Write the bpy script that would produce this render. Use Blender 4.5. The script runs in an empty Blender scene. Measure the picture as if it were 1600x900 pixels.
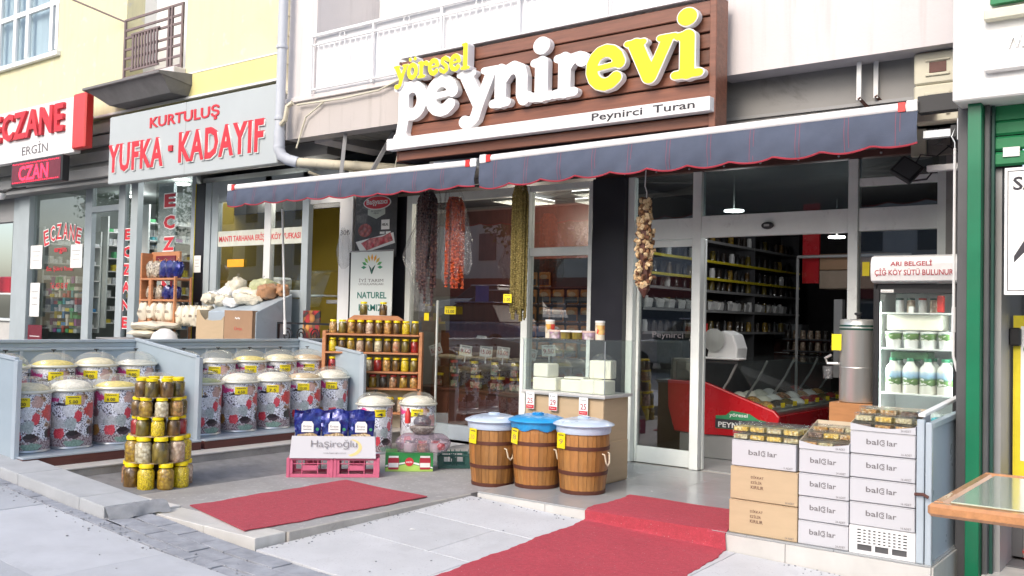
import bpy, bmesh, math, random
from mathutils import Vector, Matrix
R = math.radians
SC = bpy.context.scene
COL = SC.collection
random.seed(7)

# ------------------------------------------------------------------ camera
YAW, PITCH, ROLL = R(37.25), R(1.88), R(1.32)
fw = Vector((-math.sin(YAW)*math.cos(PITCH), math.cos(YAW)*math.cos(PITCH), math.sin(PITCH)))
r0 = Vector((math.cos(YAW), math.sin(YAW), 0)); u0 = r0.cross(fw)
rr = math.cos(ROLL)*r0 + math.sin(ROLL)*u0; uu = -math.sin(ROLL)*r0 + math.cos(ROLL)*u0
cd = bpy.data.cameras.new('camera'); cam = bpy.data.objects.new('camera', cd); COL.objects.link(cam)
cam.matrix_world = Matrix(((rr.x, uu.x, -fw.x, 0), (rr.y, uu.y, -fw.y, 0), (rr.z, uu.z, -fw.z, 1.40), (0, 0, 0, 1)))
cd.sensor_width = 36; cd.lens = 36*1480/1600; cd.clip_start = .05; cd.clip_end = 500
SC.camera = cam

# ------------------------------------------------------------------ light
SUN_EL, SUN_AZ = R(38), R(178)          # high, from the street side
w = bpy.data.worlds.new('World'); SC.world = w; w.use_nodes = True
nt = w.node_tree; bg = nt.nodes['Background']
sky = nt.nodes.new('ShaderNodeTexSky'); sky.sky_type = 'NISHITA'; sky.sun_disc = False
sky.sun_elevation = SUN_EL; sky.sun_rotation = SUN_AZ; sky.air_density = 1.0; sky.dust_density = 3.0; sky.ozone_density = .6
nt.links.new(sky.outputs[0], bg.inputs[0]); bg.inputs[1].default_value = .15
sl = bpy.data.lights.new('sun', 'SUN'); sl.energy = .72; sl.angle = R(20); sl.color = (1, .96, .9)
so = bpy.data.objects.new('sun', sl); COL.objects.link(so)
# Nishita: rotation measured clockwise from +Y
sd = Vector((math.sin(SUN_AZ)*math.cos(SUN_EL), math.cos(SUN_AZ)*math.cos(SUN_EL), math.sin(SUN_EL)))
so.rotation_euler = sd.to_track_quat('Z', 'Y').to_euler()
SC.view_settings.view_transform = 'Standard'; SC.view_settings.look = 'None'
SC.view_settings.exposure = .96; SC.view_settings.gamma = 1
SC.cycles.max_bounces = 10; SC.cycles.transparent_max_bounces = 24
SC.cycles.sample_clamp_indirect = 6; SC.cycles.caustics_reflective = False; SC.cycles.caustics_refractive = False

# ------------------------------------------------------------------ materials
def nmat(name):
    m = bpy.data.materials.new(name); m.use_nodes = True
    return m, m.node_tree, m.node_tree.nodes['Principled BSDF']
def rgba(c): return (c[0], c[1], c[2], 1)
def mapped(nt, scale=(1, 1, 1), kind='Object'):
    tc = nt.nodes.new('ShaderNodeTexCoord'); mp = nt.nodes.new('ShaderNodeMapping')
    mp.inputs['Scale'].default_value = scale; nt.links.new(tc.outputs[kind], mp.inputs[0]); return mp.outputs[0]
def noise(nt, vec, scale, detail=5, rough=.6, dist=0):
    n = nt.nodes.new('ShaderNodeTexNoise'); n.inputs['Scale'].default_value = scale; n.inputs['Detail'].default_value = detail
    n.inputs['Roughness'].default_value = rough; n.inputs['Distortion'].default_value = dist
    nt.links.new(vec, n.inputs['Vector']); return n.outputs['Fac']
def ramp(nt, fac, stops, interp='LINEAR'):
    r = nt.nodes.new('ShaderNodeValToRGB'); e = r.color_ramp; e.interpolation = interp
    while len(e.elements) < len(stops): e.elements.new(.5)
    for k, (p, c) in enumerate(stops): e.elements[k].position = p; e.elements[k].color = rgba(c)
    nt.links.new(fac, r.inputs[0]); return r.outputs[0]
def mixc(nt, fac, a, b, mode='MIX'):
    m = nt.nodes.new('ShaderNodeMix'); m.data_type = 'RGBA'; m.blend_type = mode
    for s, v in ((0, fac), (6, a), (7, b)):
        if isinstance(v, (int, float)): m.inputs[s].default_value = v
        elif isinstance(v, tuple): m.inputs[s].default_value = rgba(v)
        else: nt.links.new(v, m.inputs[s])
    return m.outputs[2]
def mth(nt, op, a, b=None):
    m = nt.nodes.new('ShaderNodeMath'); m.operation = op
    for s, v in ((0, a), (1, b)):
        if v is None: continue
        if isinstance(v, (int, float)): m.inputs[s].default_value = v
        else: nt.links.new(v, m.inputs[s])
    return m.outputs[0]
def bumpit(nt, b, h, strength, dist=.01):
    n = nt.nodes.new('ShaderNodeBump'); n.inputs['Strength'].default_value = strength; n.inputs['Distance'].default_value = dist
    nt.links.new(h, n.inputs['Height']); nt.links.new(n.outputs[0], b.inputs['Normal'])
def mat(name, c, rough=.5, metal=0, var=.12, scale=6, bump=0, bs=60, st=(1, 1, 1), coat=0, dirt=None, emit=0, kind='Object', fleck=None, streak=None):
    m, nt, b = nmat(name); b.inputs['Roughness'].default_value = rough; b.inputs['Metallic'].default_value = metal
    b.inputs['Coat Weight'].default_value = coat; b.inputs['Coat Roughness'].default_value = .08
    v = mapped(nt, st, kind)
    col = ramp(nt, noise(nt, v, scale, 6, .62), [(.3, tuple(x*(1-var) for x in c)), (.7, tuple(min(1, x*(1+var)) for x in c))])
    if fleck: col = mixc(nt, ramp(nt, noise(nt, v, fleck[1], 2), [(fleck[2], (0, 0, 0)), (fleck[2]+.06, (1, 1, 1))]), col, fleck[0])
    if dirt: col = mixc(nt, ramp(nt, noise(nt, v, dirt[1], 7, .7, .6), [(dirt[2], (0, 0, 0)), (min(1, dirt[2]+.25), (1, 1, 1))]), col, dirt[0])
    if streak: col = mixc(nt, ramp(nt, noise(nt, mapped(nt, (5, 5, .35), kind), 1.6, 5, .65), [(streak[1], (0, 0, 0)), (streak[1]+.22, (.8, .8, .8))]), col, streak[0])
    nt.links.new(col, b.inputs['Base Color'])
    rn = nt.nodes.new('ShaderNodeMapRange'); rn.inputs['To Min'].default_value = max(.02, rough-.1); rn.inputs['To Max'].default_value = min(1, rough+.12)
    nt.links.new(noise(nt, v, scale*2.3, 4), rn.inputs[0]); nt.links.new(rn.outputs[0], b.inputs['Roughness'])
    if bump: bumpit(nt, b, noise(nt, v, bs, 6, .65), bump)
    if emit: nt.links.new(col, b.inputs['Emission Color']); b.inputs['Emission Strength'].default_value = emit
    return m
def glassmat(name, tint=(.97, .985, .98), ior=1.7, rough=.0, haze=0, hcol=(.8, .85, .85), wav=0):
    m = bpy.data.materials.new(name); m.use_nodes = True; nt = m.node_tree; nt.nodes.clear()
    o = nt.nodes.new('ShaderNodeOutputMaterial'); t = nt.nodes.new('ShaderNodeBsdfTransparent'); t.inputs[0].default_value = rgba(tint)
    g = nt.nodes.new('ShaderNodeBsdfGlossy'); g.inputs['Roughness'].default_value = rough
    f = nt.nodes.new('ShaderNodeFresnel'); f.inputs[0].default_value = ior
    ge = nt.nodes.new('ShaderNodeNewGeometry')
    fac = mth(nt, 'MULTIPLY', f.outputs[0], mth(nt, 'SUBTRACT', 1, ge.outputs['Backfacing']))
    if wav:
        v = mapped(nt); bp = nt.nodes.new('ShaderNodeBump'); bp.inputs['Strength'].default_value = wav; bp.inputs['Distance'].default_value = .02
        nt.links.new(noise(nt, v, 9 if wav < .5 else 22, 3, .5, 1), bp.inputs['Height']); nt.links.new(bp.outputs[0], g.inputs['Normal']); nt.links.new(bp.outputs[0], f.inputs['Normal'])
    s = nt.nodes.new('ShaderNodeMixShader'); nt.links.new(fac, s.inputs[0]); nt.links.new(t.outputs[0], s.inputs[1]); nt.links.new(g.outputs[0], s.inputs[2])
    out = s.outputs[0]
    if haze:
        d = nt.nodes.new('ShaderNodeBsdfDiffuse'); d.inputs[0].default_value = rgba(hcol)
        s2 = nt.nodes.new('ShaderNodeMixShader'); s2.inputs[0].default_value = haze
        nt.links.new(out, s2.inputs[1]); nt.links.new(d.outputs[0], s2.inputs[2]); out = s2.outputs[0]
    nt.links.new(out, o.inputs[0]); return m
def chunky(name, c1, c2, scale=60, rough=.35, coat=.6, c3=None, st=(1, 1, 1)):
    m, nt, b = nmat(name); b.inputs['Roughness'].default_value = rough; b.inputs['Coat Weight'].default_value = coat
    v = mapped(nt, st)
    oi = nt.nodes.new('ShaderNodeObjectInfo'); ad = nt.nodes.new('ShaderNodeVectorMath'); ad.operation = 'ADD'
    mu = nt.nodes.new('ShaderNodeVectorMath'); mu.operation = 'MULTIPLY'; mu.inputs[1].default_value = (5, 9, 3)
    nt.links.new(oi.outputs['Random'], mu.inputs[0]); nt.links.new(v, ad.inputs[0]); nt.links.new(mu.outputs[0], ad.inputs[1])
    vo = nt.nodes.new('ShaderNodeTexVoronoi'); vo.inputs['Scale'].default_value = scale; nt.links.new(ad.outputs[0], vo.inputs['Vector'])
    sep = nt.nodes.new('ShaderNodeSeparateColor'); nt.links.new(vo.outputs['Color'], sep.inputs[0])
    col = ramp(nt, sep.outputs[0], [(0, c1), (.55, c2), (1, c3 or c2)])
    edge = ramp(nt, vo.outputs['Distance'], [(.25, (1, 1, 1)), (.75, (.55, .5, .45))])
    nt.links.new(mixc(nt, 1.0, col, edge, 'MULTIPLY'), b.inputs['Base Color'])
    bumpit(nt, b, mth(nt, 'SUBTRACT', 1, vo.outputs['Distance']), .6, .01)
    return m
M = {}
M['alu'] = mat('aluminium_frame', (.78, .825, .80), .42, 0, .06, 4, .04, 90, dirt=((.36, .36, .35), 2.2, .58))
M['alu_w'] = mat('white_frame', (.72, .73, .72), .4, .1, .05, 4, dirt=((.5, .5, .47), 2.5, .6))
M['pvc'] = mat('white_pvc', (.82, .84, .86), .4, 0, .04, 3)
M['panel'] = mat('grey_blue_panel', (.39, .47, .53), .36, .15, .06, 2.2, .04, 30, dirt=((.30, .34, .37), 3, .6))
M['panel_rail'] = mat('grey_blue_rail', (.47, .54, .60), .35, .25, .07, 5, dirt=((.33, .36, .38), 6, .6))
M['glass'] = glassmat('window_glass', (.84, .86, .85), 2.9)
M['glass_dim'] = glassmat('window_glass_smoked', (.72, .75, .74), 2.2)
M['glass_frost'] = glassmat('transom_glass_hazy', (.6, .66, .66), 1.7, .12, .22, (.2, .24, .25))
M['case_glass'] = glassmat('display_glass', (.95, .98, .97), 1.55, 0, .02)
M['jar_glass'] = glassmat('jar_glass', (.98, .98, .97), 1.3, .02)
M['dome'] = glassmat('clear_plastic_dome', (.96, .96, .94), 1.6, .12, .13, (.78, .77, .70), .15)
M['bag_plastic'] = glassmat('crinkled_clear_plastic', (.95, .95, .95), 1.6, .08, .035, (.7, .7, .72), 1)
M['yellow_wall'] = mat('yellow_render', (.69, .655, .43), .9, 0, .05, .6, .25, 30, dirt=((.50, .48, .37), 1.1, .545), fleck=((.62, .60, .5), 5, .62), streak=((.52, .50, .37), .52))
M['yellow_low'] = mat('deeper_yellow_render', (.70, .64, .29), .9, 0, .05, 1, .2, 30, dirt=((.55, .5, .33), 1.6, .62))
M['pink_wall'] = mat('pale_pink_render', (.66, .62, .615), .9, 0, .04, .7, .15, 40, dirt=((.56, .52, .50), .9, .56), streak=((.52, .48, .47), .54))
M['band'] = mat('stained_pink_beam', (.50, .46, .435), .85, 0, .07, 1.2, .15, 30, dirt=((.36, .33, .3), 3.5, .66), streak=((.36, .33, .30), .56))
M['white_wall'] = mat('white_paint', (.80, .80, .785), .7, 0, .03, 1, .03, 20, dirt=((.60, .595, .57), 1.6, .6), streak=((.60, .59, .56), .58))
M['grey_wall'] = mat('grey_render', (.27, .265, .255), .75, 0, .08, 1.1, .1, 40, dirt=((.13, .125, .12), 2.5, .55))
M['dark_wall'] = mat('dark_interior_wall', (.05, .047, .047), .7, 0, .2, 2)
M['black_panel'] = mat('black_navy_pillar', (.015, .015, .022), .35, 0, .2, 3)
M['soffit'] = mat('corrugated_soffit', (.24, .235, .22), .8, 0, .15, 2, .2, 30, dirt=((.12, .115, .11), 2.5, .55))
M['rust_brown'] = mat('dark_brown_metal', (.11, .045, .035), .5, .2, .2, 6)
M['sign_wood'] = mat('brown_sign_plank', (.20, .085, .055), .42, 0, .25, 3, .12, 40, (.6, 6, 9), coat=.15, dirt=((.12, .05, .035), 3, .62))
M['sign_gap'] = mat('sign_dark_backing', (.05, .022, .016), .6)
M['w_letter'] = mat('white_foam_letter', (.86, .86, .86), .45, 0, .02, 3)
M['y_letter'] = mat('yellow_letter', (.90, .76, .01), .4, 0, .02, 3)
M['black_ink'] = mat('black_ink', (.035, .032, .04), .6, 0, .1, 5)
M['grey_ink'] = mat('grey_ink', (.16, .15, .16), .6, 0, .1, 5)
M['red_ink'] = mat('red_ink', (.60, .03, .045), .5, 0, .1, 5)
M['dred_ink'] = mat('dark_red_ink', (.38, .02, .04), .5, 0, .1, 5)
M['white_ink'] = mat('white_ink', (.85, .85, .83), .5, 0, .03, 5)
M['green_ink'] = mat('green_ink', (.04, .28, .12), .5, 0, .1, 5)
M['red_plastic'] = mat('red_sign_plastic', (.62, .035, .03), .35, 0, .06, 3, coat=.3)
M['grey_sign'] = mat('pale_grey_sign', (.45, .49, .50), .45, 0, .03, 1.5, dirt=((.48, .52, .52), 2, .65))
M['awning'] = mat('slate_blue_canvas', (.075, .092, .138), .85, 0, .1, 5, .2, 160, dirt=((.11, .13, .19), 2, .6))
M['awning_red'] = mat('red_awning_piping', (.36, .03, .05), .7)
M['awning_seam'] = mat('faded_red_seam', (.26, .07, .11), .8)
M['tube_white'] = mat('white_awning_rail', (.82, .82, .82), .35, .1, .03, 5, dirt=((.5, .5, .5), 9, .68))
M['terrace'] = mat('worn_concrete_floor', (.33, .325, .325), .6, 0, .14, 2.4, .08, 50, dirt=((.27, .26, .25), 1.3, .5), fleck=((.46, .45, .44), 25, .6))
M['step_stone'] = mat('rough_marble_riser', (.40, .38, .35), .75, 0, .2, 4, .3, 35, dirt=((.24, .23, .21), 6, .55))
M['marble'] = mat('pale_marble', (.56, .55, .525), .35, 0, .1, 3, .02, 30, (1, 3, 1), dirt=((.48, .46, .43), 3, .62))
M['coping'] = mat('pale_stone_coping', (.60, .585, .56), .6, 0, .1, 4, .1, 50, dirt=((.42, .4, .38), 4, .6))
M['grout'] = mat('dark_grout', (.20, .20, .205), .9, 0, .2, 8, .2, 50)
TILE = [mat('grey_pavement_tile', (.435+d, .455+d, .49+d), .62, 0, .09, 2.6, .10, 70, dirt=((.33, .345, .37), 1.2, .53), fleck=((.50, .51, .54), 60, .66)) for d in (0, .04, -.05)]
SLABM = [mat('light_granite_slab', (.55+d, .56+d, .58+d), .5, 0, .08, 3, .07, 70, dirt=((.40, .405, .415), 1.3, .53), fleck=((.45, .45, .47), 70, .62)) for d in (0, .025, -.03)]
M['paver'] = mat('grey_concrete_paver', (.30, .315, .35), .85, 0, .24, 7, .35, 70, dirt=((.2, .2, .22), 4, .6))
M['kerb'] = mat('grey_kerb_stone', (.40, .415, .43), .8, 0, .1, 4, .25, 60, dirt=((.28, .285, .3), 3, .6))
M['mortar'] = mat('rough_mortar', (.26, .27, .285), .95, 0, .14, 12, .25, 90)
M['shop_tile'] = mat('grey_porcelain_tile', (.35, .365, .37), .22, 0, .05, 2, dirt=((.43, .43, .42), 1.5, .62))
M['base_wood'] = mat('dark_red_wood_base', (.10, .03, .025), .4, 0, .3, 3, .1, 40, (4, .6, 8))
M['int_wood'] = mat('dark_maroon_cabinet', (.13, .045, .035), .35, 0, .25, 3, .05, 40, (5, 5, .6))
M['rack_wood'] = mat('orange_pine', (.50, .22, .10), .5, 0, .14, 4, .06, 50, (1, 1, 6))
M['block_wood'] = mat('brown_crate_board', (.42, .19, .07), .6, 0, .15, 4, .1, 40, (1, 6, 6))
M['steel'] = mat('brushed_steel', (.68, .68, .65), .32, .7, .06, 3, .03, 60, (8, 8, .4))
M['galv'] = mat('galvanised_rim', (.55, .58, .60), .35, .7, .1, 5)
M['black'] = mat('black_plastic', (.02, .02, .022), .35, 0, .2, 5)
M['white_pl'] = mat('white_plastic', (.80, .80, .79), .35, 0, .03, 5)
M['tag'] = mat('yellow_price_card', (.86, .70, .01), .55, 0, .05, 20)
M['paper'] = mat('white_card', (.80, .80, .78), .6, 0, .04, 10)
M['kraft'] = mat('brown_cardboard', (.50, .375, .235), .8, 0, .05, 4, .06, 60, (1, 1, 5))
M['kraft_dk'] = mat('brown_cardboard_dark', (.36, .22, .13), .8, 0, .07, 4, .06, 60)
M['kraft_in'] = mat('cardboard_inside', (.58, .49, .36), .85, 0, .06, 5)
M['carton'] = mat('white_carton', (.52, .525, .555), .5, 0, .02, 2, .03, 30, dirt=((.66, .66, .68), 3, .7))
M['crate_pink'] = mat('pink_crate_plastic', (.58, .13, .22), .45, 0, .08, 8)
M['crate_green'] = mat('dark_green_crate_plastic', (.03, .10, .085), .45, 0, .1, 8)
M['crate_white'] = mat('white_crate_plastic', (.78, .78, .78), .5, 0, .04, 8)
M['oak'] = mat('oak_stave', (.37, .18, .052), .5, 0, .32, 3, .12, 60, (7, 7, 1.2), coat=.25, dirt=((.10, .05, .02), 8, .60))
def tone(m):
    nt = m.node_tree; b = nt.nodes['Principled BSDF']; l = b.inputs['Base Color'].links[0]; src = l.from_socket
    oi = nt.nodes.new('ShaderNodeObjectInfo'); c = ramp(nt, oi.outputs['Random'], [(0, (.55, .5, .42)), (.5, (1, .96, .9)), (1, (1.0, .80, .62))])
    nt.links.new(mixc(nt, 1.0, src, c, 'MULTIPLY'), b.inputs['Base Color'])
tone(M['oak']); tone(M['sign_wood'])
M['hoop'] = mat('brown_painted_hoop', (.105, .035, .022), .5, .2, .15, 9)
M['rope'] = mat('cream_rope', (.72, .62, .46), .8, 0, .1, 30, .4, 120)
M['lid_clear'] = mat('milky_blue_lid', (.52, .62, .76), .28, 0, .05, 4, coat=.5)
M['lid_blue'] = mat('bright_blue_lid', (.02, .30, .66), .35, 0, .12, 12, .35, 18, coat=.4)
M['lid_y'] = mat('yellow_jar_lid', (.85, .66, .0), .38, 0, .06, 12)
M['lid_w'] = mat('white_jar_lid', (.78, .77, .74), .4, 0, .05, 12)
M['lid_r'] = mat('red_jar_lid', (.5, .05, .04), .4, 0, .05, 12)
M['green_paint'] = mat('green_painted_steel', (.0, .15, .065), .38, 0, .12, 3, .05, 50, coat=.2)
M['green_slat'] = mat('green_shutter_paint', (.015, .20, .075), .5, 0, .15, 4, .12, 60, dirt=((.25, .42, .28), 22, .68))
M['dgreen'] = mat('dark_green_rail', (.01, .06, .045), .5)
M['dgrey'] = mat('dark_grey_paint', (.09, .09, .095), .5, 0, .15, 3)
M['mid_grey'] = mat('grey_lacquer', (.30, .30, .30), .5, 0, .1, 2)
M['yel_paint'] = mat('yellow_poster', (.75, .62, .03), .45)
M['table_wood'] = mat('varnished_table_edge', (.50, .235, .10), .3, 0, .2, 3, .05, 40, (8, 1, 8), coat=.5)
M['table_top'] = mat('pale_green_table_glass', (.47, .54, .43), .12, 0, .06, 3, coat=.8)
M['pipe_grey'] = mat('grey_blue_drainpipe', (.50, .53, .58), .5, 0, .04, 3, dirt=((.38, .39, .42), 4, .62))
M['pipe_old'] = mat('beige_old_pipe', (.60, .55, .42), .7, 0, .12, 4, .1, 40, dirt=((.30, .25, .17), 6, .58))
M['cream_box'] = mat('cream_enamel', (.62, .59, .46), .5, 0, .06, 5, dirt=((.36, .31, .22), 9, .62))
M['rail_br'] = mat('brown_balcony_rail', (.20, .15, .15), .6, 0, .15, 8)
M['slab_dk'] = mat('grey_balcony_slab', (.19, .185, .19), .85, 0, .15, 4, .2, 40)
M['red_counter'] = mat('red_counter_enamel', (.50, .012, .02), .25, 0, .04, 2, coat=.4)
M['lamp'] = mat('lamp_white', (1, .98, .94), .4, 0, 0, 3, emit=9)
M['lamp_soft'] = mat('lamp_grid_white', (1, 1, .97), .4, 0, 0, 3, emit=2.2)
M['led_red'] = mat('led_red', (1, .02, .06), .4, 0, 0, 3, emit=1.6)
M['led_back'] = mat('led_panel', (.16, .015, .03), .4)
M['cheese'] = mat('white_cheese', (.84, .80, .68), .5, 0, .05, 9, .2, 40)
M['yel_in'] = mat('mustard_interior_wall', (.40, .29, .04), .7, 0, .08, 1)
M['bluebag'] = mat('royal_blue_foil', (.008, .018, .20), .2, .3, .6, 6, .9, 14, coat=.6, dirt=((.12, .25, .55), 10, .56))
M['pasta'] = chunky('dry_pasta', (.60, .42, .20), (.74, .60, .38), 70)
M['flourbag'] = mat('cream_dough_bag', (.72, .66, .53), .6, 0, .1, 8, .5, 25, coat=.15)
M['leaf'] = mat('tree_leaf', (.07, .12, .03), .6, 0, .4, 1)
M['bark'] = mat('bark', (.12, .09, .06), .9, 0, .2, 8, .5)
M['facade_b'] = mat('opposite_building_render', (.62, .57, .50), .9, 0, .1, .5)
M['facade_r'] = mat('opposite_red_fascia', (.24, .05, .04), .8)
M['tyre'] = mat('tyre_rubber', (.02, .02, .02), .8)
M['asphalt'] = mat('asphalt', (.11, .11, .115), .9, 0, .15, 4, .2, 80)
C = {'olive': chunky('green_pickles', (.16, .13, .018), (.27, .20, .03), 26, c3=(.07, .055, .012), st=(1, 1, .45)),
     'brown': chunky('brown_pickles', (.14, .075, .018), (.22, .125, .03), 30, c3=(.06, .03, .01), st=(1, 1, .5)),
     'corn': chunky('yellow_corn', (.80, .58, .0), (.86, .68, .02), 85), 'white': chunky('white_cauliflower', (.68, .63, .44), (.80, .75, .56), 40, c3=(.52, .46, .28)),
     'red': chunky('red_paste', (.34, .015, .012), (.40, .02, .02), 20), 'carrot': chunky('mixed_carrot', (.55, .26, .06), (.66, .40, .13), 45, c3=(.25, .17, .04)),
     'garlic': chunky('pink_garlic', (.62, .46, .34), (.72, .58, .44), 34, c3=(.42, .25, .17)), 'tan': chunky('golden_pickles', (.40, .25, .03), (.50, .33, .04), 36, c3=(.22, .13, .02)),
     'salmon': chunky('salmon_pickles', (.55, .20, .10), (.60, .36, .20), 36, c3=(.18, .11, .04)), 'dark': chunky('black_olives', (.02, .015, .015), (.06, .045, .03), 60)}

# ------------------------------------------------------------------ mesh helpers
class MB:
    def __init__(s): s.v = []; s.f = []
    def add(s, vs, fs, mtx=None):
        o = len(s.v); s.v += [tuple(mtx @ Vector(p)) if mtx else tuple(p) for p in vs]; s.f += [tuple(o+i for i in f) for f in fs]; return s
    def box(s, x0, x1, y0, y1, z0, z1, mtx=None):
        return s.add([(x0, y0, z0), (x1, y0, z0), (x1, y1, z0), (x0, y1, z0), (x0, y0, z1), (x1, y0, z1), (x1, y1, z1), (x0, y1, z1)],
                     [(0, 3, 2, 1), (4, 5, 6, 7), (0, 1, 5, 4), (1, 2, 6, 5), (2, 3, 7, 6), (3, 0, 4, 7)], mtx)
    def hexa(s, b, t): return s.add(list(b)+list(t), [(0, 3, 2, 1), (4, 5, 6, 7), (0, 1, 5, 4), (1, 2, 6, 5), (2, 3, 7, 6), (3, 0, 4, 7)])
    def lathe(s, prof, n=20, c=(0, 0, 0), caps=True, mtx=None):
        vs = []; fs = []; k = len(prof)
        for i in range(n):
            a = 2*math.pi*i/n
            for r, z in prof: vs.append((c[0]+r*math.cos(a), c[1]+r*math.sin(a), c[2]+z))
        for i in range(n):
            j = (i+1) % n
            for q in range(k-1): fs.append((i*k+q, j*k+q, j*k+q+1, i*k+q+1))
        if caps:
            if prof[0][0] > 1e-4: fs.append(tuple(i*k for i in range(n))[::-1])
            if prof[-1][0] > 1e-4: fs.append(tuple(i*k+k-1 for i in range(n)))
        return s.add(vs, fs, mtx)
    def tube(s, pts, r, n=8, mtx=None):
        pts = [Vector(p) for p in pts]; vs = []; fs = []; k = len(pts); prev = None
        for i, p in enumerate(pts):
            d = (pts[min(i+1, k-1)]-pts[max(i-1, 0)]).normalized()
            a = prev if prev else (Vector((0, 0, 1)) if abs(d.z) < .9 else Vector((1, 0, 0)))
            x = (a-d*a.dot(d)).normalized(); y = d.cross(x); prev = x
            rad = r[i] if isinstance(r, (list, tuple)) else r
            for j in range(n):
                t = 2*math.pi*j/n; vs.append(p+x*rad*math.cos(t)+y*rad*math.sin(t))
        for i in range(k-1):
            for j in range(n):
                jj = (j+1) % n; fs.append((i*n+j, i*n+jj, (i+1)*n+jj, (i+1)*n+j))
        fs.append(tuple(range(n))[::-1]); fs.append(tuple((k-1)*n+j for j in range(n)))
        return s.add(vs, fs, mtx)
    def prism(s, poly, y0, y1, mtx=None):     # polygon in XZ, thickness along Y
        n = len(poly); vs = [(x, y0, z) for x, z in poly]+[(x, y1, z) for x, z in poly]
        return s.add(vs, [tuple(range(n)), tuple(range(n, 2*n))[::-1]]+[(i, i+n, (i+1) % n+n, (i+1) % n) for i in range(n)], mtx)
    def mesh(s, name, m, smooth=False, bevel=0, seg=1):
        me = bpy.data.meshes.new(name); bm = bmesh.new()
        vs = [bm.verts.new(p) for p in s.v]
        for f in s.f:
            try: bm.faces.new([vs[i] for i in f])
            except ValueError: pass
        bmesh.ops.recalc_face_normals(bm, faces=bm.faces)
        if bevel: bmesh.ops.bevel(bm, geom=[e for e in bm.edges if len(e.link_faces) == 2 and e.calc_face_angle(0) > .6], offset=bevel, segments=seg, affect='EDGES', profile=.6)
        if smooth:
            for f in bm.faces: f.smooth = True
            for e in bm.edges:
                if len(e.link_faces) == 2 and e.calc_face_angle(0) > .75: e.smooth = False
        bm.to_mesh(me); bm.free(); me.materials.append(m); return me
    def build(s, name, m, parent=None, smooth=False, bevel=0, seg=1, kind=None, loc=None, rz=0):
        return link(name, s.mesh(name, m, smooth, bevel, seg), parent, loc, rz, kind)
def link(name, me, parent=None, loc=None, rz=0, kind=None):
    o = bpy.data.objects.new(name, me); COL.objects.link(o)
    if loc: o.location = loc
    if rz: o.rotation_euler.z = rz
    if parent: o.parent = parent
    if kind: o['kind'] = kind
    return o
def tag(o, label, cat, group=None):
    o['label'] = label; o['category'] = cat
    if group: o['group'] = group
    return o
def thing(name, label, cat, loc=(0, 0, 0), rz=0, group=None):
    o = bpy.data.objects.new(name, None); o.empty_display_size = .1; COL.objects.link(o); o.location = loc; o.rotation_euler.z = rz
    return tag(o, label, cat, group)
def copy_tree(o, parent=None):
    c = o.copy(); COL.objects.link(c)
    if parent: c.parent = parent
    for ch in list(o.children): copy_tree(ch, c)
    return c
def dup(o, label, loc, rz=0, group=None):
    c = copy_tree(o); c['label'] = label; c.location = loc; c.rotation_euler.z = rz
    if group: c['group'] = group
    return c
def bx(name, m, x0, x1, y0, y1, z0, z1, parent=None, bevel=.003, kind=None):
    return MB().box(x0, x1, y0, y1, z0, z1).build(name, m, parent, bevel=bevel, kind=kind)
_t = {}
def tmesh(s, wd, h, m, depth=.001, bold=0, sp=1.0):
    key = (s, wd, h, m.name, depth, bold, sp)
    if key in _t: return _t[key]
    cu = bpy.data.curves.new('t', 'FONT'); cu.body = s; cu.size = 1; cu.extrude = .5; cu.offset = bold; cu.resolution_u = 2; cu.align_x = 'CENTER'; cu.space_character = sp; cu.space_line = .95
    ob = bpy.data.objects.new('t', cu); COL.objects.link(ob); bpy.context.view_layer.update()
    me = bpy.data.meshes.new_from_object(ob.evaluated_get(bpy.context.evaluated_depsgraph_get()))
    bpy.data.objects.remove(ob); bpy.data.curves.remove(cu)
    xs = [v.co.x for v in me.vertices]; ys = [v.co.y for v in me.vertices]
    x0, x1, y0, y1 = min(xs), max(xs), min(ys), max(ys)
    k = h/(y1-y0); kx = wd/(x1-x0) if wd else k
    if h is None: k = kx
    for v in me.vertices: v.co = ((v.co.x-(x0+x1)/2)*kx, -(v.co.z+.5)*depth, (v.co.y-(y0+y1)/2)*k)
    me.materials.clear(); me.materials.append(m); me.name = 'lettering'; _t[key] = me
    return me
def text(s, wd, h, m, parent, loc, depth=.001, bold=0, rz=0, sp=1.0, name='lettering', ry=0, rx=0):
    o = link(name, tmesh(s, wd, h, m, depth, bold, sp), parent, loc); o.rotation_euler = (rx, ry, rz); return o

# ------------------------------------------------------------------ ground
def G(X, Y):
    Xc = max(X, -10.0); k = .065 if Xc < -4.95 else .034
    return -.097 - k*(Xc+4.95) + (.026*(min(max(Y, 3.85), 6.6)-3.85) if X > -4.95 else 0)
m_ = MB(); XS = [-60, -10, -8, -6.1, -4.95, -4.949, -3, -1.4, 4, 40]; YS = [-60, 0, 3.85, 6.6, 9, 60]
for x in XS:
    for y in YS: m_.v.append((x, y, G(x, y)-.05 - (.12 if y > 8 else 0)))
for i in range(len(XS)-1):
    for j in range(len(YS)-1): a = i*len(YS)+j; m_.f.append((a, a+len(YS), a+len(YS)+1, a+1))
pave = m_.build('pavement', M['grout'], kind='structure')
def sheet(name, m, x0, x1, y0, y1, th=.03, parent=None, g=.003, lift=0):
    x0 += g; x1 -= g; y0 += g; y1 -= g; c = [(x0, y0), (x1, y0), (x1, y1), (x0, y1)]
    return MB().hexa([(x, y, G(x, y)-th) for x, y in c], [(x, y, G(x, y)+lift) for x, y in c]).build(name, m, parent, bevel=.002)
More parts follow.
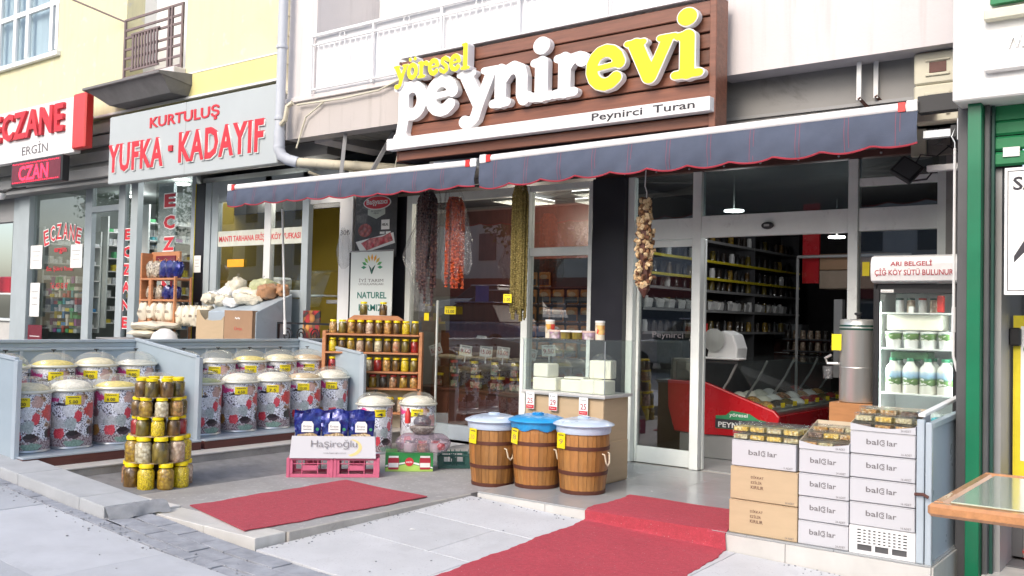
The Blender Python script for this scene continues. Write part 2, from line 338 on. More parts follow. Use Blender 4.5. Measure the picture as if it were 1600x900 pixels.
# big pavement tiles, rows along the street
for ri, (ya, yb) in enumerate(((2.62, 3.40), (1.84, 2.62), (1.06, 1.84))):
    off = (-5.2, -4.55, -5.4)[ri]
    for k in range(-4, 4):
        xa = off+1.5*k; sheet('tile', TILE[(k*2+ri) % 3], xa, xa+1.5, ya, yb, parent=pave, lift=random.uniform(-.002, .002))
for k in range(30):                    # paver strip
    xa = -9.1+k*.24
    sheet('paver', M['paver'], xa, xa+.24, 3.405, 3.51, parent=pave, g=.004, lift=random.uniform(-.004, .004))
    if xa > -6.5:
        for q in range(2):
            xb = max(xa+.12*((q+1) % 2), -6.14)
            sheet('paver', M['paver'], xb, xb+.24, 3.515+q*.165, 3.675+q*.165, parent=pave, g=.004, lift=random.uniform(-.005, .005))
# light slabs of the entrance area
for j, (ya, yb) in enumerate(((3.86, 4.60), (4.60, 5.30), (5.30, 5.995))):
    for i in range(4):
        xa = -4.93+1.15*i-(.35 if j == 1 and i else 0); xb = -4.93+1.15*(i+1)-(.35 if j == 1 else 0)
        sheet('slab', SLABM[(i+2*j) % 3], xa, xb, ya, yb, parent=pave)
# kerb stones
for xa, xb in ((-9.2, -8.3), (-8.3, -7.35), (-7.35, -6.45), (-6.45, -6.12)):
    c = [(xa+.003, 3.515), (xb-.003, 3.515), (xb-.003, 3.865), (xa+.003, 3.865)]
    MB().hexa([(x, y, G(x, y)-.06) for x, y in c], [(x, y, G(x, y)+.08) for x, y in c]).build('kerb_stone', M['kerb'], pave, bevel=.008, seg=2)
m_ = MB(); na, nb_ = 10, 16
for i in range(na+1):
    for j in range(nb_+1):
        x = -6.125+.09*i/na; y = 3.515+.45*j/nb_; f = max(0, 1-(i/na)**2.2)
        m_.v.append((x+.018*math.sin(y*21)*(i/na), y, G(x, y)+.004+.07*f+.004*math.sin(y*37+x*90)+.003*math.sin(y*91)))
for i in range(na):
    for j in range(nb_): q = i*(nb_+1)+j; m_.f.append((q, q+nb_+1, q+nb_+2, q+1))
m_.build('mortar_fillet', M['mortar'], pave, smooth=True)
# terrace
ter = bx('terrace', M['step_stone'], -9.3, -4.955, 4.12, 8.33, -.4, -.034, kind='structure', bevel=0)
bx('floor_top', M['terrace'], -7.8, -4.95, 4.12, 8.3, -.033, -.03, ter, bevel=0)
xs_ = (-9.3, -8.2, -7.1, -6.13)
for k in range(3): bx('coping_stone', M['coping'], xs_[k]+.002, xs_[k+1]-.002, 3.87, 4.117, -.3, -.018, ter, .004)
for a, b in ((-6.12, -5.5), (-5.5, -4.95)): bx('coping_stone', M['marble'], a+.002, b-.002, 3.87, 4.118, -.3, -.031, ter, .004)
for a, b in ((4.12, 5.05), (5.05, 6.0)): bx('edge_stone', M['step_stone'], -4.952, -4.925, a+.003, b-.003, -.3, -.028, ter, .003)
# low step carrying the bins
bx('step', M['step_stone'], -9.2, -7.55, 3.9, 8.3, -.2, .085, ter, .004)
bx('step_top', M['marble'], -9.2, -7.535, 3.89, 8.3, .0855, .1, ter, .003)
# shop platform
plat = bx('shop_platform', M['step_stone'], -4.86, -1.42, 6.02, 9.2, -.5, -.012, kind='structure', bevel=0)
ys_ = (6.005, 6.6, 7.2, 7.8, 8.3)
for i in range(6):
    for j in range(4):
        xa = -4.87+i*.576; bx('floor_tile', M['shop_tile'], xa+.0012, min(xa+.576, -1.415)-.0012, ys_[j]+.0012, ys_[j+1]-.0012, -.0115, 0, plat, .001)
for a, b in ((-4.87, -4.2), (-4.2, -3.2), (-3.2, -2.3), (-2.3, -1.415)): bx('riser_tile', M['marble'], a+.002, b-.002, 6.003, 6.018, -.3, -.013, plat, .001)
for a, b in ((6.02, 7.0), (7.0, 8.0)): bx('side_tile', M['marble'], -1.418, -1.405, a+.002, b-.002, -.5, -.012, plat, .001)

# carpets
def carpetmat(name, c):
    m, nt, b = nmat(name); b.inputs['Roughness'].default_value = .95; v = mapped(nt)
    n1 = noise(nt, v, 1.8, 5); n2 = noise(nt, v, 260, 2)
    n3 = noise(nt, mapped(nt, (1, 1, 1)), 34, 4, .7)
    col = mixc(nt, .5, ramp(nt, n1, [(.3, tuple(x*.88 for x in c)), (.7, tuple(min(1, x*1.12) for x in c))]), ramp(nt, n2, [(.3, tuple(x*.5 for x in c)), (.7, tuple(min(1, x*1.5) for x in c))]))
    col = mixc(nt, ramp(nt, n3, [(.35, (.45, .45, .45)), (.6, (0, 0, 0))]), col, tuple(x*.62 for x in c))
    col = mixc(nt, ramp(nt, noise(nt, mapped(nt, (1, 1, 1)), 95, 1), [(.735, (0, 0, 0)), (.75, (.7, .7, .7))]), col, (.55, .42, .40))
    col = mixc(nt, ramp(nt, noise(nt, mapped(nt, (1, 3, 1)), 5, 6, .7), [(.5, (0, 0, 0)), (.75, (.3, .3, .3))]), col, (.42, .10, .12))
    nt.links.new(col, b.inputs['Base Color']); bumpit(nt, b, n2, .9, .006); return m
M['carpet'] = carpetmat('red_carpet', (.45, .065, .09)); M['carpet2'] = carpetmat('red_carpet_brighter', (.48, .06, .085))
NROW = 40
def carpet(cor, zf, m, name, label):
    mb = MB(); n1, n2 = 26, NROW
    for i in range(n1+1):
        for j in range(n2+1):
            a, b = i/n1, j/n2
            x = (cor[0][0]*(1-a)+cor[1][0]*a)*(1-b)+(cor[3][0]*(1-a)+cor[2][0]*a)*b
            y = (cor[0][1]*(1-a)+cor[1][1]*a)*(1-b)+(cor[3][1]*(1-a)+cor[2][1]*a)*b
            y, z = zf(x, y, b); mb.v.append((x+.009*(math.sin(y*9)+.6*math.sin(y*23+1)+.4*math.sin(y*61))*(1 if a < .02 or a > .98 else 0), y, z+.008+.003*math.sin(x*7+y*5)*math.sin(y*3.1)))
    for i in range(n1):
        for j in range(n2): q = i*(n2+1)+j; mb.f.append((q, q+n2+1, q+n2+2, q+1))
    nb = len(mb.v)
    # thickness
    top = list(mb.v)
    mb.v += [(x, y, z-.006) for x, y, z in top]
    mb.f += [tuple(nb+i for i in f[::-1]) for f in list(mb.f)]
    rim = [i*(n2+1) for i in range(n1+1)]+[n1*(n2+1)+j for j in range(1, n2+1)]+[i*(n2+1)+n2 for i in range(n1-1, -1, -1)]+[j for j in range(n2-1, 0, -1)]
    for a, b in zip(rim, rim[1:]+rim[:1]): mb.f.append((a, b, b+nb, a+nb))
    return tag(mb.build(name, m, smooth=True), label, 'carpet')
carpet([(-6.1, 4.17), (-5.13, 3.93), (-5.07, 5.63), (-6.09, 5.70)], lambda x, y, b: (y, -.027), M['carpet'], 'red_carpet', 'flat red carpet on the grey terrace in front of the pink crates')
def drape(x, y, b):
    d = 6.03-y
    if d <= 0: return y, 0
    g = G(x, 5.98)-.002
    if d < -g: return 5.988-.02*d, -d
    yy = 5.985-(d+g)*.995
    return yy, G(x, yy)-.002
NROW = 170
carpet([(-3.70, 3.3), (-2.45, 3.3), (-2.78, 6.74), (-3.86, 6.72)], drape, M['carpet2'], 'red_carpet', 'red carpet running up over the step to the shop doorway')

# ------------------------------------------------------------------ main building
bld = thing('apartment_building', 'pale pink rendered apartment building above the cheese shop', 'building', (-5, 8.4, 0))
def wx(name, m, x0, x1, y0, y1, z0, z1, parent=bld, bevel=0):
    px, py, pz = (parent.location if parent else (0, 0, 0))
    return MB().box(x0-px, x1-px, y0-py, y1-py, z0-pz, z1-pz).build(name, m, parent, bevel=bevel)
wx('upper_wall', M['pink_wall'], -3.42, -1.30, 7.3, 7.6, 3.47, 7.2)
wx('upper_wall', M['pink_wall'], -8.99, -8.5, 7.3, 7.6, 3.961, 7.2)
wx('recess_side', M['pink_wall'], -8.83, -8.502, 7.601, 8.6, 3.47, 7.2)
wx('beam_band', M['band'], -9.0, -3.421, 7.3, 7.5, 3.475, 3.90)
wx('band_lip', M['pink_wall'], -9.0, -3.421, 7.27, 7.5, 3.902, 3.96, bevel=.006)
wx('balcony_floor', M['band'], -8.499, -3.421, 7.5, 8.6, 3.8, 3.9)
wx('recessed_wall', M['white_wall'], -8.499, -3.421, 8.3, 8.5, 3.901, 7.2)
wx('soffit', M['soffit'], -7.35, -1.30, 7.501, 8.36, 3.475, 3.5)
# ragged soffit, boards ending in a jagged edge
m_ = MB()
for k in range(11):
    x = -8.5+k*.105; ln = .1+.075*k+random.uniform(-.04, .05)
    m_.box(x+5, x+5+.1, -.9, -.9+ln, 3.478+random.uniform(-.004, .004), 3.492)
m_.build('soffit_board', M['soffit'], bld)
wx('signage_wall', M['grey_wall'], -6.9, -1.30, 7.55, 7.61, 3.0, 3.474); wx('porch_soffit', M['grey_wall'], -8.8, -1.62, 7.62, 8.36, 3.0, 3.03)
wx('head_wall', M['grey_wall'], -8.8, -1.62, 8.30, 8.36, 2.93, 2.999)
wx('lintel_strip', M['mid_grey'], -4.9, -1.9, 7.53, 7.549, 3.14, 3.165)
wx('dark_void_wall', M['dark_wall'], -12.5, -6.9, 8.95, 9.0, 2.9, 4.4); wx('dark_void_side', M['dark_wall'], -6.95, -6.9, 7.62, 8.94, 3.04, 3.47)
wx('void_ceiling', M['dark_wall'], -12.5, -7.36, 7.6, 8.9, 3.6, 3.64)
wx('door_head_trim', M['rust_brown'], -5.25, -1.85, 8.29, 8.38, 2.865, 2.925, bevel=.004)
for k in range(9):
    m_ = MB().lathe([(.012, 0), (.008, .006), (0, .008)], 8, mtx=Matrix.Translation((-4.9+.36*k+5, 8.289-8.4, 2.893)) @ Matrix.Rotation(R(90), 4, 'X')); m_.build('bolt', M['galv'], bld)
wx('party_wall', M['grey_wall'], -1.86, -1.62, 8.28, 8.6, -.1, 2.92)
# interior room
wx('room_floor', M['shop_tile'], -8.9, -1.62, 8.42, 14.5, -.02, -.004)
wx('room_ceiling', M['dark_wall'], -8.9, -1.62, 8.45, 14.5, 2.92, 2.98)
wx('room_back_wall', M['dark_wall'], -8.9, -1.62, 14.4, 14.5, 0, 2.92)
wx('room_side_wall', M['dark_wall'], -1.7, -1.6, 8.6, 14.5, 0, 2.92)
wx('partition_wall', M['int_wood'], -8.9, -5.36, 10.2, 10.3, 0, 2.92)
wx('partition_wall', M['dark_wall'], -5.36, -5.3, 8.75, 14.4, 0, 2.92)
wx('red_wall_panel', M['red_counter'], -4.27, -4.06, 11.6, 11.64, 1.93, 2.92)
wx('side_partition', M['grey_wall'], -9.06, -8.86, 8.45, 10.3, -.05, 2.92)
# entry pillars
wx('white_pillar', M['white_wall'], -9.07, -8.83, 8.26, 8.44, -.03, 2.93)
wx('dark_pillar', M['black_panel'], -5.255, -4.875, 8.25, 8.44, 0, 2.862, bevel=.003)
wx('pillar_face', M['black_panel'], -8.829, -7.96, 8.34, 8.4, -.03, 2.86)
# upper building windows (bleached white curtain windows on recessed wall)
for xa in (-8.3, -6.9, -5.5):
    f = wx('window_frame', M['pvc'], xa, xa+1.2, 8.26, 8.299, 4.75, 6.3, bevel=.004)
    for q in range(2): MB().box(xa+.07+q*.58+5, xa+.55+q*.58+5, 8.25-8.4, 8.259-8.4, 4.82, 6.23).build('pane', M['white_ink'], f).parent = f

# balcony railing
rail = thing('balcony_railing', 'white metal balcony railing with thin bars above the pink beam', 'railing', (-6, 7.24, 3.96))
bx('top_rail', M['tube_white'], -2.52, 2.6, -.015, .025, .65, .685, rail, .004)
bx('mid_rail', M['tube_white'], -2.52, 2.6, -.01, .015, .55, .57, rail, .003)
bx('bottom_rail', M['tube_white'], -2.52, 2.6, -.01, .015, .03, .05, rail, .003)
bar = MB().box(-.006, .006, -.006, .006, .05, .55).mesh('bar', M['tube_white'])
for k in range(58): link('bar', bar, rail, (-2.47+k*.087, .002, 0))
post = MB().box(-.013, .013, -.013, .013, 0, .65).mesh('post', M['tube_white'])
for k in range(6): link('post', post, rail, (-2.5+k*1.0, .003, 0))
ring = MB().tube([(.042*math.cos(a/8*math.pi), 0, .61+.036*math.sin(a/8*math.pi)) for a in range(17)], .006, 5).mesh('ring', M['tube_white'])
for k in range(5): link('ring', ring, rail, (-2.0+k*1.0, .0, 0))
tag(bx('balcony_sheet', mat('white_sheet_metal', (.80, .80, .82), .6, 0, .02, 3, .5, 1.5, (14, 1, .2)), -8.48, -3.43, 7.285, 7.298, 3.965, 4.62), 'plain white sheet fixed behind the thin white balcony railing', 'sheet')

# ------------------------------------------------------------------ yellow building
yb = thing('yellow_building', 'pale yellow apartment building with peeling render over the pharmacy', 'building', (-14, 7.9, 0))
YB = (-30, -13.62, -12.02, -9.0)
def wy(*a, bevel=0): return wx(a[0], a[1], *a[2:], parent=yb, bevel=bevel)
wy('wall', M['yellow_wall'], -30, -18.95, 7.9, 8.2, 4.45, 9); wy('wall', M['yellow_wall'], -18.95, -15.72, 7.9, 8.2, 4.45, 5.70)
wy('wall', M['yellow_wall'], -15.72, -13.62, 7.9, 8.2, 4.45, 9); wy('wall', M['yellow_low'], -13.62, -12.02, 7.9, 8.2, 4.45, 4.83)
wy('wall', M['yellow_wall'], -12.02, -9.0, 7.9, 8.2, 4.45, 9); wy('wall', M['yellow_wall'], -18.95, -15.72, 7.9, 8.2, 7.3, 9)
wy('ledge', M['white_wall'], -30, -9.05, 7.86, 7.899, 4.44, 4.47); wy('ledge', M['white_wall'], -12.02, -9.05, 7.88, 7.899, 4.80, 4.82)
wy('lower_band', M['yellow_low'], -12.02, -9.06, 7.885, 7.899, 4.475, 4.795)
wy('fascia', M['mid_grey'], -30, -9.05, 8.0, 8.3, 3.42, 4.44)
for z in (3.5, 3.75, 4.0, 4.2): wy('shutter_slat', M['mid_grey'], -18, -12.9, 7.93, 7.999, z, z+.17, bevel=.012)
wy('reveal_wall', M['white_wall'], -13.62, -12.02, 8.4, 8.5, 4.83, 9); wy('reveal_side', M['white_wall'], -13.66, -13.621, 8.2, 8.4, 4.83, 9)
f = wy('balcony_door', M['pvc'], -12.85, -12.1, 8.34, 8.399, 4.83, 7, bevel=.005)
MB().box(-12.45+14, -12.15+14, .42, .43, 4.95, 6.9).build('pane', mat('door_pane', (.3, .36, .38), .15), f)
# the pvc window
f = wy('window', M['pvc'], -18.95, -15.72, 7.95, 8.0, 5.70, 5.78, bevel=.004)
for x in (-18.9, -17.9, -17.3, -16.85, -16.0, -15.8): MB().box(x-.05+14, x+.05+14, .0, .07, 5.78, 7.3).build('frame', M['pvc'], f, bevel=.006)
MB().box(-18.95+14, -15.72+14, .005, .06, 6.55, 6.64).build('frame', M['pvc'], f, bevel=.006)
MB().box(-18.95+14, -15.72+14, .04, .045, 5.78, 7.3).build('pane', glassmat('bright_window_glass', (.85, .9, .92), 1.9), f)
wy('window_sill', M['pvc'], -19.05, -15.62, 7.82, 7.899, 5.64, 5.72, bevel=.006)
wy('window_backdrop', mat('net_curtain', (.68, .72, .74), .8, 0, .15, 1.5, st=(3, 1, .4)), -18.95, -15.72, 8.06, 8.1, 5.6, 7.4)
# small balcony: slab + railing
bal = thing('balcony', 'small grey concrete balcony slab under the brown railing on the yellow wall', 'balcony', (-12.8, 7.6, 4.6))
MB().hexa([(-1.05, -.25, .1), (.98, -.25, .1), (.98, .3, .02), (-1.05, .3, .02)], [(-1.05, -.25, .14), (.98, -.25, .14), (.98, .3, .2), (-1.05, .3, .2)]).build('slab', M['slab_dk'], bal, bevel=.006)
MB().hexa([(-.7, -.0, -.12), (.9, -.0, -.12), (.9, .3, -.12), (-.7, .3, -.12)], [(-1.0, -.2, .095), (.97, -.2, .095), (.97, .3, .018), (-1.0, .3, .018)]).build('corbel', M['slab_dk'], bal, bevel=.004)
bx('upper_slab', M['pink_wall'], -.85, .8, .1, .3, .205, .30, bal, .01)
r2 = thing('balcony_railing', 'brown metal railing with horizontal bars and a slatted middle panel', 'railing', (-12.82, 7.86, 4.86))
for z in (.08, .22, .38, .52, .70, .82, .98): bx('bar', M['rail_br'], -.78, .78, -.012, .012, z, z+.035, r2, .002)
for x in (-.75, .42, .5, .76): bx('post', M['rail_br'], x-.02, x+.02, -.02, .014, -.02, 1.0, r2, .002)
for k in range(9): bx('slat', M['rail_br'], -.5+k*.08, -.46+k*.08, -.04, -.021, .20, .72, r2, .002)
bx('slat_frame', M['rail_br'], -.53, .22, -.045, -.018, .72, .75, r2, .002); bx('slat_frame', M['rail_br'], -.53, .22, -.045, -.018, .17, .198, r2, .002)
tag(MB().tube([(-13.6, 7.85, 5.85), (-14.6, 7.1, 6.35)], .014, 6).build('clothes_line_pole', M['rail_br']), 'thin dark pole sticking out from the yellow wall beside the railing', 'pole')

# pipes
dp = thing('drainpipe', 'thick grey downpipe running down between yellow and pink walls', 'drainpipe', (-8.93, 7.15, 3.2))
MB().tube([(0, 0, 4), (0, 0, .35)], .056, 14).build('pipe', M['pipe_grey'], dp, smooth=True)
MB().tube([(0, 0, .36), (0, 0, .14), (.03, .02, .06), (.1, .06, .01), (.2, .12, -.02)], .066, 14).build('elbow', M['pipe_grey'], dp, smooth=True)
MB().tube([(.2, .12, -.02), (1.5, .95, -.1)], .058, 12).build('lower_pipe', M['pipe_old'], dp, smooth=True)
for z in (.5, 1.35, .16): MB().lathe([(.066, -.02), (.07, 0), (.066, .02)], 14, (0, 0, z)).build('collar', M['pipe_grey'], dp, smooth=True)
MB().tube([(.05, -.02, .42), (.13, -.03, .46), (.15, -.03, .55), (.15, -.02, .62), (.22, 0, .66)], .028, 8).build('branch', M['pipe_old'], dp, smooth=True)
op = thing('drainpipe', 'old stained beige pipe with elbow on the edge of the yellow wall', 'drainpipe', (-9.33, 7.55, 4.0))
MB().tube([(0, 0, 4), (0, 0, .42), (.0, 0, .3), (.06, .0, .16), (.2, 0, .06), (.33, .0, -.02)], .06, 12).build('pipe', M['pipe_old'], op, smooth=True)
for z in (.5, 1.1, .85): MB().lathe([(.072, -.02), (.075, 0), (.072, .02)], 12, (0, 0, z)).build('collar', M['pipe_old'], op, smooth=True)
cab_m = M['cream_box']
tag(MB().tube([(-8.75, 7.25, 3.86), (-8.0, 7.25, 3.84), (-7.4, 7.25, 3.86), (-7.1, 7.25, 3.93), (-6.9, 7.24, 3.95)], .012, 6).build('cable', cab_m), 'beige cable sagging along the top of the pink beam', 'cable')
tag(MB().tube([(-8.75, 7.26, 3.35), (-8.68, 7.27, 3.55), (-8.6, 7.26, 3.7), (-8.3, 7.26, 3.84)], .010, 6).build('cable', cab_m), 'beige cable curling up beside the grey downpipe', 'cable')
tag(MB().tube([(-6.87, 7.1, 3.6), (-6.9, 7.1, 3.3), (-6.98, 7.1, 2.92)], .006, 5).build('cable', cab_m), 'thin cable hanging at the left end of the brown sign', 'cable')
for lab, pts in (('upright grey steel strut under the torn soffit', [(-8.1, 7.35, 2.75), (-8.07, 7.4, 3.48)]), ('slanting grey steel strut behind the upright one', [(-7.95, 7.5, 2.75), (-7.5, 7.6, 3.47)])):
    tag(MB().tube(pts, .03, 4).build('strut', M['mid_grey']), lab, 'strut')
tag(MB().tube([(-8.8, 7.5, 3.1), (-8.5, 7.6, 2.98), (-8.2, 7.7, 2.96)], .02, 6).build('conduit', M['pipe_old']), 'bent old conduit in the dark gap left of the awning struts', 'pipe')

# ------------------------------------------------------------------ shopfront
sf = thing('shopfront', 'grey aluminium shopfront of the cheese shop with glass panes', 'shopfront', (-4.9, 8.36, 0))
def fb(x0, x1, z0, z1, y0=-.04, y1=.04, m='alu', name='frame', par=sf): return MB().box(x0+4.9, x1+4.9, y0, y1, z0, z1).build(name, M[m], par, bevel=.004)
def gp(x0, x1, z0, z1, m='glass', y=0, par=sf): return MB().box(x0+4.9, x1+4.9, y-.003, y+.003, z0, z1).build('pane', M[m], par)
# window one and two
fb(-7.955, -5.26, 0, .168, -.05, .05, 'panel_rail'); fb(-7.955, -7.87, .169, 2.86); fb(-6.185, -6.10, .169, 2.86, -.06, .05); fb(-5.345, -5.26, .169, 2.86)
fb(-7.869, -6.186, 2.76, 2.86); fb(-6.099, -5.346, 2.79, 2.86); fb(-6.099, -5.346, 2.09, 2.18, -.03); fb(-6.099, -5.346, .169, .23)
fb(-7.46, -7.44, .169, 1.60, -.015, .015); gp(-7.87, -6.186, .169, 2.76); gp(-6.1, -5.346, .23, 2.09); gp(-6.1, -5.346, 2.18, 2.79)
# entrance unit
fb(-4.873, -4.80, 0, 2.862); fb(-4.145, -4.055, 0, 2.862, -.055); fb(-2.66, -2.575, 0, 2.862, -.055); fb(-1.935, -1.862, 0, 2.70)
fb(-4.799, -4.146, 2.22, 2.42, -.03); fb(-4.054, -2.661, 2.225, 2.43, -.05); fb(-2.574, -1.936, 2.23, 2.43, -.035); fb(-2.574, -1.936, 2.62, 2.69, -.03)
gp(-4.8, -4.146, 2.42, 2.862, 'glass_dim'); gp(-4.055, -2.66, 2.43, 2.862, 'glass_frost'); gp(-2.575, -1.936, 2.43, 2.862, 'glass_dim')
gp(-2.575, -1.936, .1, 2.23); fb(-2.574, -1.936, 0, .1)
dl = thing('sliding_door', 'grey framed sliding glass door leaf left of the doorway', 'door', (-4.47, 8.42, 0))
for a in ((-.30, .375, .0, .16), (-.30, .375, 2.15, 2.22)): MB().box(a[0], a[1], -.02, .02, a[2], a[3]).build('rail', M['alu'], dl, bevel=.003)
for a in ((-.33, -.301), (.376, .42)): MB().box(a[0], a[1], -.022, .022, 0, 2.22).build('stile', M['alu'], dl, bevel=.003)
MB().box(-.3, .375, -.003, .003, .16, 2.15).build('pane', M['glass'], dl)
MB().lathe([(.012, 0), (.012, .02), (0, .022)], 8, mtx=Matrix.Translation((.4, -.022, 1.25)) @ Matrix.Rotation(R(90), 4, 'X')).build('lock', M['black'], dl)
text('Peynirci', .34, .075, M['grey_ink'], dl, (.02, -.004, 1.27), rz=0); text('DİKKAT\nOTOMATİK\nKAPI', .09, .08, M['white_ink'], dl, (.3, -.004, 1.24))
sn = thing('door_sensor', 'small black oval motion sensor above the doorway', 'sensor', (-3.38, 8.305, 2.31))
MB().lathe([(0, 0), (.03, .006), (.055, .02), (.05, .035), (.03, .045)], 18, mtx=Matrix.Rotation(R(90), 4, 'X') @ Matrix.Diagonal((1.1, .62, 1, 1))).build('housing', M['black'], sn, smooth=True)
MB().box(-.025, .025, -.048, -.042, -.01, .012).build('lens', M['mid_grey'], sn)

ordn = ['first', 'second', 'third', 'fourth', 'fifth', 'sixth', 'seventh', 'eighth', 'ninth', 'tenth', 'eleventh', 'twelfth', 'thirteenth', 'fourteenth', 'fifteenth', 'sixteenth', 'seventeenth', 'eighteenth', 'nineteenth', 'twentieth', 'twenty-first', 'twenty-second', 'twenty-third', 'twenty-fourth', 'twenty-fifth', 'twenty-sixth']
# interior things ------------------------------------------------------------
def shelfrow(x0, x1, y0, y1, z, m='rack_wood'): return bx('shelf', M[m], x0, x1, y0, y1, z-.02, z)
su = thing('shelf_unit', 'wall shelves with yellow edges full of dark bottles inside the shop', 'shelves', (-5.29, 8.9, 0))
for z in (1.3, 1.56, 1.80, 1.95, 2.16, 2.4):
    bx('shelf', M['dgrey'], 0, .28, 0, 4.6, z-.02, z, su, 0); bx('price_strip', M['yel_paint'] if z in (1.95, 2.16) else M['mid_grey'], .281, .29, 0, 4.6, z-.025, z+.005, su, 0)
for y in (0, 1.5, 3, 4.6): bx('upright', M['dgrey'], .0, .27, y-.012, y+.012, .9, 2.7, su, 0)
shn = {1.3: 'lowest', 1.56: 'second', 1.80: 'third', 1.95: 'lower yellow edged', 2.16: 'upper yellow edged', 2.4: 'topmost'}
bm_ = MB().lathe([(.0, 0), (.032, 0), (.033, .09), (.015, .115), (.013, .14), (0, .142)], 8).mesh('bottle', M['black'], True)
bm2 = MB().lathe([(.0, 0), (.035, 0), (.035, .10), (.028, .11), (.028, .125), (0, .126)], 8).mesh('bottle', C['dark'], True)
for z in (1.3, 1.56, 1.80, 1.95, 2.16, 2.4):
    for k in range(24):
        mm = MB().lathe([(.0, 0), (.036, 0), (.037, .1), (.03, .11), (.03, .13), (0, .132)], 8).mesh('jar', random.choice([C['tan'], C['olive'], M['paper'], C['dark'], C['brown'], M['white_pl']]), True) if k % 3 == 0 else random.choice([bm_, bm2])
        tag(link('jar', mm, None, (-5.08+random.uniform(-.02, .02), 9.05+k*.185, z)), f'small jar inside, {ordn[k]} from the doorway on the {shn[z]} wall shelf', 'jar', 'jars on the wall shelves inside')
for k in range(16):
    tag(MB().hexa([(-.05, -.07, 0), (.06, -.07, 0), (.06, .07, 0), (-.05, .07, 0)], [(-.02, -.08, .12), (.08, -.06, .09), (.07, .08, .1), (-.03, .06, .12)]).build('pouch', M['paper'] if k % 2 else M['white_pl'], loc=(-5.1, 9.1+k*.26, 1.562), bevel=.01), f'pale pouch leaning on the second wall shelf inside, {ordn[k]} from the doorway', 'pouch', 'pouches on the inside shelves')
# refrigerated counter
ct = thing('refrigerated_counter', 'red ended refrigerated glass display counter inside the doorway', 'counter', (-4.2, 9.2, 0))
MB().prism([(-.64, .79), (-.2, .79), (.55, .54), (.61, .48), (.57, .27), (-.19, .24), (-.55, .25), (-.63, .5)], -.03, .03).build('end_panel', M['red_counter'], ct, bevel=.012, seg=2)
bx('plinth', M['mid_grey'], -.5, .42, .0, 3.4, -.0, .24, ct); bx('body', M['red_counter'], -.55, .5, .031, 3.4, .26, .46, ct)
bx('deck', M['steel'], -.5, .45, .04, 3.4, .462, .50, ct)
for k, y in enumerate((.1, .9, 1.7, 2.5, 3.3)): MB().tube([(-.2, y, .5), (.0, y, .8), (.1, y, 1.0)], .014, 6).build('post', M['mid_grey'], ct)
MB().hexa([(.46, .05, .5), (.48, .05, .5), (.48, 3.4, .5), (.46, 3.4, .5)], [(.1, .05, 1.0), (.115, .05, 1.0), (.115, 3.4, 1.0), (.1, 3.4, 1.0)]).build('front_glass', M['case_glass'], ct)
bx('top_shelf', M['case_glass'], -.6, .13, .05, 3.4, 1.0, 1.012, ct, 0); bx('top_rail', M['dgrey'], -.6, .13, .03, .06, .99, 1.02, ct, .003); bx('back', M['dgrey'], -.62, -.58, .05, 3.4, .3, 1.0, ct)
MB().prism([(-.27, .30), (.27, .30), (.27, .41), (.19, .42), (.10, .47), (-.1, .49), (-.16, .44), (-.27, .43)], -.006, 0).build('badge', M['green_ink'], ct, loc=(.2, -.031, .02))
MB().box(-.275, .275, -.009, -.0065, .305, .40).build('badge_band', M['black_ink'], ct, loc=(.2, -.031, .02))
text('PEYNİR EVİ', .48, .075, M['white_ink'], ct, (.2, -.041, .372), bold=.02); text('yöresel', .2, .05, M['white_ink'], ct, (.18, -.038, .465), bold=.02)
fc = [M['cheese'], C['red'], C['olive'], C['carrot'], C['dark'], M['paper'], C['salmon']]
for i in range(3):
    for k in range(11):
        t = thing('food_tray', f'steel food tray, {ordn[k]} from the doorway in the {["back", "middle", "front"][i]} row of the counter', 'tray', (-4.5+i*.28, 9.4+k*.29, .502+.02*(2-i)), 0, 'trays in the refrigerated counter')
        bx('tray', M['steel'], -.12, .12, -.13, .13, 0, .03, t, .004)
        MB().lathe([(0, .03), (.11, .03), (.08, .06), (.03, .085), (0, .09)], 10).build('food', random.choice(fc), t, smooth=True)
for k in range(9): tag(MB().box(-.03, .03, 0, .004, 0, .05).build('price_tag', M['tag'], loc=(-3.78, 9.4+k*.35, .53), rz=R(70)), f'small yellow tag along the counter glass, {ordn[k]} from the doorway', 'price tag', 'yellow tags in the counter')
sc_ = thing('slicer', 'white slicing machine standing on the counter end inside the doorway', 'slicer', (-4.2, 9.35, 1.03))
MB().prism([(-.22, 0), (.12, 0), (.13, .12), (.08, .26), (-.02, .30), (-.14, .28), (-.2, .1)], -.12, .14).build('body', M['white_pl'], sc_, bevel=.02, seg=2)
MB().lathe([(0, 0), (.12, 0), (.12, .015), (0, .02)], 20, mtx=Matrix.Translation((-.12, -.15, .2)) @ Matrix.Rotation(R(90), 4, 'X')).build('blade', M['steel'], sc_, smooth=True)
bx('tray', M['white_pl'], -.32, .18, -.2, .0, -.0, .02, sc_, .008); bx('red_box', M['led_back'], -.42, -.24, .0, .12, .12, .3, sc_)
tag(bx('red_card', M['red_plastic'], -4.62, -4.46, 9.3, 9.34, 1.24, 1.40), 'small orange red box on the counter beside the slicer', 'box')
cof = thing('glass_cabinet', 'low glass topped cabinet far inside the doorway', 'cabinet', (-5.0, 13.3, 0))
bx('body', M['int_wood'], -.35, .4, 0, .4, 0, 1.2, cof); bx('shelf', M['paper'], -.3, .35, -.01, 0, 1.0, 1.015, cof); bx('top_box', M['galv'], -.38, .1, 0, .3, 1.22, 1.42, cof)
bs = thing('back_shelves', 'dark back shelves with rows of small labelled jars inside', 'shelves', (-4.5, 12.8, 0))
for z in (.9, 1.06, 1.22): bx('shelf', M['dgrey'], -.48, .62, 0, .3, z-.02, z, bs, 0)
bj = MB().lathe([(0, 0), (.04, 0), (.04, .09), (.034, .1), (.034, .115), (0, .116)], 8).mesh('jar', C['dark'], True)
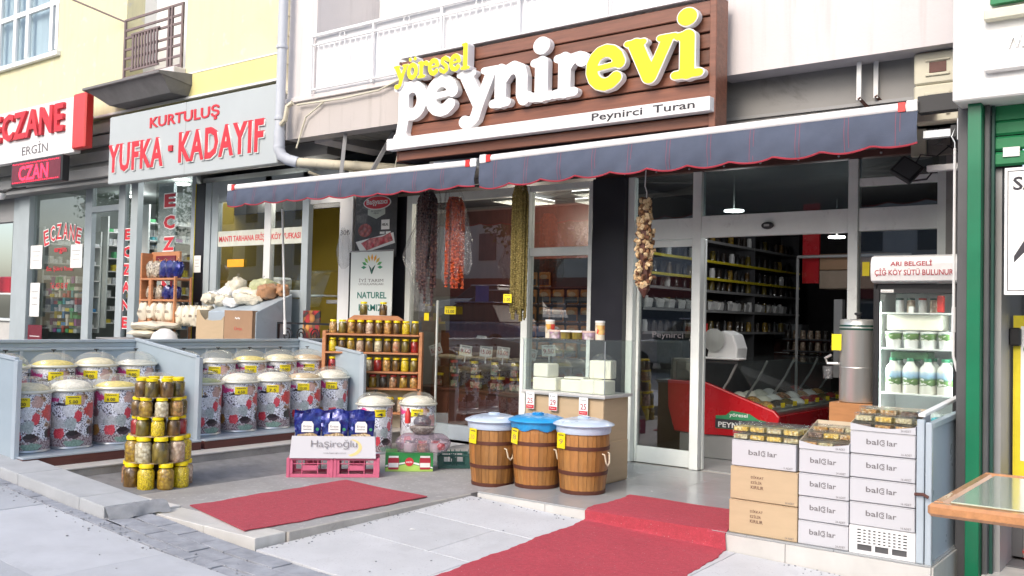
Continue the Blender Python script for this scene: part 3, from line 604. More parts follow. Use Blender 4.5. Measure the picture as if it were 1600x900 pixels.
bj2 = MB().lathe([(0, 0), (.04, 0), (.04, .07), (.034, .08), (.034, .115), (0, .116)], 8).mesh('jar', C['garlic'], True)
for z in (.9, 1.06, 1.22):
    for k in range(11): tag(link('jar', random.choice([bj, bj2]), None, (-4.93+k*.104, 12.88, z)), f'small labelled jar, {ordn[k]} from left on the {["lower", "middle", "upper"][int((z-.9)/.15)]} dark back shelf', 'jar', 'jars on the dark back shelves')
wc = thing('wall_cupboard', 'beige cupboards high on the wall inside the doorway', 'cupboard', (-3.42, 11.5, 1.86))
bx('door', mat('beige_board', (.30, .23, .17), .6), -.6, .3, 0, .4, 0, .22, wc); bx('door', M['kraft_dk'], -.6, .3, 0, .4, .23, .42, wc)
tag(bx('cabinet_frame', M['mid_grey'], -3.74, -3.64, 11.2, 11.3, .8, 1.72), 'pale framed glass cabinet at the right inside the doorway', 'cabinet')
tag(MB().tube([(-4.22, 11.3, .0), (-4.22, 11.3, 2.2), (-4.22, 11.3, 2.24), (-2.9, 11.3, 2.24)], .018, 6).build('pipe_frame', M['mid_grey']), 'grey tubular frame standing inside the shop', 'frame')
for lab, x, y, z, r in (('round ceiling lamp seen through the doorway', -3.35, 10.1, 2.34, .085), ('added lamp behind the hazy glass over the doorway, standing for a lamp reflection', -4.03, 9.0, 2.54, .10)):  # second one is added: it stands in for a lamp's reflection in the transom
    t = thing('ceiling_lamp', lab, 'lamp', (x, y, z)); MB().lathe([(0, 0), (r, .005), (r, .02), (0, .03)], 20).build('diffuser', M['lamp'], t, smooth=True)
    MB().tube([(0, 0, .03), (0, 0, .42)], .008, 6).build('cord', M['mid_grey'], t)
    L = bpy.data.lights.new('lamp_light', 'POINT'); L.energy = 7; L.color = (.95, .97, 1); L.shadow_soft_size = .1; lo = bpy.data.objects.new('lamp_light', L); COL.objects.link(lo); lo.parent = t; lo.location = (0, 0, -.12)
# louvre ceiling lights
for i, (x, y) in enumerate(((-5.75, 9.3), (-6.1, 9.9), (-7.0, 9.4))):
    t = thing('louvre_light', ('square louvred ceiling light behind the top of the right window', 'square louvred ceiling light farther back in the dark shop', 'square louvred ceiling light above the left window')[i], 'ceiling light', (x, y, 2.88))
    bx('diffuser', M['lamp_soft'], -.28, .28, -.28, .28, 0, .01, t, 0)
    L = bpy.data.lights.new('lamp_light', 'POINT'); L.energy = (10, 8, 24)[i]; L.color = (1, .88, .74); L.shadow_soft_size = .2; lo = bpy.data.objects.new('lamp_light', L); COL.objects.link(lo); lo.parent = t; lo.location = (0, 0, -.25)
    for k in range(7): bx('louvre', M['steel'], -.28+k*.0925, -.272+k*.0925, -.28, .28, -.035, -.002, t, 0); bx('louvre', M['steel'], -.28, .28, -.281+k*.0925, -.273+k*.0925, -.036, -.001, t, 0)

# coffee/sausage packs hanging behind window two
pk = MB().box(-.075, .075, -.02, .02, 0, .165).mesh('body', mat('orange_brown_pack', (.55, .22, .05), .35, 0, .45, 11, .3, 14, coat=.4), bevel=.012)
pl = MB().box(-.07, .07, -.0235, -.0205, .015, .085).mesh('label_patch', M['black_ink'])
pt = MB().lathe([(.05, 0), (.053, .004)], 14, (0, 0, 0), mtx=Matrix.Translation((0, -.022, .11)) @ Matrix.Rotation(R(90), 4, 'X') @ Matrix.Diagonal((1, .5, 1, 1))).mesh('arch', M['kraft'])
pb = thing('pack_board', 'dark board behind the right window hung with orange packs', 'display board', (-6.0, 8.86, 0))
bx('board', M['dark_wall'], -.62, .62, .02, .05, .3, 2.1, pb, 0)
for z in (.78, .98, 1.18, 1.38, 1.58, 1.78): bx('rail', M['int_wood'], -.62, .62, -.05, .018, z-.015, z-.003, pb, 0)
proto = None
for ri, z in enumerate((1.78, 1.58, 1.38, 1.18, .98)):
    for k in range(6):
        if ri == 0 and k in (2, 3, 4): continue
        lab = f'orange pack, {ordn[k]} from left in the {["top", "second", "third", "fourth", "lowest"][ri]} row of the pack board'
        if proto is None:
            proto = thing('food_pack', lab, 'pack', (-6.42+k*.19, 8.82, z), 0, 'orange packs behind the right window'); link('body', pk, proto); link('label_patch', pl, proto); link('arch', pt, proto); link('white_edge', MB().box(-.078, .078, .0, .012, -.004, .01).mesh('white_edge', M['paper']), proto)
        else: dup(proto, lab, (-6.42+k*.19+random.uniform(-.008, .008), 8.82, z))

# honey window display -------------------------------------------------------
hw = thing('window_cabinet', 'dark maroon wooden cabinet inside the left window under the honey jars', 'cabinet', (-7.0, 8.5, .04))
bx('front', M['int_wood'], -.95, .8, 0, .02, .0, .50, hw, .002); bx('shelf', M['int_wood'], -.95, .8, -.03, .55, .503, .53, hw, .003); bx('side', M['int_wood'], -.95, .8, .5, .53, .531, 1.2, hw, 0)
for k in range(6): bx('front_panel', M['int_wood'], -.93+k*.29, -.66+k*.29, -.012, -.001, .04, .47, hw, .003)
gj = MB().lathe([(0, 0), (.12, 0), (.125, .02), (.125, .27), (.12, .29)], 20).mesh('glass', M['jar_glass'], True)
gc = MB().lathe([(0, .004), (.118, .004), (.12, .20), (0, .22)], 18).mesh('contents', C['brown'], True)
gl = MB().lathe([(0, .29), (.135, .29), (.135, .31), (.08, .33), (0, .335)], 20).mesh('lid', mat('beige_drum_lid', (.40, .34, .24), .5, 0, .1, 5), True)
p0 = None
for k in range(6):
    lab = f'large olive drum with beige lid, {ordn[k]} from left behind the left window'
    if p0 is None: p0 = thing('storage_jar', lab, 'jar', (-7.72, 8.86, .571), 0, 'large drums behind the left window'); link('glass', gj, p0); link('contents', gc, p0); link('lid', gl, p0); p0.scale = (1.05, 1.05, 1.14)
    else: dup(p0, lab, (-7.72+k*.285, 8.86, .571))
jb = MB().lathe([(0, 0), (.042, 0), (.045, .01), (.045, .075), (.038, .09), (.038, .095), (0, .095)], 12).mesh('glass', mat('dark_honey_glass', (.05, .02, .012), .12, 0, .2, 8, coat=.6), True)
jy = MB().lathe([(0, .095), (.042, .095), (.042, .115), (0, .117)], 12).mesh('lid', M['lid_y'], True); jr = MB().lathe([(0, .095), (.042, .095), (.042, .115), (0, .117)], 12).mesh('lid', M['lid_r'], True)
lb = MB()
for a in range(5):
    t0 = R(-60+a*24-90); t1 = R(-60+(a+1)*24-90)
    lb.add([(.0462*math.cos(t0), .0462*math.sin(t0), .012), (.0462*math.cos(t1), .0462*math.sin(t1), .012), (.0462*math.cos(t1), .0462*math.sin(t1), .062), (.0462*math.cos(t0), .0462*math.sin(t0), .062)], [(0, 1, 2, 3)])
lbm = lb.mesh('wrapper', chunky('jar_label_print', (.05, .22, .07), (.70, .68, .55), 55, .5, .2, (.6, .05, .04)), True)
pos = [(-7.62, 0, 0), (-7.38, 0, 1), (-7.38, 1, 1), (-7.08, 0, 0), (-7.00, 0, 0), (-7.06, 1, 0), (-6.78, 0, 0), (-6.68, 0, 0), (-6.76, 1, 0), (-6.50, 0, 0), (-6.40, 0, 0), (-6.47, 1, 0), (-6.25, 0, 0)]
for k, (x, lv, c) in enumerate(pos):
    h = thing('honey_jar', f'dark labelled jar with {"red" if c else "yellow"} lid, {ordn[k]} from left on the maroon cabinet{", stacked" if lv else ""}', 'jar', (x, 8.6+(.02 if not lv else .0), .571+lv*.165), R(15), 'labelled jars behind the left window'); h.scale = (1.05, 1.05, 1.4)
    link('glass', jb, h); link('wrapper', lbm, h); link('lid', jr if c else jy, h)
for x, s, an, wh in ((-7.62, '5.00', -18, 'leftmost'), (-7.18, '9.00', 6, 'second from left'), (-6.87, '15.00', 4, 'third from left'), (-6.62, '10.00', 5, 'fourth from left'), (-6.25, '9.00', 14, 'tilted before the window post'), (-5.98, '9.50', -3, 'behind the cheese case')):
    t = thing('price_card', f'white staked price card reading {s}, {wh}', 'price card', (x, 8.56, .955 if s != '9.50' else 1.0)); t.rotation_euler = (0, R(an), R(20)); t.scale = (1.25, 1.25, 1.25)
    bx('card', M['paper'], -.062, .062, 0, .003, 0, .10, t, 0); bx('stake', M['white_pl'], -.006, .006, .003, .006, -.06, .03, t, 0)
    text(s, .10, .042, M['dred_ink'], t, (0, -.001, .045), bold=.01); text('~~~~~~', .08, .012, M['grey_ink'], t, (0, -.001, .086))
def ytag(x, y, z, s, lab, wd=.13, h=.08, rz=0, ry=0, parent=None):
    t = thing('price_tag', lab, 'price tag', (x, y, z)) if parent is None else None
    if t is None:
        t = link('price_tag', MB().box(-wd/2, wd/2, -.003, 0, 0, h).mesh('price_tag', M['tag']), parent, (x, y, z)); t.rotation_euler = (0, ry, rz)
    else: t.rotation_euler = (0, ry, rz); bx('card', M['tag'], -wd/2, wd/2, -.003, 0, 0, h, t, 0)
    if s: text(s, wd*.7, h*.42, M['black_ink'], t, (0, -.0032, h*.36), .0006, bold=.01); text('~~~~~', wd*.66, h*.1, M['black_ink'], t, (0, -.0032, h*.82), .0006)
    return t
ytag(-7.2, 8.3, 1.44, '15.00', 'yellow price tag reading 15.00 hanging at the left window', .17, .09)
ytag(-7.55, 8.28, 1.36, '', 'small yellow card at the left edge of the left window', .075, .09)
tag(MB().hexa([(-7.05, 8.6, 1.17), (-6.9, 8.6, 1.17), (-6.9, 8.62, 1.17), (-7.05, 8.62, 1.17)], [(-7.03, 8.6, 1.2), (-6.92, 8.6, 1.195), (-6.92, 8.62, 1.195), (-7.03, 8.62, 1.2)]).build('paper_slip', M['paper']), 'small torn white paper slip behind the left window', 'paper')

# ------------------------------------------------------------------ brown sign with raised letters
import numpy as np
def arc(cx, cz, rx, rz_, a0, a1, n=12): return [(cx+rx*math.cos(R(a0+(a1-a0)*i/n)), cz+rz_*math.sin(R(a0+(a1-a0)*i/n))) for i in range(n+1)]
def seg(*p): return list(p)
# strokes: (points, radius); unit = x height
GL = {
 'p': (1.02, [(seg((.30, .86), (.30, .0), (.24, -.34)), .155), (arc(.56, .50, .29, .36, 125, -125), .15), (seg((.10, .86), (.34, .88)), .09), (seg((.12, -.40), (.34, -.40)), .10)]),
 'e': (1.0, [(arc(.50, .50, .33, .37, 12, 318), .15), (seg((.24, .50), (.82, .55)), .075), (seg((.80, .56), (.82, .60)), .12)]),
 'y': (1.06, [(seg((.26, .86), (.58, .20)), .16), (seg((.90, .86), (.62, .18), (.50, -.18), (.34, -.30)), .125), (seg((.08, .92), (.44, .92)), .08), (seg((.72, .92), (1.06, .92)), .08), (seg((.26, -.26), (.24, -.24)), .15)]),
 'n': (1.08, [(seg((.28, .86), (.28, .12)), .15), (seg((.08, .09), (.46, .09)), .10), (seg((.10, .88), (.28, .90)), .09), (seg((.34, .66), (.46, .82), (.62, .88), (.78, .80), (.83, .62), (.83, .22), (.88, .10)), .145), (seg((.86, .12), (1.0, .16)), .10)]),
 'i': (.62, [(seg((.32, .86), (.32, .12)), .155), (seg((.10, .09), (.54, .09)), .10), (seg((.14, .88), (.30, .90)), .09), (seg((.31, 1.26), (.311, 1.26)), .20)]),
 'r': (.88, [(seg((.30, .86), (.30, .12)), .15), (seg((.08, .09), (.54, .09)), .10), (seg((.12, .88), (.30, .90)), .09), (seg((.36, .66), (.50, .84), (.66, .86)), .11), (seg((.72, .78), (.721, .78)), .165)]),
 'v': (1.06, [(seg((.24, .86), (.52, .16)), .165), (seg((.86, .86), (.56, .16)), .13), (seg((.06, .92), (.40, .92)), .08), (seg((.72, .92), (1.02, .92)), .08)]),
 'o': (1.0, [(arc(.5, .5, .31, .36, 0, 360, 20), .15)]),
 'ö': (1.0, [(arc(.5, .5, .31, .36, 0, 360, 20), .15), (seg((.30, 1.2), (.301, 1.2)), .13), (seg((.70, 1.2), (.701, 1.2)), .13)]),
 's': (.86, [(seg((.68, .78), (.50, .88), (.30, .82), (.26, .66), (.44, .52), (.60, .40), (.62, .20), (.42, .10), (.20, .20)), .13), (seg((.72, .72), (.721, .76)), .12), (seg((.16, .28), (.161, .24)), .12)]),
 'l': (.60, [(seg((.32, 1.36), (.32, .12)), .155), (seg((.10, .09), (.54, .09)), .10), (seg((.14, 1.40), (.30, 1.40)), .09)]),
}
def glyph_mesh(ch, width, xh, depth, grow, m, name, y0, res=.034):
    adv, st = GL[ch]; kx = width/adv; ks = xh
    xs = np.arange(-.25, adv+.3, res); zs = np.arange(-.68, 1.66, res); X, Z = np.meshgrid(xs, zs, indexing='ij'); F = np.full(X.shape, 9.)
    for pts, r in st:
        for a, b in zip(pts, pts[1:]):
            ax, az = a; bx_, bz = b; L = (bx_-ax)**2+(bz-az)**2+1e-12
            t = np.clip(((X-ax)*(bx_-ax)+(Z-az)*(bz-az))/L, 0, 1)
            F = np.minimum(F, np.hypot(X-ax-t*(bx_-ax), Z-az-t*(bz-az))-r)
    F = F-grow; ids = {}; V = []; faces = []; cont = []
    def vid(key, x, z):
        if key not in ids: ids[key] = len(V); V.append((x, z))
        return ids[key]
    nx, nz = F.shape
    for i in range(nx-1):
        for j in range(nz-1):
            c = [(i, j), (i+1, j), (i+1, j+1), (i, j+1)]; f = [F[a] for a in c]
            if min(f) >= 0: continue
            poly = []; cr = []
            for k in range(4):
                a, b = c[k], c[(k+1) % 4]; fa, fb_ = f[k], f[(k+1) % 4]
                if fa < 0: poly.append(vid(('c',)+a, xs[a[0]], zs[a[1]]))
                if (fa < 0) != (fb_ < 0):
                    t = fa/(fa-fb_); x = xs[a[0]]+(xs[b[0]]-xs[a[0]])*t; z = zs[a[1]]+(zs[b[1]]-zs[a[1]])*t
                    q = vid(('e',)+tuple(sorted((a, b))), x, z); poly.append(q); cr.append(q)
            if len(poly) > 2: faces.append(poly)
            for k in range(0, len(cr)-1, 2): cont.append((cr[k], cr[k+1]))
    n = len(V); mb = MB(); cx = adv/2
    mb.v = [((x-cx)*kx, y0-depth, z*ks) for x, z in V]+[((x-cx)*kx, y0, z*ks) for x, z in V]
    mb.f = [tuple(p) for p in faces]+[tuple(n+q for q in p[::-1]) for p in faces]+[(a, b, b+n, a+n) for a, b in cont]
    return mb.mesh(name, m)
sg = thing('shop_sign', 'large brown plank sign with raised white and yellow letters above the awning', 'sign', (-5.1, 7.0, 3.0))
bx('backing', M['sign_gap'], -1.72, 1.745, .03, .2, .0, 1.03, sg, 0)
zz = [-.01, .10, .225, .36, .495, .63, .765, .90, 1.035]
for k in range(8): bx('plank', M['sign_wood'], -1.735, 1.74, .006 if k % 2 else .0, .029, zz[k]+.008, zz[k+1]-.008, sg, .006)
bx('side_board', M['sign_wood'], 1.741, 1.80, -.02, .2, -.02, 1.06, sg, .005); bx('side_board', M['sign_wood'], -1.76, -1.736, .0, .2, -.01, 1.03, sg, .004)
bx('top_flashing', M['tube_white'], -1.75, 1.80, -.0, .2, 1.061, 1.075, sg, .003)
bx('strip_box', M['white_pl'], -1.81, 1.79, -.10, -.001, .10, .215, sg, .003)
text('Peynirci  Turan', .98, .085, M['black_ink'], sg, (1.17, -.101, .155), .002, bold=.012)
li = 0
for ch, x0, x1, yel in (('p', -6.85, -6.38, 0), ('e', -6.42, -5.97, 0), ('y', -6.00, -5.50, 0), ('n', -5.58, -5.09, 0), ('i', -5.13, -4.84, 0), ('r', -4.86, -4.47, 0), ('e', -4.51, -4.08, 1), ('v', -4.11, -3.61, 1), ('i', -3.67, -3.37, 1)):
    L = link('letter', glyph_mesh(ch, x1-x0, .40, .07, 0, M['w_letter'], 'letter', 0), sg, ((x0+x1)/2+5.1, -.001-.0035*li, .385)); li += 1
    if yel: link('letter_face', glyph_mesh(ch, x1-x0, .40, .006, -.022, M['y_letter'], 'letter_face', -.0705), L); L['label'] = 'white raised letter with a yellow face'
xs0 = -6.83; li = 0
for ch, wd in (('y', .185), ('ö', .155), ('r', .14), ('e', .15), ('s', .135), ('e', .15), ('l', .105)):
    L = link('letter', glyph_mesh(ch, wd*1.08, .175, .095, .0, M['w_letter'], 'letter', 0, .045), sg, (xs0+wd/2+5.1, -.001-.0035*li, .785)); li += 1
    link('letter_face', glyph_mesh(ch, wd*1.08, .175, .006, -.02, M['y_letter'], 'letter_face', -.0955, .045), L); L['label'] = 'small yellow faced letter of the upper line'; xs0 += wd

# ------------------------------------------------------------------ awnings
def awning(name, label, x0, x1, zc, ntop):
    t = thing('awning', label, 'awning', ((x0+x1)/2, 6.9, zc)); h = (x1-x0)/2; t.rotation_euler.y = .0025 if x0 < -9 else -.0123
    MB().tube([(-h, 0, 0), (h, 0, 0)], .036, 14).build('front_rail', M['tube_white'], t, smooth=True)
    bx('rail_gutter', M['tube_white'], -h, h, .0, .035, -.03, .04, t, .004)
    mb = MB(); n = int((x1-x0)*28); zb = []
    sc_l = .36
    rows = 7
    for i in range(n+1):
        x = -h+(x1-x0)*i/n; sca = abs(math.sin(math.pi*(x+h)/sc_l))**.8
        low = -ntop[0]-ntop[1]*sca-.008*math.sin(x*2.1); zb.append((x, low))
        for q in range(rows+1):
            v = q/rows; z = -.025+(low+.025)*v
            mb.v.append((x, -.03-.02*math.sin(v*2.6)+.012*math.sin(x*5.5)*v+.006*math.sin(x*23+q)*v, z))
    for i in range(n):
        for q in range(rows): a = i*(rows+1)+q; mb.f.append((a, a+rows+1, a+rows+2, a+1))
    nb = len(mb.v); base = list(mb.f); mb.v += [(x, y+.004, z) for x, y, z in mb.v]; mb.f += [tuple(nb+i for i in f[::-1]) for f in base]
    mb.build('valance', M['awning'], t, smooth=True)
    pp = [mb.v[i*(rows+1)+rows] for i in range(n+1)]
    MB().tube([(x, y+.002, z) for x, y, z in pp], .0085, 5).build('piping', M['awning_red'], t, smooth=True)
    k = 0; x = -h+.18
    while x < h-.05:
        i = int((x+h)/(x1-x0)*n)
        for dx in (0, .03):
            mb2 = MB()
            for q in range(rows):
                a = mb.v[i*(rows+1)+q]; b = mb.v[i*(rows+1)+q+1]
                mb2.add([(a[0]+dx-.0018, a[1]-.0022, a[2]), (a[0]+dx+.0018, a[1]-.0022, a[2]), (b[0]+dx+.0018, b[1]-.0022, b[2]), (b[0]+dx-.0018, b[1]-.0022, b[2])], [(0, 1, 2, 3)])
            mb2.build('seam_stitch', M['awning_seam'], t)
        x += .36
    MB().hexa([(-h, .035, .01), (h, .035, .01), (h, .6, .10), (-h, .6, .10)], [(-h, .035, .016), (h, .035, .016), (h, .6, .106), (-h, .6, .106)]).build('canopy', M['awning'], t)
    MB().tube([(-h, .58, .13), (h, .58, .13)], .035, 10).build('roller', M['galv'], t, smooth=True)
    for s in (-1, 1):
        MB().tube([(s*(h-.25), .02, -.03), (s*(h-.25)-s*.9, .3, .03), (s*(h-.3), .56, .08)], .02, 6).build('folding_arm', M['galv'], t)
        MB().box(s*h-.075 if s > 0 else -h+.0, s*h if s > 0 else -h+.075, -.040, .037, -.038, .042).build('end_cap', M['white_pl'], t, bevel=.005)
        MB().box(s*h-.13 if s > 0 else -h+.08, s*h-.08 if s > 0 else -h+.13, -.041, .0, -.032, .034).build('brand_sticker', M['red_plastic'], t)
    return t
awning('awning', 'slate blue awning with red piping on the left, over the jar rack', -9.5, -5.68, 2.875, (.205, .026))
a2 = awning('awning', 'slate blue awning with red scalloped edge on the right, over the doorway', -5.64, -1.73, 2.92, (.25, .034))
MB().box(1.946, 2.45, .0, .09, -.05, .07).build('side_arm_cover', M['black'], a2, bevel=.004)
ab = thing('awning_bracket', 'grey steel bracket hooked beside the right end of the awning', 'bracket', (-1.55, 6.95, 2.72))
bx('arm', M['galv'], -.16, .13, -.02, .03, 0, .055, ab, .003); bx('plate', M['galv'], .06, .2, -.025, -.02, -.03, .12, ab, .002); bx('clamp', M['black'], .02, .06, -.03, .04, -.01, .075, ab, .003)
ck = thing('awning_crank', 'white awning crank rod hanging in front of the milk fridge', 'crank', (-1.485, 6.85, 0))
MB().tube([(0, 0, 2.62), (0, 0, 1.22), (.02, 0, 1.14), (.045, 0, 1.06), (.045, 0, .84)], .0095, 8).build('rod', M['white_pl'], ck, smooth=True)
MB().tube([(.045, 0, 1.02), (.045, 0, .84)], .016, 8).build('grip', M['white_pl'], ck, smooth=True); MB().tube([(0, 0, 1.55), (0, 0, 1.38)], .014, 8).build('grip', M['white_pl'], ck, smooth=True)
MB().tube([(0, 0, 2.62), (0, 0, 2.66), (-.02, 0, 2.70), (-.0, 0, 2.76), (.02, 0, 2.70), (0, 0, 2.66)], .005, 6).build('hook', M['galv'], ck)
tag(MB().hexa([(-1.99, 7.6, 3.0), (-1.60, 7.6, 3.0), (-1.60, 8.2, 3.0), (-1.99, 8.2, 3.0)], [(-1.99, 7.6, 3.01), (-1.60, 7.6, 3.01), (-1.60, 8.2, 3.01), (-1.99, 8.2, 3.01)]).build('shelf_plate', M['mid_grey']), 'grey plate behind the right end of the awning', 'plate')
# bits above the awning
acb = thing('vent_unit', 'weathered cream enamel unit with broken openings above the awning end', 'vent', (-1.77, 7.42, 2.93))
bx('panel', M['cream_box'], -.13, .19, 0, .12, .29, .53, acb, .012); bx('panel', M['cream_box'], -.13, .19, 0, .12, .0, .285, acb, .012)
bx('opening', M['rust_brown'], -.02, .1, -.004, 0, .37, .45, acb, .002); bx('rim', M['cream_box'], -.045, .125, -.012, -.001, .345, .365, acb, .004); bx('rim', M['cream_box'], -.045, .125, -.012, -.001, .455, .47, acb, .004)
bx('opening', M['dgrey'], -.02, .1, -.004, 0, .06, .2, acb, .002); bx('rim', M['cream_box'], -.05, -.022, -.014, -.001, .05, .22, acb, .004); bx('rim', M['cream_box'], .101, .128, -.014, -.001, .05, .22, acb, .004); bx('rim', M['cream_box'], -.05, .128, -.015, -.001, .201, .225, acb, .004)
eb = thing('wiring_box', 'open worn electrical box with tangled wires beside the awning end', 'wiring box', (-1.84, 8.0, 2.80))
bx('back', mat('grimy_back', (.25, .235, .21), .8, 0, .3, 6), -.22, .2, .0, .04, -.02, .26, eb, .004); bx('door_panel', M['cream_box'], -.22, -.1, -.02, -.001, -.02, .25, eb, .006)
for k in range(9):
    x, z = random.uniform(-.06, .14), random.uniform(.02, .2)
    MB().tube([(x, -.01, z), (x+random.uniform(-.06, .06), -.05, z+random.uniform(-.05, .05)), (x+random.uniform(-.08, .08), -.02, z+random.uniform(-.07, .07))], .006, 5).build('wire', random.choice([M['black'], M['mid_grey'], M['rust_brown']]), eb)
for lab, x, tilt in (('white steel bracket hanging from the overhang', -2.305, 0), ('rusty white bracket right of the clean one under the overhang', -2.20, .02)):
    b = thing('steel_bracket', lab, 'bracket', (x, 7.42+tilt*4, 3.16+tilt)); bx('strap', M['white_wall'], -.018, .018, 0, .012, 0, .305, b, .002)
    MB().tube([(0, 0, .02), (.04, .1, -.04)], .018, 4).build('foot', M['rust_brown'], b)
fl = thing('floodlight', 'black floodlight tilted under the awning at the right', 'floodlight', (-2.02, 7.8, 2.62))
mt = Matrix.Rotation(R(35), 4, 'Y') @ Matrix.Rotation(R(-30), 4, 'X')
MB().box(-.13, .06, -.03, .02, -.08, .1, mt).build('housing', M['black'], fl, bevel=.008); MB().box(-.11, .04, -.034, -.031, -.06, .08, mt).build('lens', M['dgrey'], fl)
MB().tube([(-.02, .03, -.06), (.12, .03, -.05), (.16, .03, .0), (.1, .06, .05)], .008, 5).build('yoke', M['black'], fl)
MB().tube([(.0, .05, .02), (.08, 0, .14), (.2, 0, .12), (.3, 0, .2), (.3, 0, .32)], .006, 5).build('cable', M['black'], fl)
tag(bx('lamp_arm', M['tube_white'], -1.86, -1.60, 7.65, 7.70, 2.60, 2.65, None, .006), 'white metal arm beside the black floodlight', 'bracket')
fx = thing('tube_light_fixture', 'long pale batten light between the sign and the awning', 'light fixture', (-5.9, 7.5, 3.02))
bx('batten', M['tube_white'], -.9, .9, 0, .06, 0, .04, fx, .004); MB().tube([(-.85, -.02, .0), (.85, -.02, .0)], .013, 8).build('tube', M['white_pl'], fx, smooth=True)
tag(MB().tube([(-4.9, 7.3, 3.0), (-4.7, 7.2, 3.06), (-4.3, 7.2, 3.0), (-3.9, 7.2, 3.02), (-3.5, 7.2, 3.1)], .006, 5).build('cable', M['white_pl']), 'white cable looping under the right half of the sign', 'cable')
for lab, x in (('black strut under the middle of the sign', -5.05), ('black strut under the sign, left of the middle one', -5.4)):
    tag(MB().tube([(x, 7.2, 2.98), (x+.12, 7.6, 3.2)], .02, 4).build('strut', M['black']), lab, 'strut')

# ------------------------------------------------------------------ hanging goods
hd = thing('dried_aubergine_string', 'long bunch of dried aubergine pieces hanging from the awning', 'dried food', (-4.21, 7.5, 1.71))
pcs = []
for q in range(4):
    s = random.uniform(.018, .026); mb = MB()
    mb.hexa([(-s, -s*.6, -s*.8), (s, -s*.5, -s*.9), (s*.8, s*.6, -s*.6), (-s*.9, s*.5, -s)], [(-s*.8, -s*.6, s*.7), (s*.7, -s*.7, s), (s, s*.4, s*.8), (-s, s*.6, s*.6)])
    pcs.append(mb.mesh('piece', mat('dried_piece_'+['pale', 'tan', 'brown', 'dark'][q], [(.62, .46, .27), (.50, .33, .17), (.26, .13, .06), (.14, .06, .03)][q], .75, 0, .3, 20, .4, 60), bevel=.004))
for k in range(285):
    z = random.uniform(0, .80); rad = .078*min(1, (z+.05)/.12)*(1 if z < .5 else 1-.5*(z-.5)/.3)*random.uniform(.55, 1.05); a = random.uniform(0, 6.283)
    o = link('piece', random.choices(pcs, [5, 4, 3, 2])[0], hd, (rad*math.cos(a), rad*math.sin(a), z)); o.rotation_euler = [random.uniform(0, 6) for _ in range(3)]
MB().tube([(0, 0, .7), (.01, 0, .86), (-.01, 0, .92), (0, 0, 1.12)], .006, 6).build('string', M['paper'], hd); MB().lathe([(.0, -.1), (.05, -.02), (.055, .4), (.03, .8), (0, .82)], 10, (0, 0, 0)).build('core', M['rust_brown'], hd)
def strands(name, label, cat, loc, n, wd, dp, z0, z1, m, beads, rad, jit=.12):
    t = thing(name, label, cat, loc)
    for k in range(n):
        a = random.uniform(0, 6.283); x = wd*math.cos(a)*random.uniform(.5, 1); y = dp*math.sin(a)*random.uniform(.5, 1); mb = MB(); zb = z0+random.uniform(0, jit)
        pts = []; rs = []; nb_ = beads
        for q in range(nb_*2+1):
            v = q/(nb_*2); tap = min(1, .55+v*0+.45*math.sin(min(1, (1-v)*6)*1.57)); pts.append((x*(1-.5*max(0, (v-.9)*10))+random.uniform(-.003, .003), y, zb+(z1-zb)*v)); rs.append(rad*(.55 if q % 2 else 1)*random.uniform(.8, 1.15)*tap)
        mb.tube(pts, rs, 5).build('strand', m, t)
    return t
ok_ = strands('dried_okra_strings', 'thick hank of olive dried okra strings hanging before the window post', 'dried food', (-5.615, 7.5, 0), 34, .095, .06, 1.38, 2.76, chunky('dried_okra', (.16, .125, .03), (.28, .225, .06), 90, .8, 0, (.40, .33, .12)), 55, .013, .14)
ytag(-5.68, 7.40, 1.56, '1.00', 'yellow price tag pinned on the okra strings', .085, .085, parent=None, rz=R(20))
rp = strands('dried_pepper_strings', 'orange red dried pepper strings in a clear plastic cover', 'dried food', (-6.48, 7.5, 0), 30, .12, .07, 1.70, 2.66, chunky('dried_pepper', (.50, .045, .01), (.62, .11, .015), 45, .5, .3, (.24, .02, .01)), 22, .022, .2)
ep = strands('dried_aubergine_strings', 'dark purple dried aubergine strings in a clear plastic cover', 'dried food', (-6.86, 7.5, 0), 30, .135, .07, 1.52, 2.74, chunky('dried_aubergine', (.03, .010, .014), (.065, .022, .025), 45, .6, .3, (.15, .07, .05)), 24, .022, .7)
def cover(parent, pts, seed):
    random.seed(seed); mb = MB(); n = 22; k = len(pts); ph = [random.uniform(-1, 1) for _ in range(n)]
    for z, wd, cx in pts:
        for i in range(n): a = 2*math.pi*i/n; g = 1+.2*ph[i]+.10*math.sin(z*19+i*2.1)+.12*random.uniform(-1, 1); mb.v.append((cx+wd*g*math.cos(a), .55*wd*g*math.sin(a), z))
    for q in range(k-1):
        for i in range(n): j = (i+1) % n; mb.f.append((q*n+i, q*n+j, (q+1)*n+j, (q+1)*n+i))
    mb.build('plastic_cover', M['bag_plastic'], parent)
cover(rp, [(1.74, .08, -.02), (1.82, .12, -.02), (1.95, .13, 0), (2.1, .15, .02), (2.2, .17, .06), (2.35, .155, .04), (2.5, .14, .02), (2.62, .12, 0), (2.74, .10, -.02), (2.82, .06, -.02)], 3)
cover(rp, [(1.85, .03, .17), (1.95, .06, .17), (2.15, .07, .15), (2.3, .05, .1)], 8)
cover(ep, [(1.46, .10, -.05), (1.6, .13, -.04), (1.8, .15, -.05), (1.98, .20, -.09), (2.05, .22, -.11), (2.2, .19, -.07), (2.35, .165, -.03), (2.5, .15, 0), (2.65, .125, .03), (2.8, .08, .05)], 5)
random.seed(11)

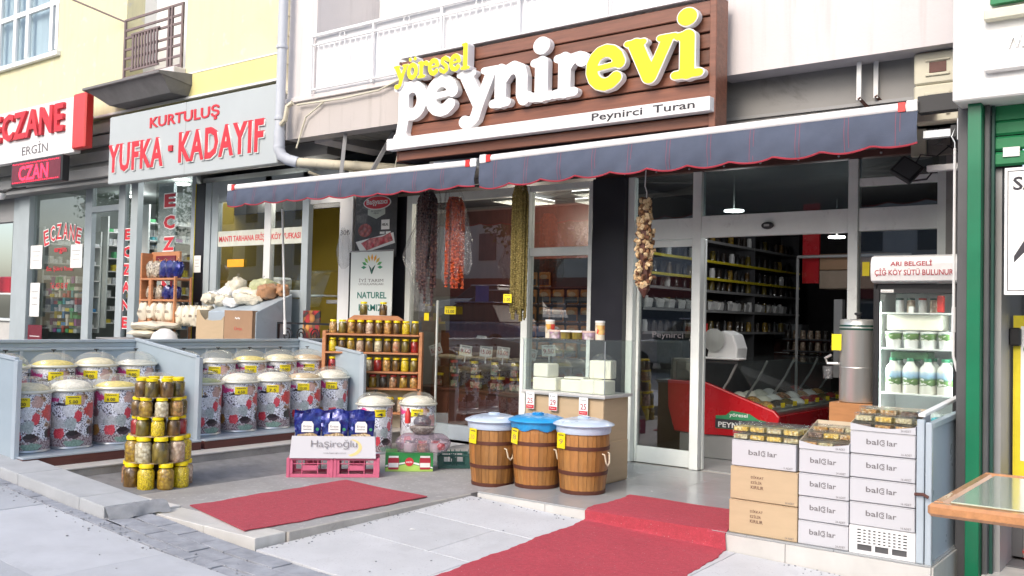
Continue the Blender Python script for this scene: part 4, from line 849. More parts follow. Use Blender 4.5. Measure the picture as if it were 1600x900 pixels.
# posters -------------------------------------------------------------------
ps = thing('poster', 'dark meat poster with red oval logo hanging beside the white pillar', 'poster', (-8.40, 8.24, 2.12))
bx('sheet', mat('charcoal_print', (.045, .04, .04), .4, 0, .7, 4, dirt=((.42, .40, .37), 3, .57)), -.36, .36, 0, .006, 0, .9, ps, 0)
MB().lathe([(0, 0), (.24, 0), (.24, .003), (0, .003)], 28, mtx=Matrix.Translation((.02, -.001, .675)) @ Matrix.Rotation(R(90), 4, 'X') @ Matrix.Diagonal((1, .36, 1, 1))).build('logo_oval', M['white_ink'], ps)
MB().lathe([(0, 0), (.222, 0), (.222, .003), (0, .003)], 28, mtx=Matrix.Translation((.02, -.0045, .675)) @ Matrix.Rotation(R(90), 4, 'X') @ Matrix.Diagonal((1, .34, 1, 1))).build('logo_oval', M['red_ink'], ps)
text('Başyazıcı', .36, .085, M['white_ink'], ps, (.02, -.008, .678), bold=.025)
MB().prism([(-.14, .60), (.16, .60), (.16, .53), (.01, .475), (-.14, .53)], -.002, -.0002).build('crest', mat('pale_green_crest', (.55, .6, .52), .5), ps); text('Et Ürünleri\nAfyon', .17, .055, M['black_ink'], ps, (.01, -.0035, .56))
bx('halal_badge', M['white_ink'], .10, .24, -.003, 0, .34, .46, ps, 0); text('HELAL', .11, .03, M['black_ink'], ps, (.17, -.004, .40), bold=.02)
for x in (.12, .22): bx('small_badge', M['white_ink'], x-.04, x+.04, -.003, 0, .285, .315, ps, 0)
MB().prism([(-.34, .20), (.31, .30), (.34, .17), (-.24, .05)], -.003, -.0002).build('plate', M['white_ink'], ps); MB().prism([(-.24, .18), (-.08, .24), (.12, .25), (.26, .30), (.31, .20), (-.14, .09)], -.006, -.0032).build('meat_slices', chunky('sliced_meat_print', (.60, .03, .05), (.74, .20, .20), 22), ps)
MB().lathe([(0, 0), (.12, 0), (.12, .002), (0, .002)], 14, mtx=Matrix.Translation((-.18, -.002, .34)) @ Matrix.Rotation(R(90), 4, 'X') @ Matrix.Diagonal((1, .7, 1, 1))).build('meat_joint', chunky('meat_print', (.30, .03, .03), (.45, .08, .06), 20), ps)
MB().lathe([(0, 0), (.05, 0), (.05, .002), (0, .002)], 14, mtx=Matrix.Translation((.03, -.002, .02)) @ Matrix.Rotation(R(90), 4, 'X')).build('tomato', M['red_ink'], ps)
nb2 = thing('poster', 'pale NATUREL banner with a flower of leaves above the jar rack', 'banner', (-8.33, 8.12, 1.35))
bx('sheet', mat('pale_banner', (.66, .71, .69), .5, 0, .03, 2), -.36, .36, 0, .006, 0, .83, nb2, 0); MB().tube([(-.37, 0, .84), (.37, 0, .84)], .008, 6).build('top_bar', M['mid_grey'], nb2)
for k in range(9):
    a = R(180-k*22.5); c = [(.03, .24, .12), (.05, .3, .1), (.25, .45, .08), (.62, .45, .04), (.72, .33, .03), (.72, .33, .03), (.6, .4, .05), (.1, .35, .1), (.03, .26, .12)][k]
    nm = 'leaf_print_%s' % 'abcdefghi'[k]; lm = mat(['leaf_green', 'leaf_orange'][2 < k < 7], c, .5)
    ca, sa = math.cos(a), math.sin(a); px, pz = .01+.14*ca, .64+.12*sa
    MB().prism([(px+ca*.045, pz+sa*.045), (px-sa*.02, pz+ca*.02), (px-ca*.045, pz-sa*.045), (px+sa*.02, pz-ca*.02)], -.003, -.0002).build('leaf', lm, nb2)
MB().prism([(-.05, .67), (.01, .60), (.07, .67), (.02, .63), (.015, .56), (.0, .56), (-.0, .63)], -.003, -.0002).build('figure', mat('figure_green', (.03, .15, .12), .5), nb2)
text('İYİ TARIM', .42, .05, M['grey_ink'], nb2, (.0, -.001, .485)); text('UYGULAMALARI', .42, .025, M['grey_ink'], nb2, (.0, -.001, .435))
gi = mat('banner_green', (.02, .16, .13), .5); text('NATUREL', .50, .08, gi, nb2, (.02, -.001, .30), bold=.02); text('KIRMIZI', .44, .08, gi, nb2, (.02, -.001, .15), bold=.02)
bx('side_strip', M['black'], -.40, -.385, .01, .03, -.1, .83, nb2, 0)
tl = thing('handwritten_price', 'handwritten 30 TL on the white pillar', 'writing', (-8.96, 8.258, 2.45)); text('30₺', .17, .07, M['grey_ink'], tl, (0, -.0005, 0), .001)
pb_ = thing('plastic_bag', 'clear crumpled bag hanging at the foot of the white pillar', 'bag', (-8.86, 8.15, 2.0)); cover(pb_, [(-.02, .03, 0), (.05, .10, .02), (.2, .12, 0), (.35, .08, .0), (.5, .02, -.02)], 21)

# ------------------------------------------------------------------ spice bins
def printmat():
    m, nt, b = nmat('spice_photo_wrap'); b.inputs['Roughness'].default_value = .35; b.inputs['Coat Weight'].default_value = .25
    tc = nt.nodes.new('ShaderNodeTexCoord'); sp = nt.nodes.new('ShaderNodeSeparateXYZ'); nt.links.new(tc.outputs['Object'], sp.inputs[0])
    ang = mth(nt, 'ARCTAN2', sp.outputs[0], mth(nt, 'MULTIPLY', sp.outputs[1], -1)); oi = nt.nodes.new('ShaderNodeObjectInfo'); u = mth(nt, 'ADD', mth(nt, 'MULTIPLY', ang, .19), mth(nt, 'MULTIPLY', mth(nt, 'SUBTRACT', oi.outputs['Random'], .5), .12)); z = sp.outputs[2]
    cb = nt.nodes.new('ShaderNodeCombineXYZ'); nt.links.new(u, cb.inputs[0]); nt.links.new(z, cb.inputs[1]); uv = cb.outputs[0]
    nz = mth(nt, 'MULTIPLY', mth(nt, 'SUBTRACT', noise(nt, uv, 21, 6, .75), .5), 3.4)
    def vor(scale, stx=(1, 1, 1)):
        mp = nt.nodes.new('ShaderNodeMapping'); mp.inputs['Scale'].default_value = stx; nt.links.new(uv, mp.inputs[0])
        v = nt.nodes.new('ShaderNodeTexVoronoi'); v.inputs['Scale'].default_value = scale; nt.links.new(mp.outputs[0], v.inputs['Vector']); s = nt.nodes.new('ShaderNodeSeparateColor'); nt.links.new(v.outputs['Color'], s.inputs[0]); return s.outputs[0], v.outputs['Distance']
    s1, d1 = vor(120); s2, d2 = vor(60, (1, 2.2, 1)); s3, d3 = vor(120)
    bw = ramp(nt, s1, [(.0, (.02, .02, .04)), (.24, (.10, .10, .15)), (.28, (.62, .64, .76)), (1, (.88, .90, .96))])
    bn = ramp(nt, s2, [(0, (.06, .03, .025)), (.4, (.26, .14, .08)), (1, (.58, .40, .24))])
    pk_ = ramp(nt, s3, [(0, (.12, .03, .06)), (.4, (.33, .24, .26)), (1, (.66, .60, .62))])
    zone = ramp(nt, noise(nt, uv, 7, 3), [(.56, (0, 0, 0)), (.62, (1, 1, 1))])
    col = mixc(nt, zone, bw, bn)
    col = mixc(nt, ramp(nt, mth(nt, 'ADD', z, mth(nt, 'MULTIPLY', nz, .05)), [(.09, (1, 1, 1)), (.12, (0, 0, 0))]), col, pk_)
    blobs = [(-.10, .44, .09, .04, (.70, .07, .26)), (-.17, .38, .03, .06, (.45, .04, .12)), (-.02, .47, .10, .03, (.62, .62, .64)), (-.10, .24, .075, .06, (.60, .61, .66)), (.01, .21, .07, .045, (.50, .52, .55)), (.09, .33, .06, .05, (.62, .64, .70)), (-.16, .29, .05, .045, (.30, .17, .20)), (.17, .42, .05, .05, (.50, .33, .30)),
             (.0, .135, .05, .045, (.72, .07, .10)), (-.15, .13, .05, .05, (.50, .26, .07)), (.12, .125, .065, .035, (.07, .045, .06)), (.115, .138, .05, .02, (.02, .014, .02)), (.16, .28, .035, .05, (.58, .06, .09)),
             (.13, .05, .08, .03, (.25, .38, .32)), (.10, .22, .05, .05, (.36, .42, .44)), (.02, .385, .045, .014, (.03, .02, .04)), (.30, .33, .08, .07, (.56, .07, .07)), (.33, .15, .08, .05, (.03, .03, .03)), (-.32, .3, .08, .08, (.52, .53, .50)), (-.33, .12, .06, .06, (.55, .07, .06)), (.45, .22, .07, .1, (.48, .28, .10)), (-.45, .4, .08, .06, (.45, .05, .08))]
    for cu, cz, ru, rz_, c in blobs:
        ru *= 1.12; rz_ *= 1.1
        du = mth(nt, 'DIVIDE', mth(nt, 'SUBTRACT', u, cu), ru); dz = mth(nt, 'DIVIDE', mth(nt, 'SUBTRACT', z, cz), rz_)
        d = mth(nt, 'ADD', mth(nt, 'ADD', mth(nt, 'MULTIPLY', du, du), mth(nt, 'MULTIPLY', dz, dz)), nz)
        msk = ramp(nt, d, [(.80, (1, 1, 1)), (.90, (0, 0, 0))])
        cc = mixc(nt, .45, c, mixc(nt, s3, tuple(x*.5 for x in c), tuple(min(1, x*1.5) for x in c)))
        col = mixc(nt, msk, col, cc)
    nt.links.new(col, b.inputs['Base Color']); return m
M['print'] = printmat()
bin_m = dict(
    body=MB().lathe([(.182, .022), (.185, .03), (.185, .49), (.182, .495)], 40, caps=False).mesh('body', M['print'], True),
    base=MB().lathe([(0, 0), (.188, 0), (.194, .008), (.190, .02), (.186, .023), (.0, .023)], 40).mesh('base_rim', M['galv'], True),
    top=MB().lathe([(.183, .488), (.19, .492), (.205, .497), (.208, .506), (.203, .515), (.175, .517), (.170, .505)], 40, caps=False).mesh('lid_rim', mat('pale_lid_rim', (.68, .68, .60), .35, .2, .05, 6), True),
    dome=MB().lathe([(.195, .517), (.188, .545), (.165, .580), (.125, .608), (.075, .625), (.02, .631), (0, .631)], 36).mesh('dome', M['dome'], True),
    knob=MB().lathe([(0, .631), (.006, .631), (.006, .645), (.022, .648), (.022, .656), (0, .657)], 12).mesh('knob', M['black'], True))
fills = {n: mat('bin_fill_'+n, c, .85, 0, .25, 30, .6, 50) for n, c in dict(white=(.80, .77, .68), cream=(.76, .68, .46), green=(.46, .50, .22), yellow=(.76, .62, .16), grey=(.60, .60, .54), tan=(.60, .46, .28)).items()}
fmesh = {}
for n, h in dict(white=.085, cream=.07, green=.05, yellow=.055, grey=.04, tan=.06).items():
    pf = [(0, .495)]+[(.178*math.sin(q/7*1.5708), .505+h*max(0, math.cos(q/7*1.5708))**.9) for q in range(8)][::-1]
    fmesh[n] = MB().lathe([(.178, .50)]+pf[1:], 28).mesh('contents', fills[n], True)
tcurve = MB()
for a in range(6):
    t0 = R(-90-2+a*6.5); t1 = R(-90-2+(a+1)*6.5); rr_ = .1875
    tcurve.add([(rr_*math.cos(t0), rr_*math.sin(t0), .385), (rr_*math.cos(t1), rr_*math.sin(t1), .385), (rr_*math.cos(t1), rr_*math.sin(t1), .46), (rr_*math.cos(t0), rr_*math.sin(t0), .46)], [(0, 1, 2, 3)])
tcm = tcurve.mesh('price_tag', M['tag'], True)
def spice_bin(label, loc, rz, fill, price):
    t = thing('spice_bin', label, 'bin', loc, rz, 'spice bins')
    for k, n in (('body', 'body'), ('base', 'base_rim'), ('top', 'lid_rim'), ('dome', 'dome'), ('knob', 'knob')): link(n, bin_m[k], t)
    link('contents', fmesh[fill], t); pt_ = link('price_tag', tcm, t, None, R(random.uniform(-16, 12)))
    a = R(-90+17); text(price, .07, .03, M['black_ink'], pt_, (.192*math.cos(a), .192*math.sin(a), .408), .0006, rz=R(17), bold=.01); text('~~~~~', .09, .012, M['black_ink'], pt_, (.192*math.cos(a), .192*math.sin(a), .447), .0006, rz=R(17))
    return t
fr = [(3.95, 'cream', '8.00'), (4.33, 'white', '5.00'), (4.75, 'yellow', '6.00'), (5.16, 'white', '4.00')]
fr2 = [(5.68, 'green', '5.00'), (6.11, 'white', '4.50'), (6.54, 'white', '7.5'), (6.97, 'tan', '13.50'), (7.38, 'white', '7.50')]
bk = [(3.97, 'green', '6.00'), (4.40, 'yellow', '5.50'), (4.81, 'cream', '8.00'), (5.23, 'grey', '9.00')]
bk2 = [(5.76, 'cream', '5.00'), (6.18, 'grey', '5.00'), (6.59, 'yellow', '3.50'), (7.01, 'cream', '5.00'), (7.41, 'tan', '12.50')]
fd = dict(cream='cream flour', white='heaped white flour', yellow='yellow flour', green='green lentils', grey='pale grey grain', tan='tan bulgur')
for grp, st_, X, Z, row in ((fr, 'left', -8.15, .19, 'front'), (fr2, 'right', -8.15, .19, 'front'), (bk, 'left', -8.62, .37, 'back'), (bk2, 'right', -8.62, .37, 'back')):
    for k, (y, f, p) in enumerate(grp):
        spice_bin(f'bin of {fd[f]}, {ordn[k]} from left in the {row} row of the {st_} stall', (X+random.uniform(-.012, .012), y, Z), R(44+random.uniform(-12, 6)), f, p)
spice_bin('spice patterned bin of white flour standing on the terrace behind the white bag box', (-7.19, 7.12, -.03), R(40), 'white', '4')
spice_bin('spice patterned bin of white rice behind the plastic bowl, next to the maroon cabinet', (-6.93, 7.50, -.03), R(12), 'white', '5')
for i, (ya, yb_) in enumerate(((3.74, 5.40), (5.44, 7.50))):
    pf = thing('wooden_platform', ['long dark red wooden platform under the left bins', 'dark red wooden platform under the right bins'][i], 'platform', (-8.2, ya, .1))
    bx('top', M['panel_rail'], -.72, .455, 0, yb_-ya, .075, .09, pf, .002); bx('front_board', M['base_wood'], .42, .45, 0, yb_-ya, 0, .074, pf, .002)
    bx('upper_step', M['panel_rail'], -.72, -.21, 0, yb_-ya, .0905, .27, pf, .003); bx('end_board', M['base_wood'], -.7, .419, .0, .03, 0, .074, pf, .002)
# stall panels
def side_panel(label, y, x1=-7.80, zt0=1.09, zt1=.955, z0=.10):
    t = thing('side_panel', label, 'panel', (-8.0, y, 0)); xa, xb = -8.95+8.0, x1+8.0
    MB().prism([(xa, z0), (xb, z0), (xb, zt1), (xa, zt0)], -.006, .006).build('sheet', M['panel'], t)
    bx('front_post', M['panel_rail'], xb, xb+.05, -.022, .022, z0-.08, zt1+.01, t, .004)
    MB().hexa([(xa, -.018, zt0), (xb, -.018, zt1), (xb, .018, zt1), (xa, .018, zt0)], [(xa, -.018, zt0+.03), (xb, -.018, zt1+.03), (xb, .018, zt1+.03), (xa, .018, zt0+.03)]).build('top_rail', M['panel_rail'], t, bevel=.003)
    bx('inner_rail', M['panel_rail'], xb-.03, xb-.001, -.012, .012, z0, zt1-.0, t, .002)
    return t
side_panel('grey blue side panel at the far left edge of the bins', 3.735, -7.90, 1.03, .965, .14); side_panel('grey blue sloping panel between the two groups of bins', 5.42, -7.87); side_panel('grey blue sloping panel right of the bins, before the jar rack', 7.56, -7.86)
bp_ = thing('stall_partition', 'long grey blue back panel with ribs behind the spice bins', 'panel', (-8.96, 6, 0))
bx('sheet', M['panel'], -.012, 0, -2.9, 2.35, .1, 1.02, bp_, 0); bx('top_rail', M['panel_rail'], -.03, .03, -2.9, 2.35, 1.075, 1.105, bp_, .003); bx('ledge', M['panel'], -.02, .012, -2.9, 2.35, 1.03, 1.074, bp_, .003)
bx('lower_rail', M['panel_rail'], .0, .02, -2.9, 2.35, 1.0, 1.029, bp_, .003)
for k in range(13): bx('rib', M['panel_rail'], .001, .018, -2.55+k*.40, -2.52+k*.40, .1, .999, bp_, .002)

# ------------------------------------------------------------------ jars
def jar_meshes(rj, h, lidm, tag_='big'):
    s = rj
    return (MB().lathe([(0, 0), (s*.9, 0), (s, h*.06), (s, h*.70), (s*.78, h*.82), (s*.76, h*.86)], 18, caps=False).mesh('glass', M['jar_glass'], True),
            lambda c: MB().lathe([(0, .002), (s*.88, .002), (s*.96, h*.07), (s*.96, h*.69), (s*.74, h*.80), (0, h*.81)], 14).mesh('contents', C[c], True),
            MB().lathe([(s*.76, h*.84), (s*.82, h*.85), (s*.82, h*.985), (s*.78, h), (0, h)], 18).mesh('lid', lidm, True))
class JarKit:
    def __init__(s, rj, h, lidm): s.g, s.cf, s.l = jar_meshes(rj, h, lidm); s.c = {}
    def make(s, label, loc, c, group, name='pickle_jar', rz=0):
        t = thing(name, label, 'jar', loc, rz, group)
        if c not in s.c: s.c[c] = s.cf(c)
        link('glass', s.g, t); link('contents', s.c[c], t); link('lid', s.l, t); return t
big = JarKit(.068, .208, M['lid_y']); mid = JarKit(.055, .153, M['lid_y'])
cn = dict(olive='green pickles', brown='brown olive pickles', corn='yellow corn', white='white cauliflower', red='red paste', carrot='mixed carrots', garlic='pink garlic', tan='golden pickles', salmon='salmon pink pickles', dark='black olives')
jcx, jcy = -7.03, 4.49; va = math.atan2(-jcy, -jcx)
tiers = [(0, big, .215, 9, ['salmon', 'brown', 'corn', 'tan', 'corn', 'garlic']), (.210, big, .195, 9, ['tan', 'white', 'olive', 'garlic', 'corn']), (.421, mid, .165, 8, ['red', 'olive', 'corn', 'brown', 'red']), (.576, mid, .165, 8, ['brown', 'tan', 'white', 'carrot', 'olive']), (.731, mid, .15, 8, ['brown', 'olive', 'brown', 'olive'])]
tn = ['bottom', 'second', 'middle', 'fourth', 'top']
for ti, (z, kit, rad, n, cols) in enumerate(tiers):
    for k in range(n):
        off = k-(len(cols)-1)/2 if k < len(cols) else k-(len(cols)-1)/2
        a = va+off*2*math.pi/n+(.1 if ti % 2 else -.05)
        c = cols[k] if k < len(cols) else ('brown', 'olive', 'tan')[k % 3]
        where = f'{ordn[k]} from left in the {tn[ti]} ring of the tower' if k < len(cols) else f'{ordn[k-len(cols)]} at the back of the {tn[ti]} ring of the tower'
        kit.make(f'jar of {cn[c]}, {where}', (jcx+rad*math.cos(a), jcy+rad*math.sin(a), -.03+z), c, 'jars in the round jar tower', rz=random.random()*6)
    tag(MB().lathe([(0, 0), (rad+.03, 0), (rad+.03, .002), (0, .002)], 24).build('cardboard_disc', M['kraft'], loc=(jcx, jcy, -.03+z+(.2082 if kit is big else .1532))), f'cardboard disc lying on the {tn[ti]} ring of the jar tower', 'cardboard') if ti < 4 else None

# pine jar rack
rk = thing('jar_rack', 'orange pine shelf rack holding rows of pickle jars by the NATUREL banner', 'shelf rack', (-8.33, 7.43, -.03), R(37))
for x in (-.03, 1.09):
    MB().hexa([(x-.02, 0, 0), (x+.02, 0, 0), (x+.02, .26, 0), (x-.02, .26, 0)], [(x-.02, .03, 1.25), (x+.02, .03, 1.25), (x+.02, .2, 1.25), (x-.02, .2, 1.25)]).build('side', M['rack_wood'], rk, bevel=.004)
for z in (.32, .60, .79, 1.01, 1.22): bx('shelf', M['rack_wood'], -.009, 1.069, .01, .2, z-.022, z, rk, .003)
bx('back_sheet', mat('cream_board', (.60, .55, .42), .7), -.009, 1.069, .205, .215, .1, 1.25, rk, 0)
MB().prism([(.22, 0), (.88, 0), (.80, .055), (.30, .055)], .05, .2).build('top_board', M['rack_wood'], rk, bevel=.003).location = (0, .03, 1.38)
bx('top_support', M['rack_wood'], .2, .9, .15, .2, 1.221, 1.38, rk, .002)
mt37 = Matrix.Rotation(R(37), 3, 'Z')
def rloc(x, y, z): v = mt37 @ Vector((x, y, 0)); return (-8.33+v.x, 7.43+v.y, -.03+z)
sm = JarKit(.048, .158, M['lid_y']); smr = JarKit(.048, .15, M['lid_r']); sb_ = JarKit(.055, .17, M['lid_y'])
rows = [(1.22, sm, ['carrot', 'olive', 'carrot', 'brown', 'garlic', 'brown', 'carrot', 'brown', 'corn', 'olive'], 'top'), (1.01, sm, ['corn', 'brown', 'tan', 'garlic', 'brown', 'white', 'brown', 'salmon', 'olive', 'red'], 'second'),
        (.79, sm, ['red', 'brown', 'tan', 'olive', 'white', 'red', 'carrot', 'brown', 'corn', 'olive'], 'third'), (.60, smr, ['olive', 'salmon', 'brown', 'carrot', 'tan', 'dark', 'salmon', 'tan', 'carrot'], 'fourth'), (.32, sb_, ['olive', 'tan', 'brown', 'brown', 'white', 'dark', 'garlic', 'tan'], 'lowest')]
for z, kit, cols, nm in rows:
    n = len(cols)
    for k, c in enumerate(cols):
        x = .06+k*(.955/(n-1)); kit.make(f'jar of {cn[c]}, {ordn[k]} from left on the {nm} shelf of the pine rack', rloc(x, .10+random.uniform(-.01, .01), z+.001), c, 'jars on the pine rack', rz=random.random()*6)
for k, x in enumerate((.40, .63)): sm.make(f'jar of dark pickles standing alone on top of the pine rack, {["left", "right"][k]} one', rloc(x, .16, 1.436), ['olive', 'brown'][k], 'jars on the pine rack')

# ------------------------------------------------------------------ pink crates, white box, bags
ca = R(44); mc = Matrix.Rotation(ca, 3, 'Z')
def cl(x, y, z=0, o=(-6.59, 5.47)): v = mc @ Vector((x, y, 0)); return (o[0]+v.x, o[1]+v.y, z-.03)
def crate(label, loc, rz, m, wd=.395, dp=.30, h=.17, name='plastic_crate', group=None):
    t = thing(name, label, 'crate', loc, rz, group)
    bx('floor', m, .01, wd-.01, .01, dp-.01, 0, .01, t, .002)
    for nm, (a0, a1, b0, b1) in dict(front=(0, wd, 0, .012), back=(0, wd, dp-.012, dp)).items():
        mb = MB(); mb.box(a0, a1, b0, b1, 0, .03); mb.box(a0, a1, b0, b1, h-.02, h); mb.box(a0, a0+.05, b0, b1, .031, h-.021); mb.box(a1-.05, a1, b0, b1, .031, h-.021); mb.box(a0+.135, a1-.135, b0, b1, .06, .105)
        mb.box(a0+.05, a1-.05, b0+.001, b1-.001, .115, .123); mb.box(a0+.125, a0+.134, b0, b1, .031, .149); mb.box(a1-.134, a1-.125, b0, b1, .031, .149)
        for x in (.09, .17, .225, .305): mb.box(x-.003, x+.003, b0+.002, b1-.002, .124, .149)
        o = mb.build('side', m, t, bevel=.003)
    for a0 in (0, wd-.012):
        mb = MB(); mb.box(a0, a0+.012, .0125, dp-.0125, 0, .05); mb.box(a0, a0+.012, .0125, dp-.0125, h-.03, h)
        for y in (.013, .07, .14, .21, dp-.04): mb.box(a0, a0+.012, y, y+.025, .051, h-.031)
        for z in (.07, .10): mb.box(a0+.001, a0+.011, .0125, dp-.0125, z, z+.008)
        mb.build('end', m, t, bevel=.003)
    for a0, b0 in ((0, 0), (wd-.02, 0)): bx('corner', m, a0-.004, a0+.024, b0-.005, -.0005, .0, h-.001, t, .003)
    return t
crate('pink plastic crate, left one under the white bag box', cl(0, 0), ca, M['crate_pink'], group='pink crates'); crate('pink plastic crate, right one under the white bag box', cl(.405, 0), ca, M['crate_pink'], group='pink crates')
crate('dark green plastic crate behind the green carton', (-5.98, 6.78, -.03), R(45), M['crate_green'], .30, .25, .13)
crate('dark green plastic crate wedged between pink crate and green carton', (-6.26, 6.42, -.03), R(45), M['crate_green'], .20, .3, .15)
db = thing('display_box', 'white open display box of blue bags standing on the pink crates', 'box', cl(.03, .02, .171), ca)
MB().hexa([(-.01, -.04, 0), (.74, -.04, 0), (.74, -.035, 0), (-.01, -.035, 0)], [(.0, .03, .185), (.725, .03, .185), (.725, .035, .185), (.0, .035, .185)]).build('front_flap', M['carton'], db)
bx('tray', M['carton'], .0, .73, .0, .27, .0, .05, db, .002); bx('back', M['carton'], .0, .73, .268, .272, .051, .2, db, 0)
tx = math.atan2(.07, .185)
text('Haşiroğlu', .40, .085, M['grey_ink'], db, (.37, -.0068, .118), .0008, rx=-0, bold=-.012, sp=.95).rotation_euler = (-tx, 0, 0)
text('www.hasiroglu.com.tr', .2, .014, M['grey_ink'], db, (.38, -.0302, .045), .0006).rotation_euler = (-tx, 0, 0)
mb = MB(); pts = arc(.50, .09, .115, .075, -80, 70, 14); ins = arc(.475, .095, .11, .065, -80, 70, 14)
def fy(z): return -.0405+.07*z/.185-.001
mb.add([(x, fy(z), z) for x, z in pts]+[(x, fy(z), z) for x, z in ins], [(i, i+1, len(pts)+i+1, len(pts)+i) for i in range(len(pts)-1)])
mb.build('swoosh', mat('gold_print', (.62, .52, .22), .5), db)
for k in range(3):
    t = thing('foil_bag', f'blue foil bag of dried noodles with white label, {["left", "middle", "right"][k]} in the white display box', 'bag', cl(.03+.13+.235*k, .13, .222), ca, 'blue bags in the display box')
    mb = MB(); nx_, nz_ = 10, 12; random.seed(40+k)
    for s_ in (1, -1):
        for i in range(nx_+1):
            for j in range(nz_+1):
                x = -.115+.23*i/nx_; z = .36*j/nz_; bul = .045*(1-(abs(x)/.118)**2.2)*max(.04, (1-(j/nz_)**1.6))
                mb.v.append((x*(1-.06*math.sin(j*.5)), -s_*(bul+.002)+.018*random.uniform(-1, 1)*(j/nz_)**.5+(.03*math.sin(x*18+k*2)*(j/nz_)**2), z+(.008*math.sin(x*30+k) if j == nz_ else 0)))
    q = (nx_+1)*(nz_+1)
    for s_ in (0, 1):
        for i in range(nx_):
            for j in range(nz_): a = s_*q+i*(nz_+1)+j; mb.f.append((a, a+nz_+1, a+nz_+2, a+1))
    mb.build('body', M['bluebag'], t, smooth=True)
    MB().prism([(-.052, .165), (.052, .165), (.052, .235), (.035, .26), (-.035, .26), (-.052, .235)], -.052, -.046).build('label_patch', M['white_ink'], t); text('Erişte', .07, .022, M['grey_ink'], t, (0, -.053, .215), .0006); text('~~~~~~', .07, .01, M['grey_ink'], t, (0, -.053, .19), .0006)
    MB().prism([(-.095, .0), (.095, .0), (.085, .145), (.03, .16), (-.04, .15), (-.09, .145)], -.050, -.042).build('clear_window', M['pasta'], t, bevel=.008)
    MB().lathe([(0, 0), (.014, 0), (.014, .003), (0, .003)], 10, mtx=Matrix.Translation((.085, -.04, .19)) @ Matrix.Rotation(R(90), 4, 'X')).build('green_dot', M['green_ink'], t)
random.seed(12)
gb = thing('jar_carton', 'green printed carton with red jars pictured, under the clear bag', 'carton', (-6.21, 6.3, -.03), R(45))
bx('body', mat('green_carton_print', (.02, .26, .055), .4, 0, .15, 3, coat=.3), 0, .44, 0, .26, 0, .175, gb, .003)
MB().prism([(.002, .035), (.1, .05), (.22, .075), (.32, .05), (.438, .02), (.438, .002), (.002, .002)], -.002, -.0002).build('light_band', mat('lime_print', (.40, .60, .12), .4), gb); MB().prism([(.002, .06), (.1, .075), (.22, .095), (.34, .07), (.438, .04), (.438, .03), (.22, .08), (.1, .06), (.002, .045)], -.003, -.0021).build('white_band', M['white_ink'], gb)
for x in (.075, .365):
    MB().prism([(x-.045, .02), (x+.045, .02), (x+.05, .05), (x+.05, .12), (x+.038, .13), (x-.038, .13), (x-.05, .12), (x-.05, .05)], -.005, -.0032).build('printed_jar', M['dred_ink'], gb); bx('printed_lid', M['white_ink'], x-.045, x+.045, -.0065, -.0052, .128, .145, gb, 0); bx('printed_label', M['paper'], x-.046, x+.046, -.0065, -.0052, .04, .08, gb, 0)
MB().lathe([(0, 0), (.04, 0), (.04, .002), (0, .002)], 18, mtx=Matrix.Translation((.22, -.0035, .09)) @ Matrix.Rotation(R(90), 4, 'X')).build('logo_disc', M['red_ink'], gb); text('REİS', .055, .018, M['white_ink'], gb, (.22, -.006, .09), bold=.02)
gbag = thing('plastic_bag', 'clear plastic bag of small red lidded jars on the green carton', 'bag', (-6.13, 6.42, .147), R(45))
for k in range(3):
    MB().lathe([(0, 0), (.05, 0), (.055, .01), (.055, .07), (.04, .08), (0, .08)], 12, (.08+k*.12, .04, 0)).build('jar_inside', [M['paper'], C['salmon'], M['paper']][k], gbag, smooth=True); MB().lathe([(.042, .08), (.042, .10), (0, .10)], 12, (.08+k*.12, .04, 0)).build('jar_lid', [M['dgrey'], M['red_plastic'], M['red_plastic']][k], gbag)
MB().lathe([(0, 0), (.03, .006), (.042, .035), (.03, .065), (0, .07)], 14, (.37, -.04, .02)).build('tomato', M['red_plastic'], gbag, smooth=True)
mb = MB(); n = 26
for q, (z, s) in enumerate(((.0, 1), (.04, 1.12), (.09, 1.15), (.13, 1.02), (.16, .8), (.17, .3))):
    for i in range(n): a = 2*math.pi*i/n; g = s*(1+.07*random.uniform(-1, 1)); mb.v.append((.2+.22*g*math.copysign(abs(math.cos(a))**.6, math.cos(a)), .03+.12*g*math.copysign(abs(math.sin(a))**.6, math.sin(a)), z+.006*random.random()))
for q in range(5):
    for i in range(n): j = (i+1) % n; mb.f.append((q*n+i, q*n+j, (q+1)*n+j, (q+1)*n+i))
mb.build('plastic_wrap', glassmat('lilac_wrap', (.78, .70, .76), 1.7, .16, .22, (.52, .42, .50), 1), gbag)
bo = thing('plastic_bowl', 'clear plastic bowl of pale shells on top of the bagged jars', 'bowl', (-5.99, 6.55, .315))
MB().lathe([(0, 0), (.07, 0), (.11, .03), (.135, .09), (.145, .092)], 24, caps=False).build('bowl', M['bag_plastic'], bo, smooth=True); MB().lathe([(0, .005), (.068, .005), (.105, .035), (.118, .065), (.07, .08), (0, .085)], 16).build('contents', chunky('pale_shells', (.42, .36, .34), (.66, .62, .58), 50, c3=(.25, .2, .2)), bo, smooth=True)
MB().lathe([(0, .088), (.08, .088), (.085, .12), (.06, .16), (.02, .175), (0, .17)], 14).build('crumpled_bag', glassmat('dark_crumpled_wrap', (.55, .52, .56), 1.7, .2, .25, (.2, .19, .21), 1), bo)
tag(MB().lathe([(0, 0), (.03, 0), (.03, .1), (.015, .13), (.015, .15), (0, .15)], 10).build('bottle', M['red_plastic'], loc=(-6.6, 7.0, .33), smooth=True), 'little red bottle between the two bins on the terrace', 'bottle')
tag(bx('paper_sheet', M['paper'], -7.3, -6.9, 7.95, 8.27, -.028, -.022), 'white sheet lying on the terrace behind the barrels', 'sheet')
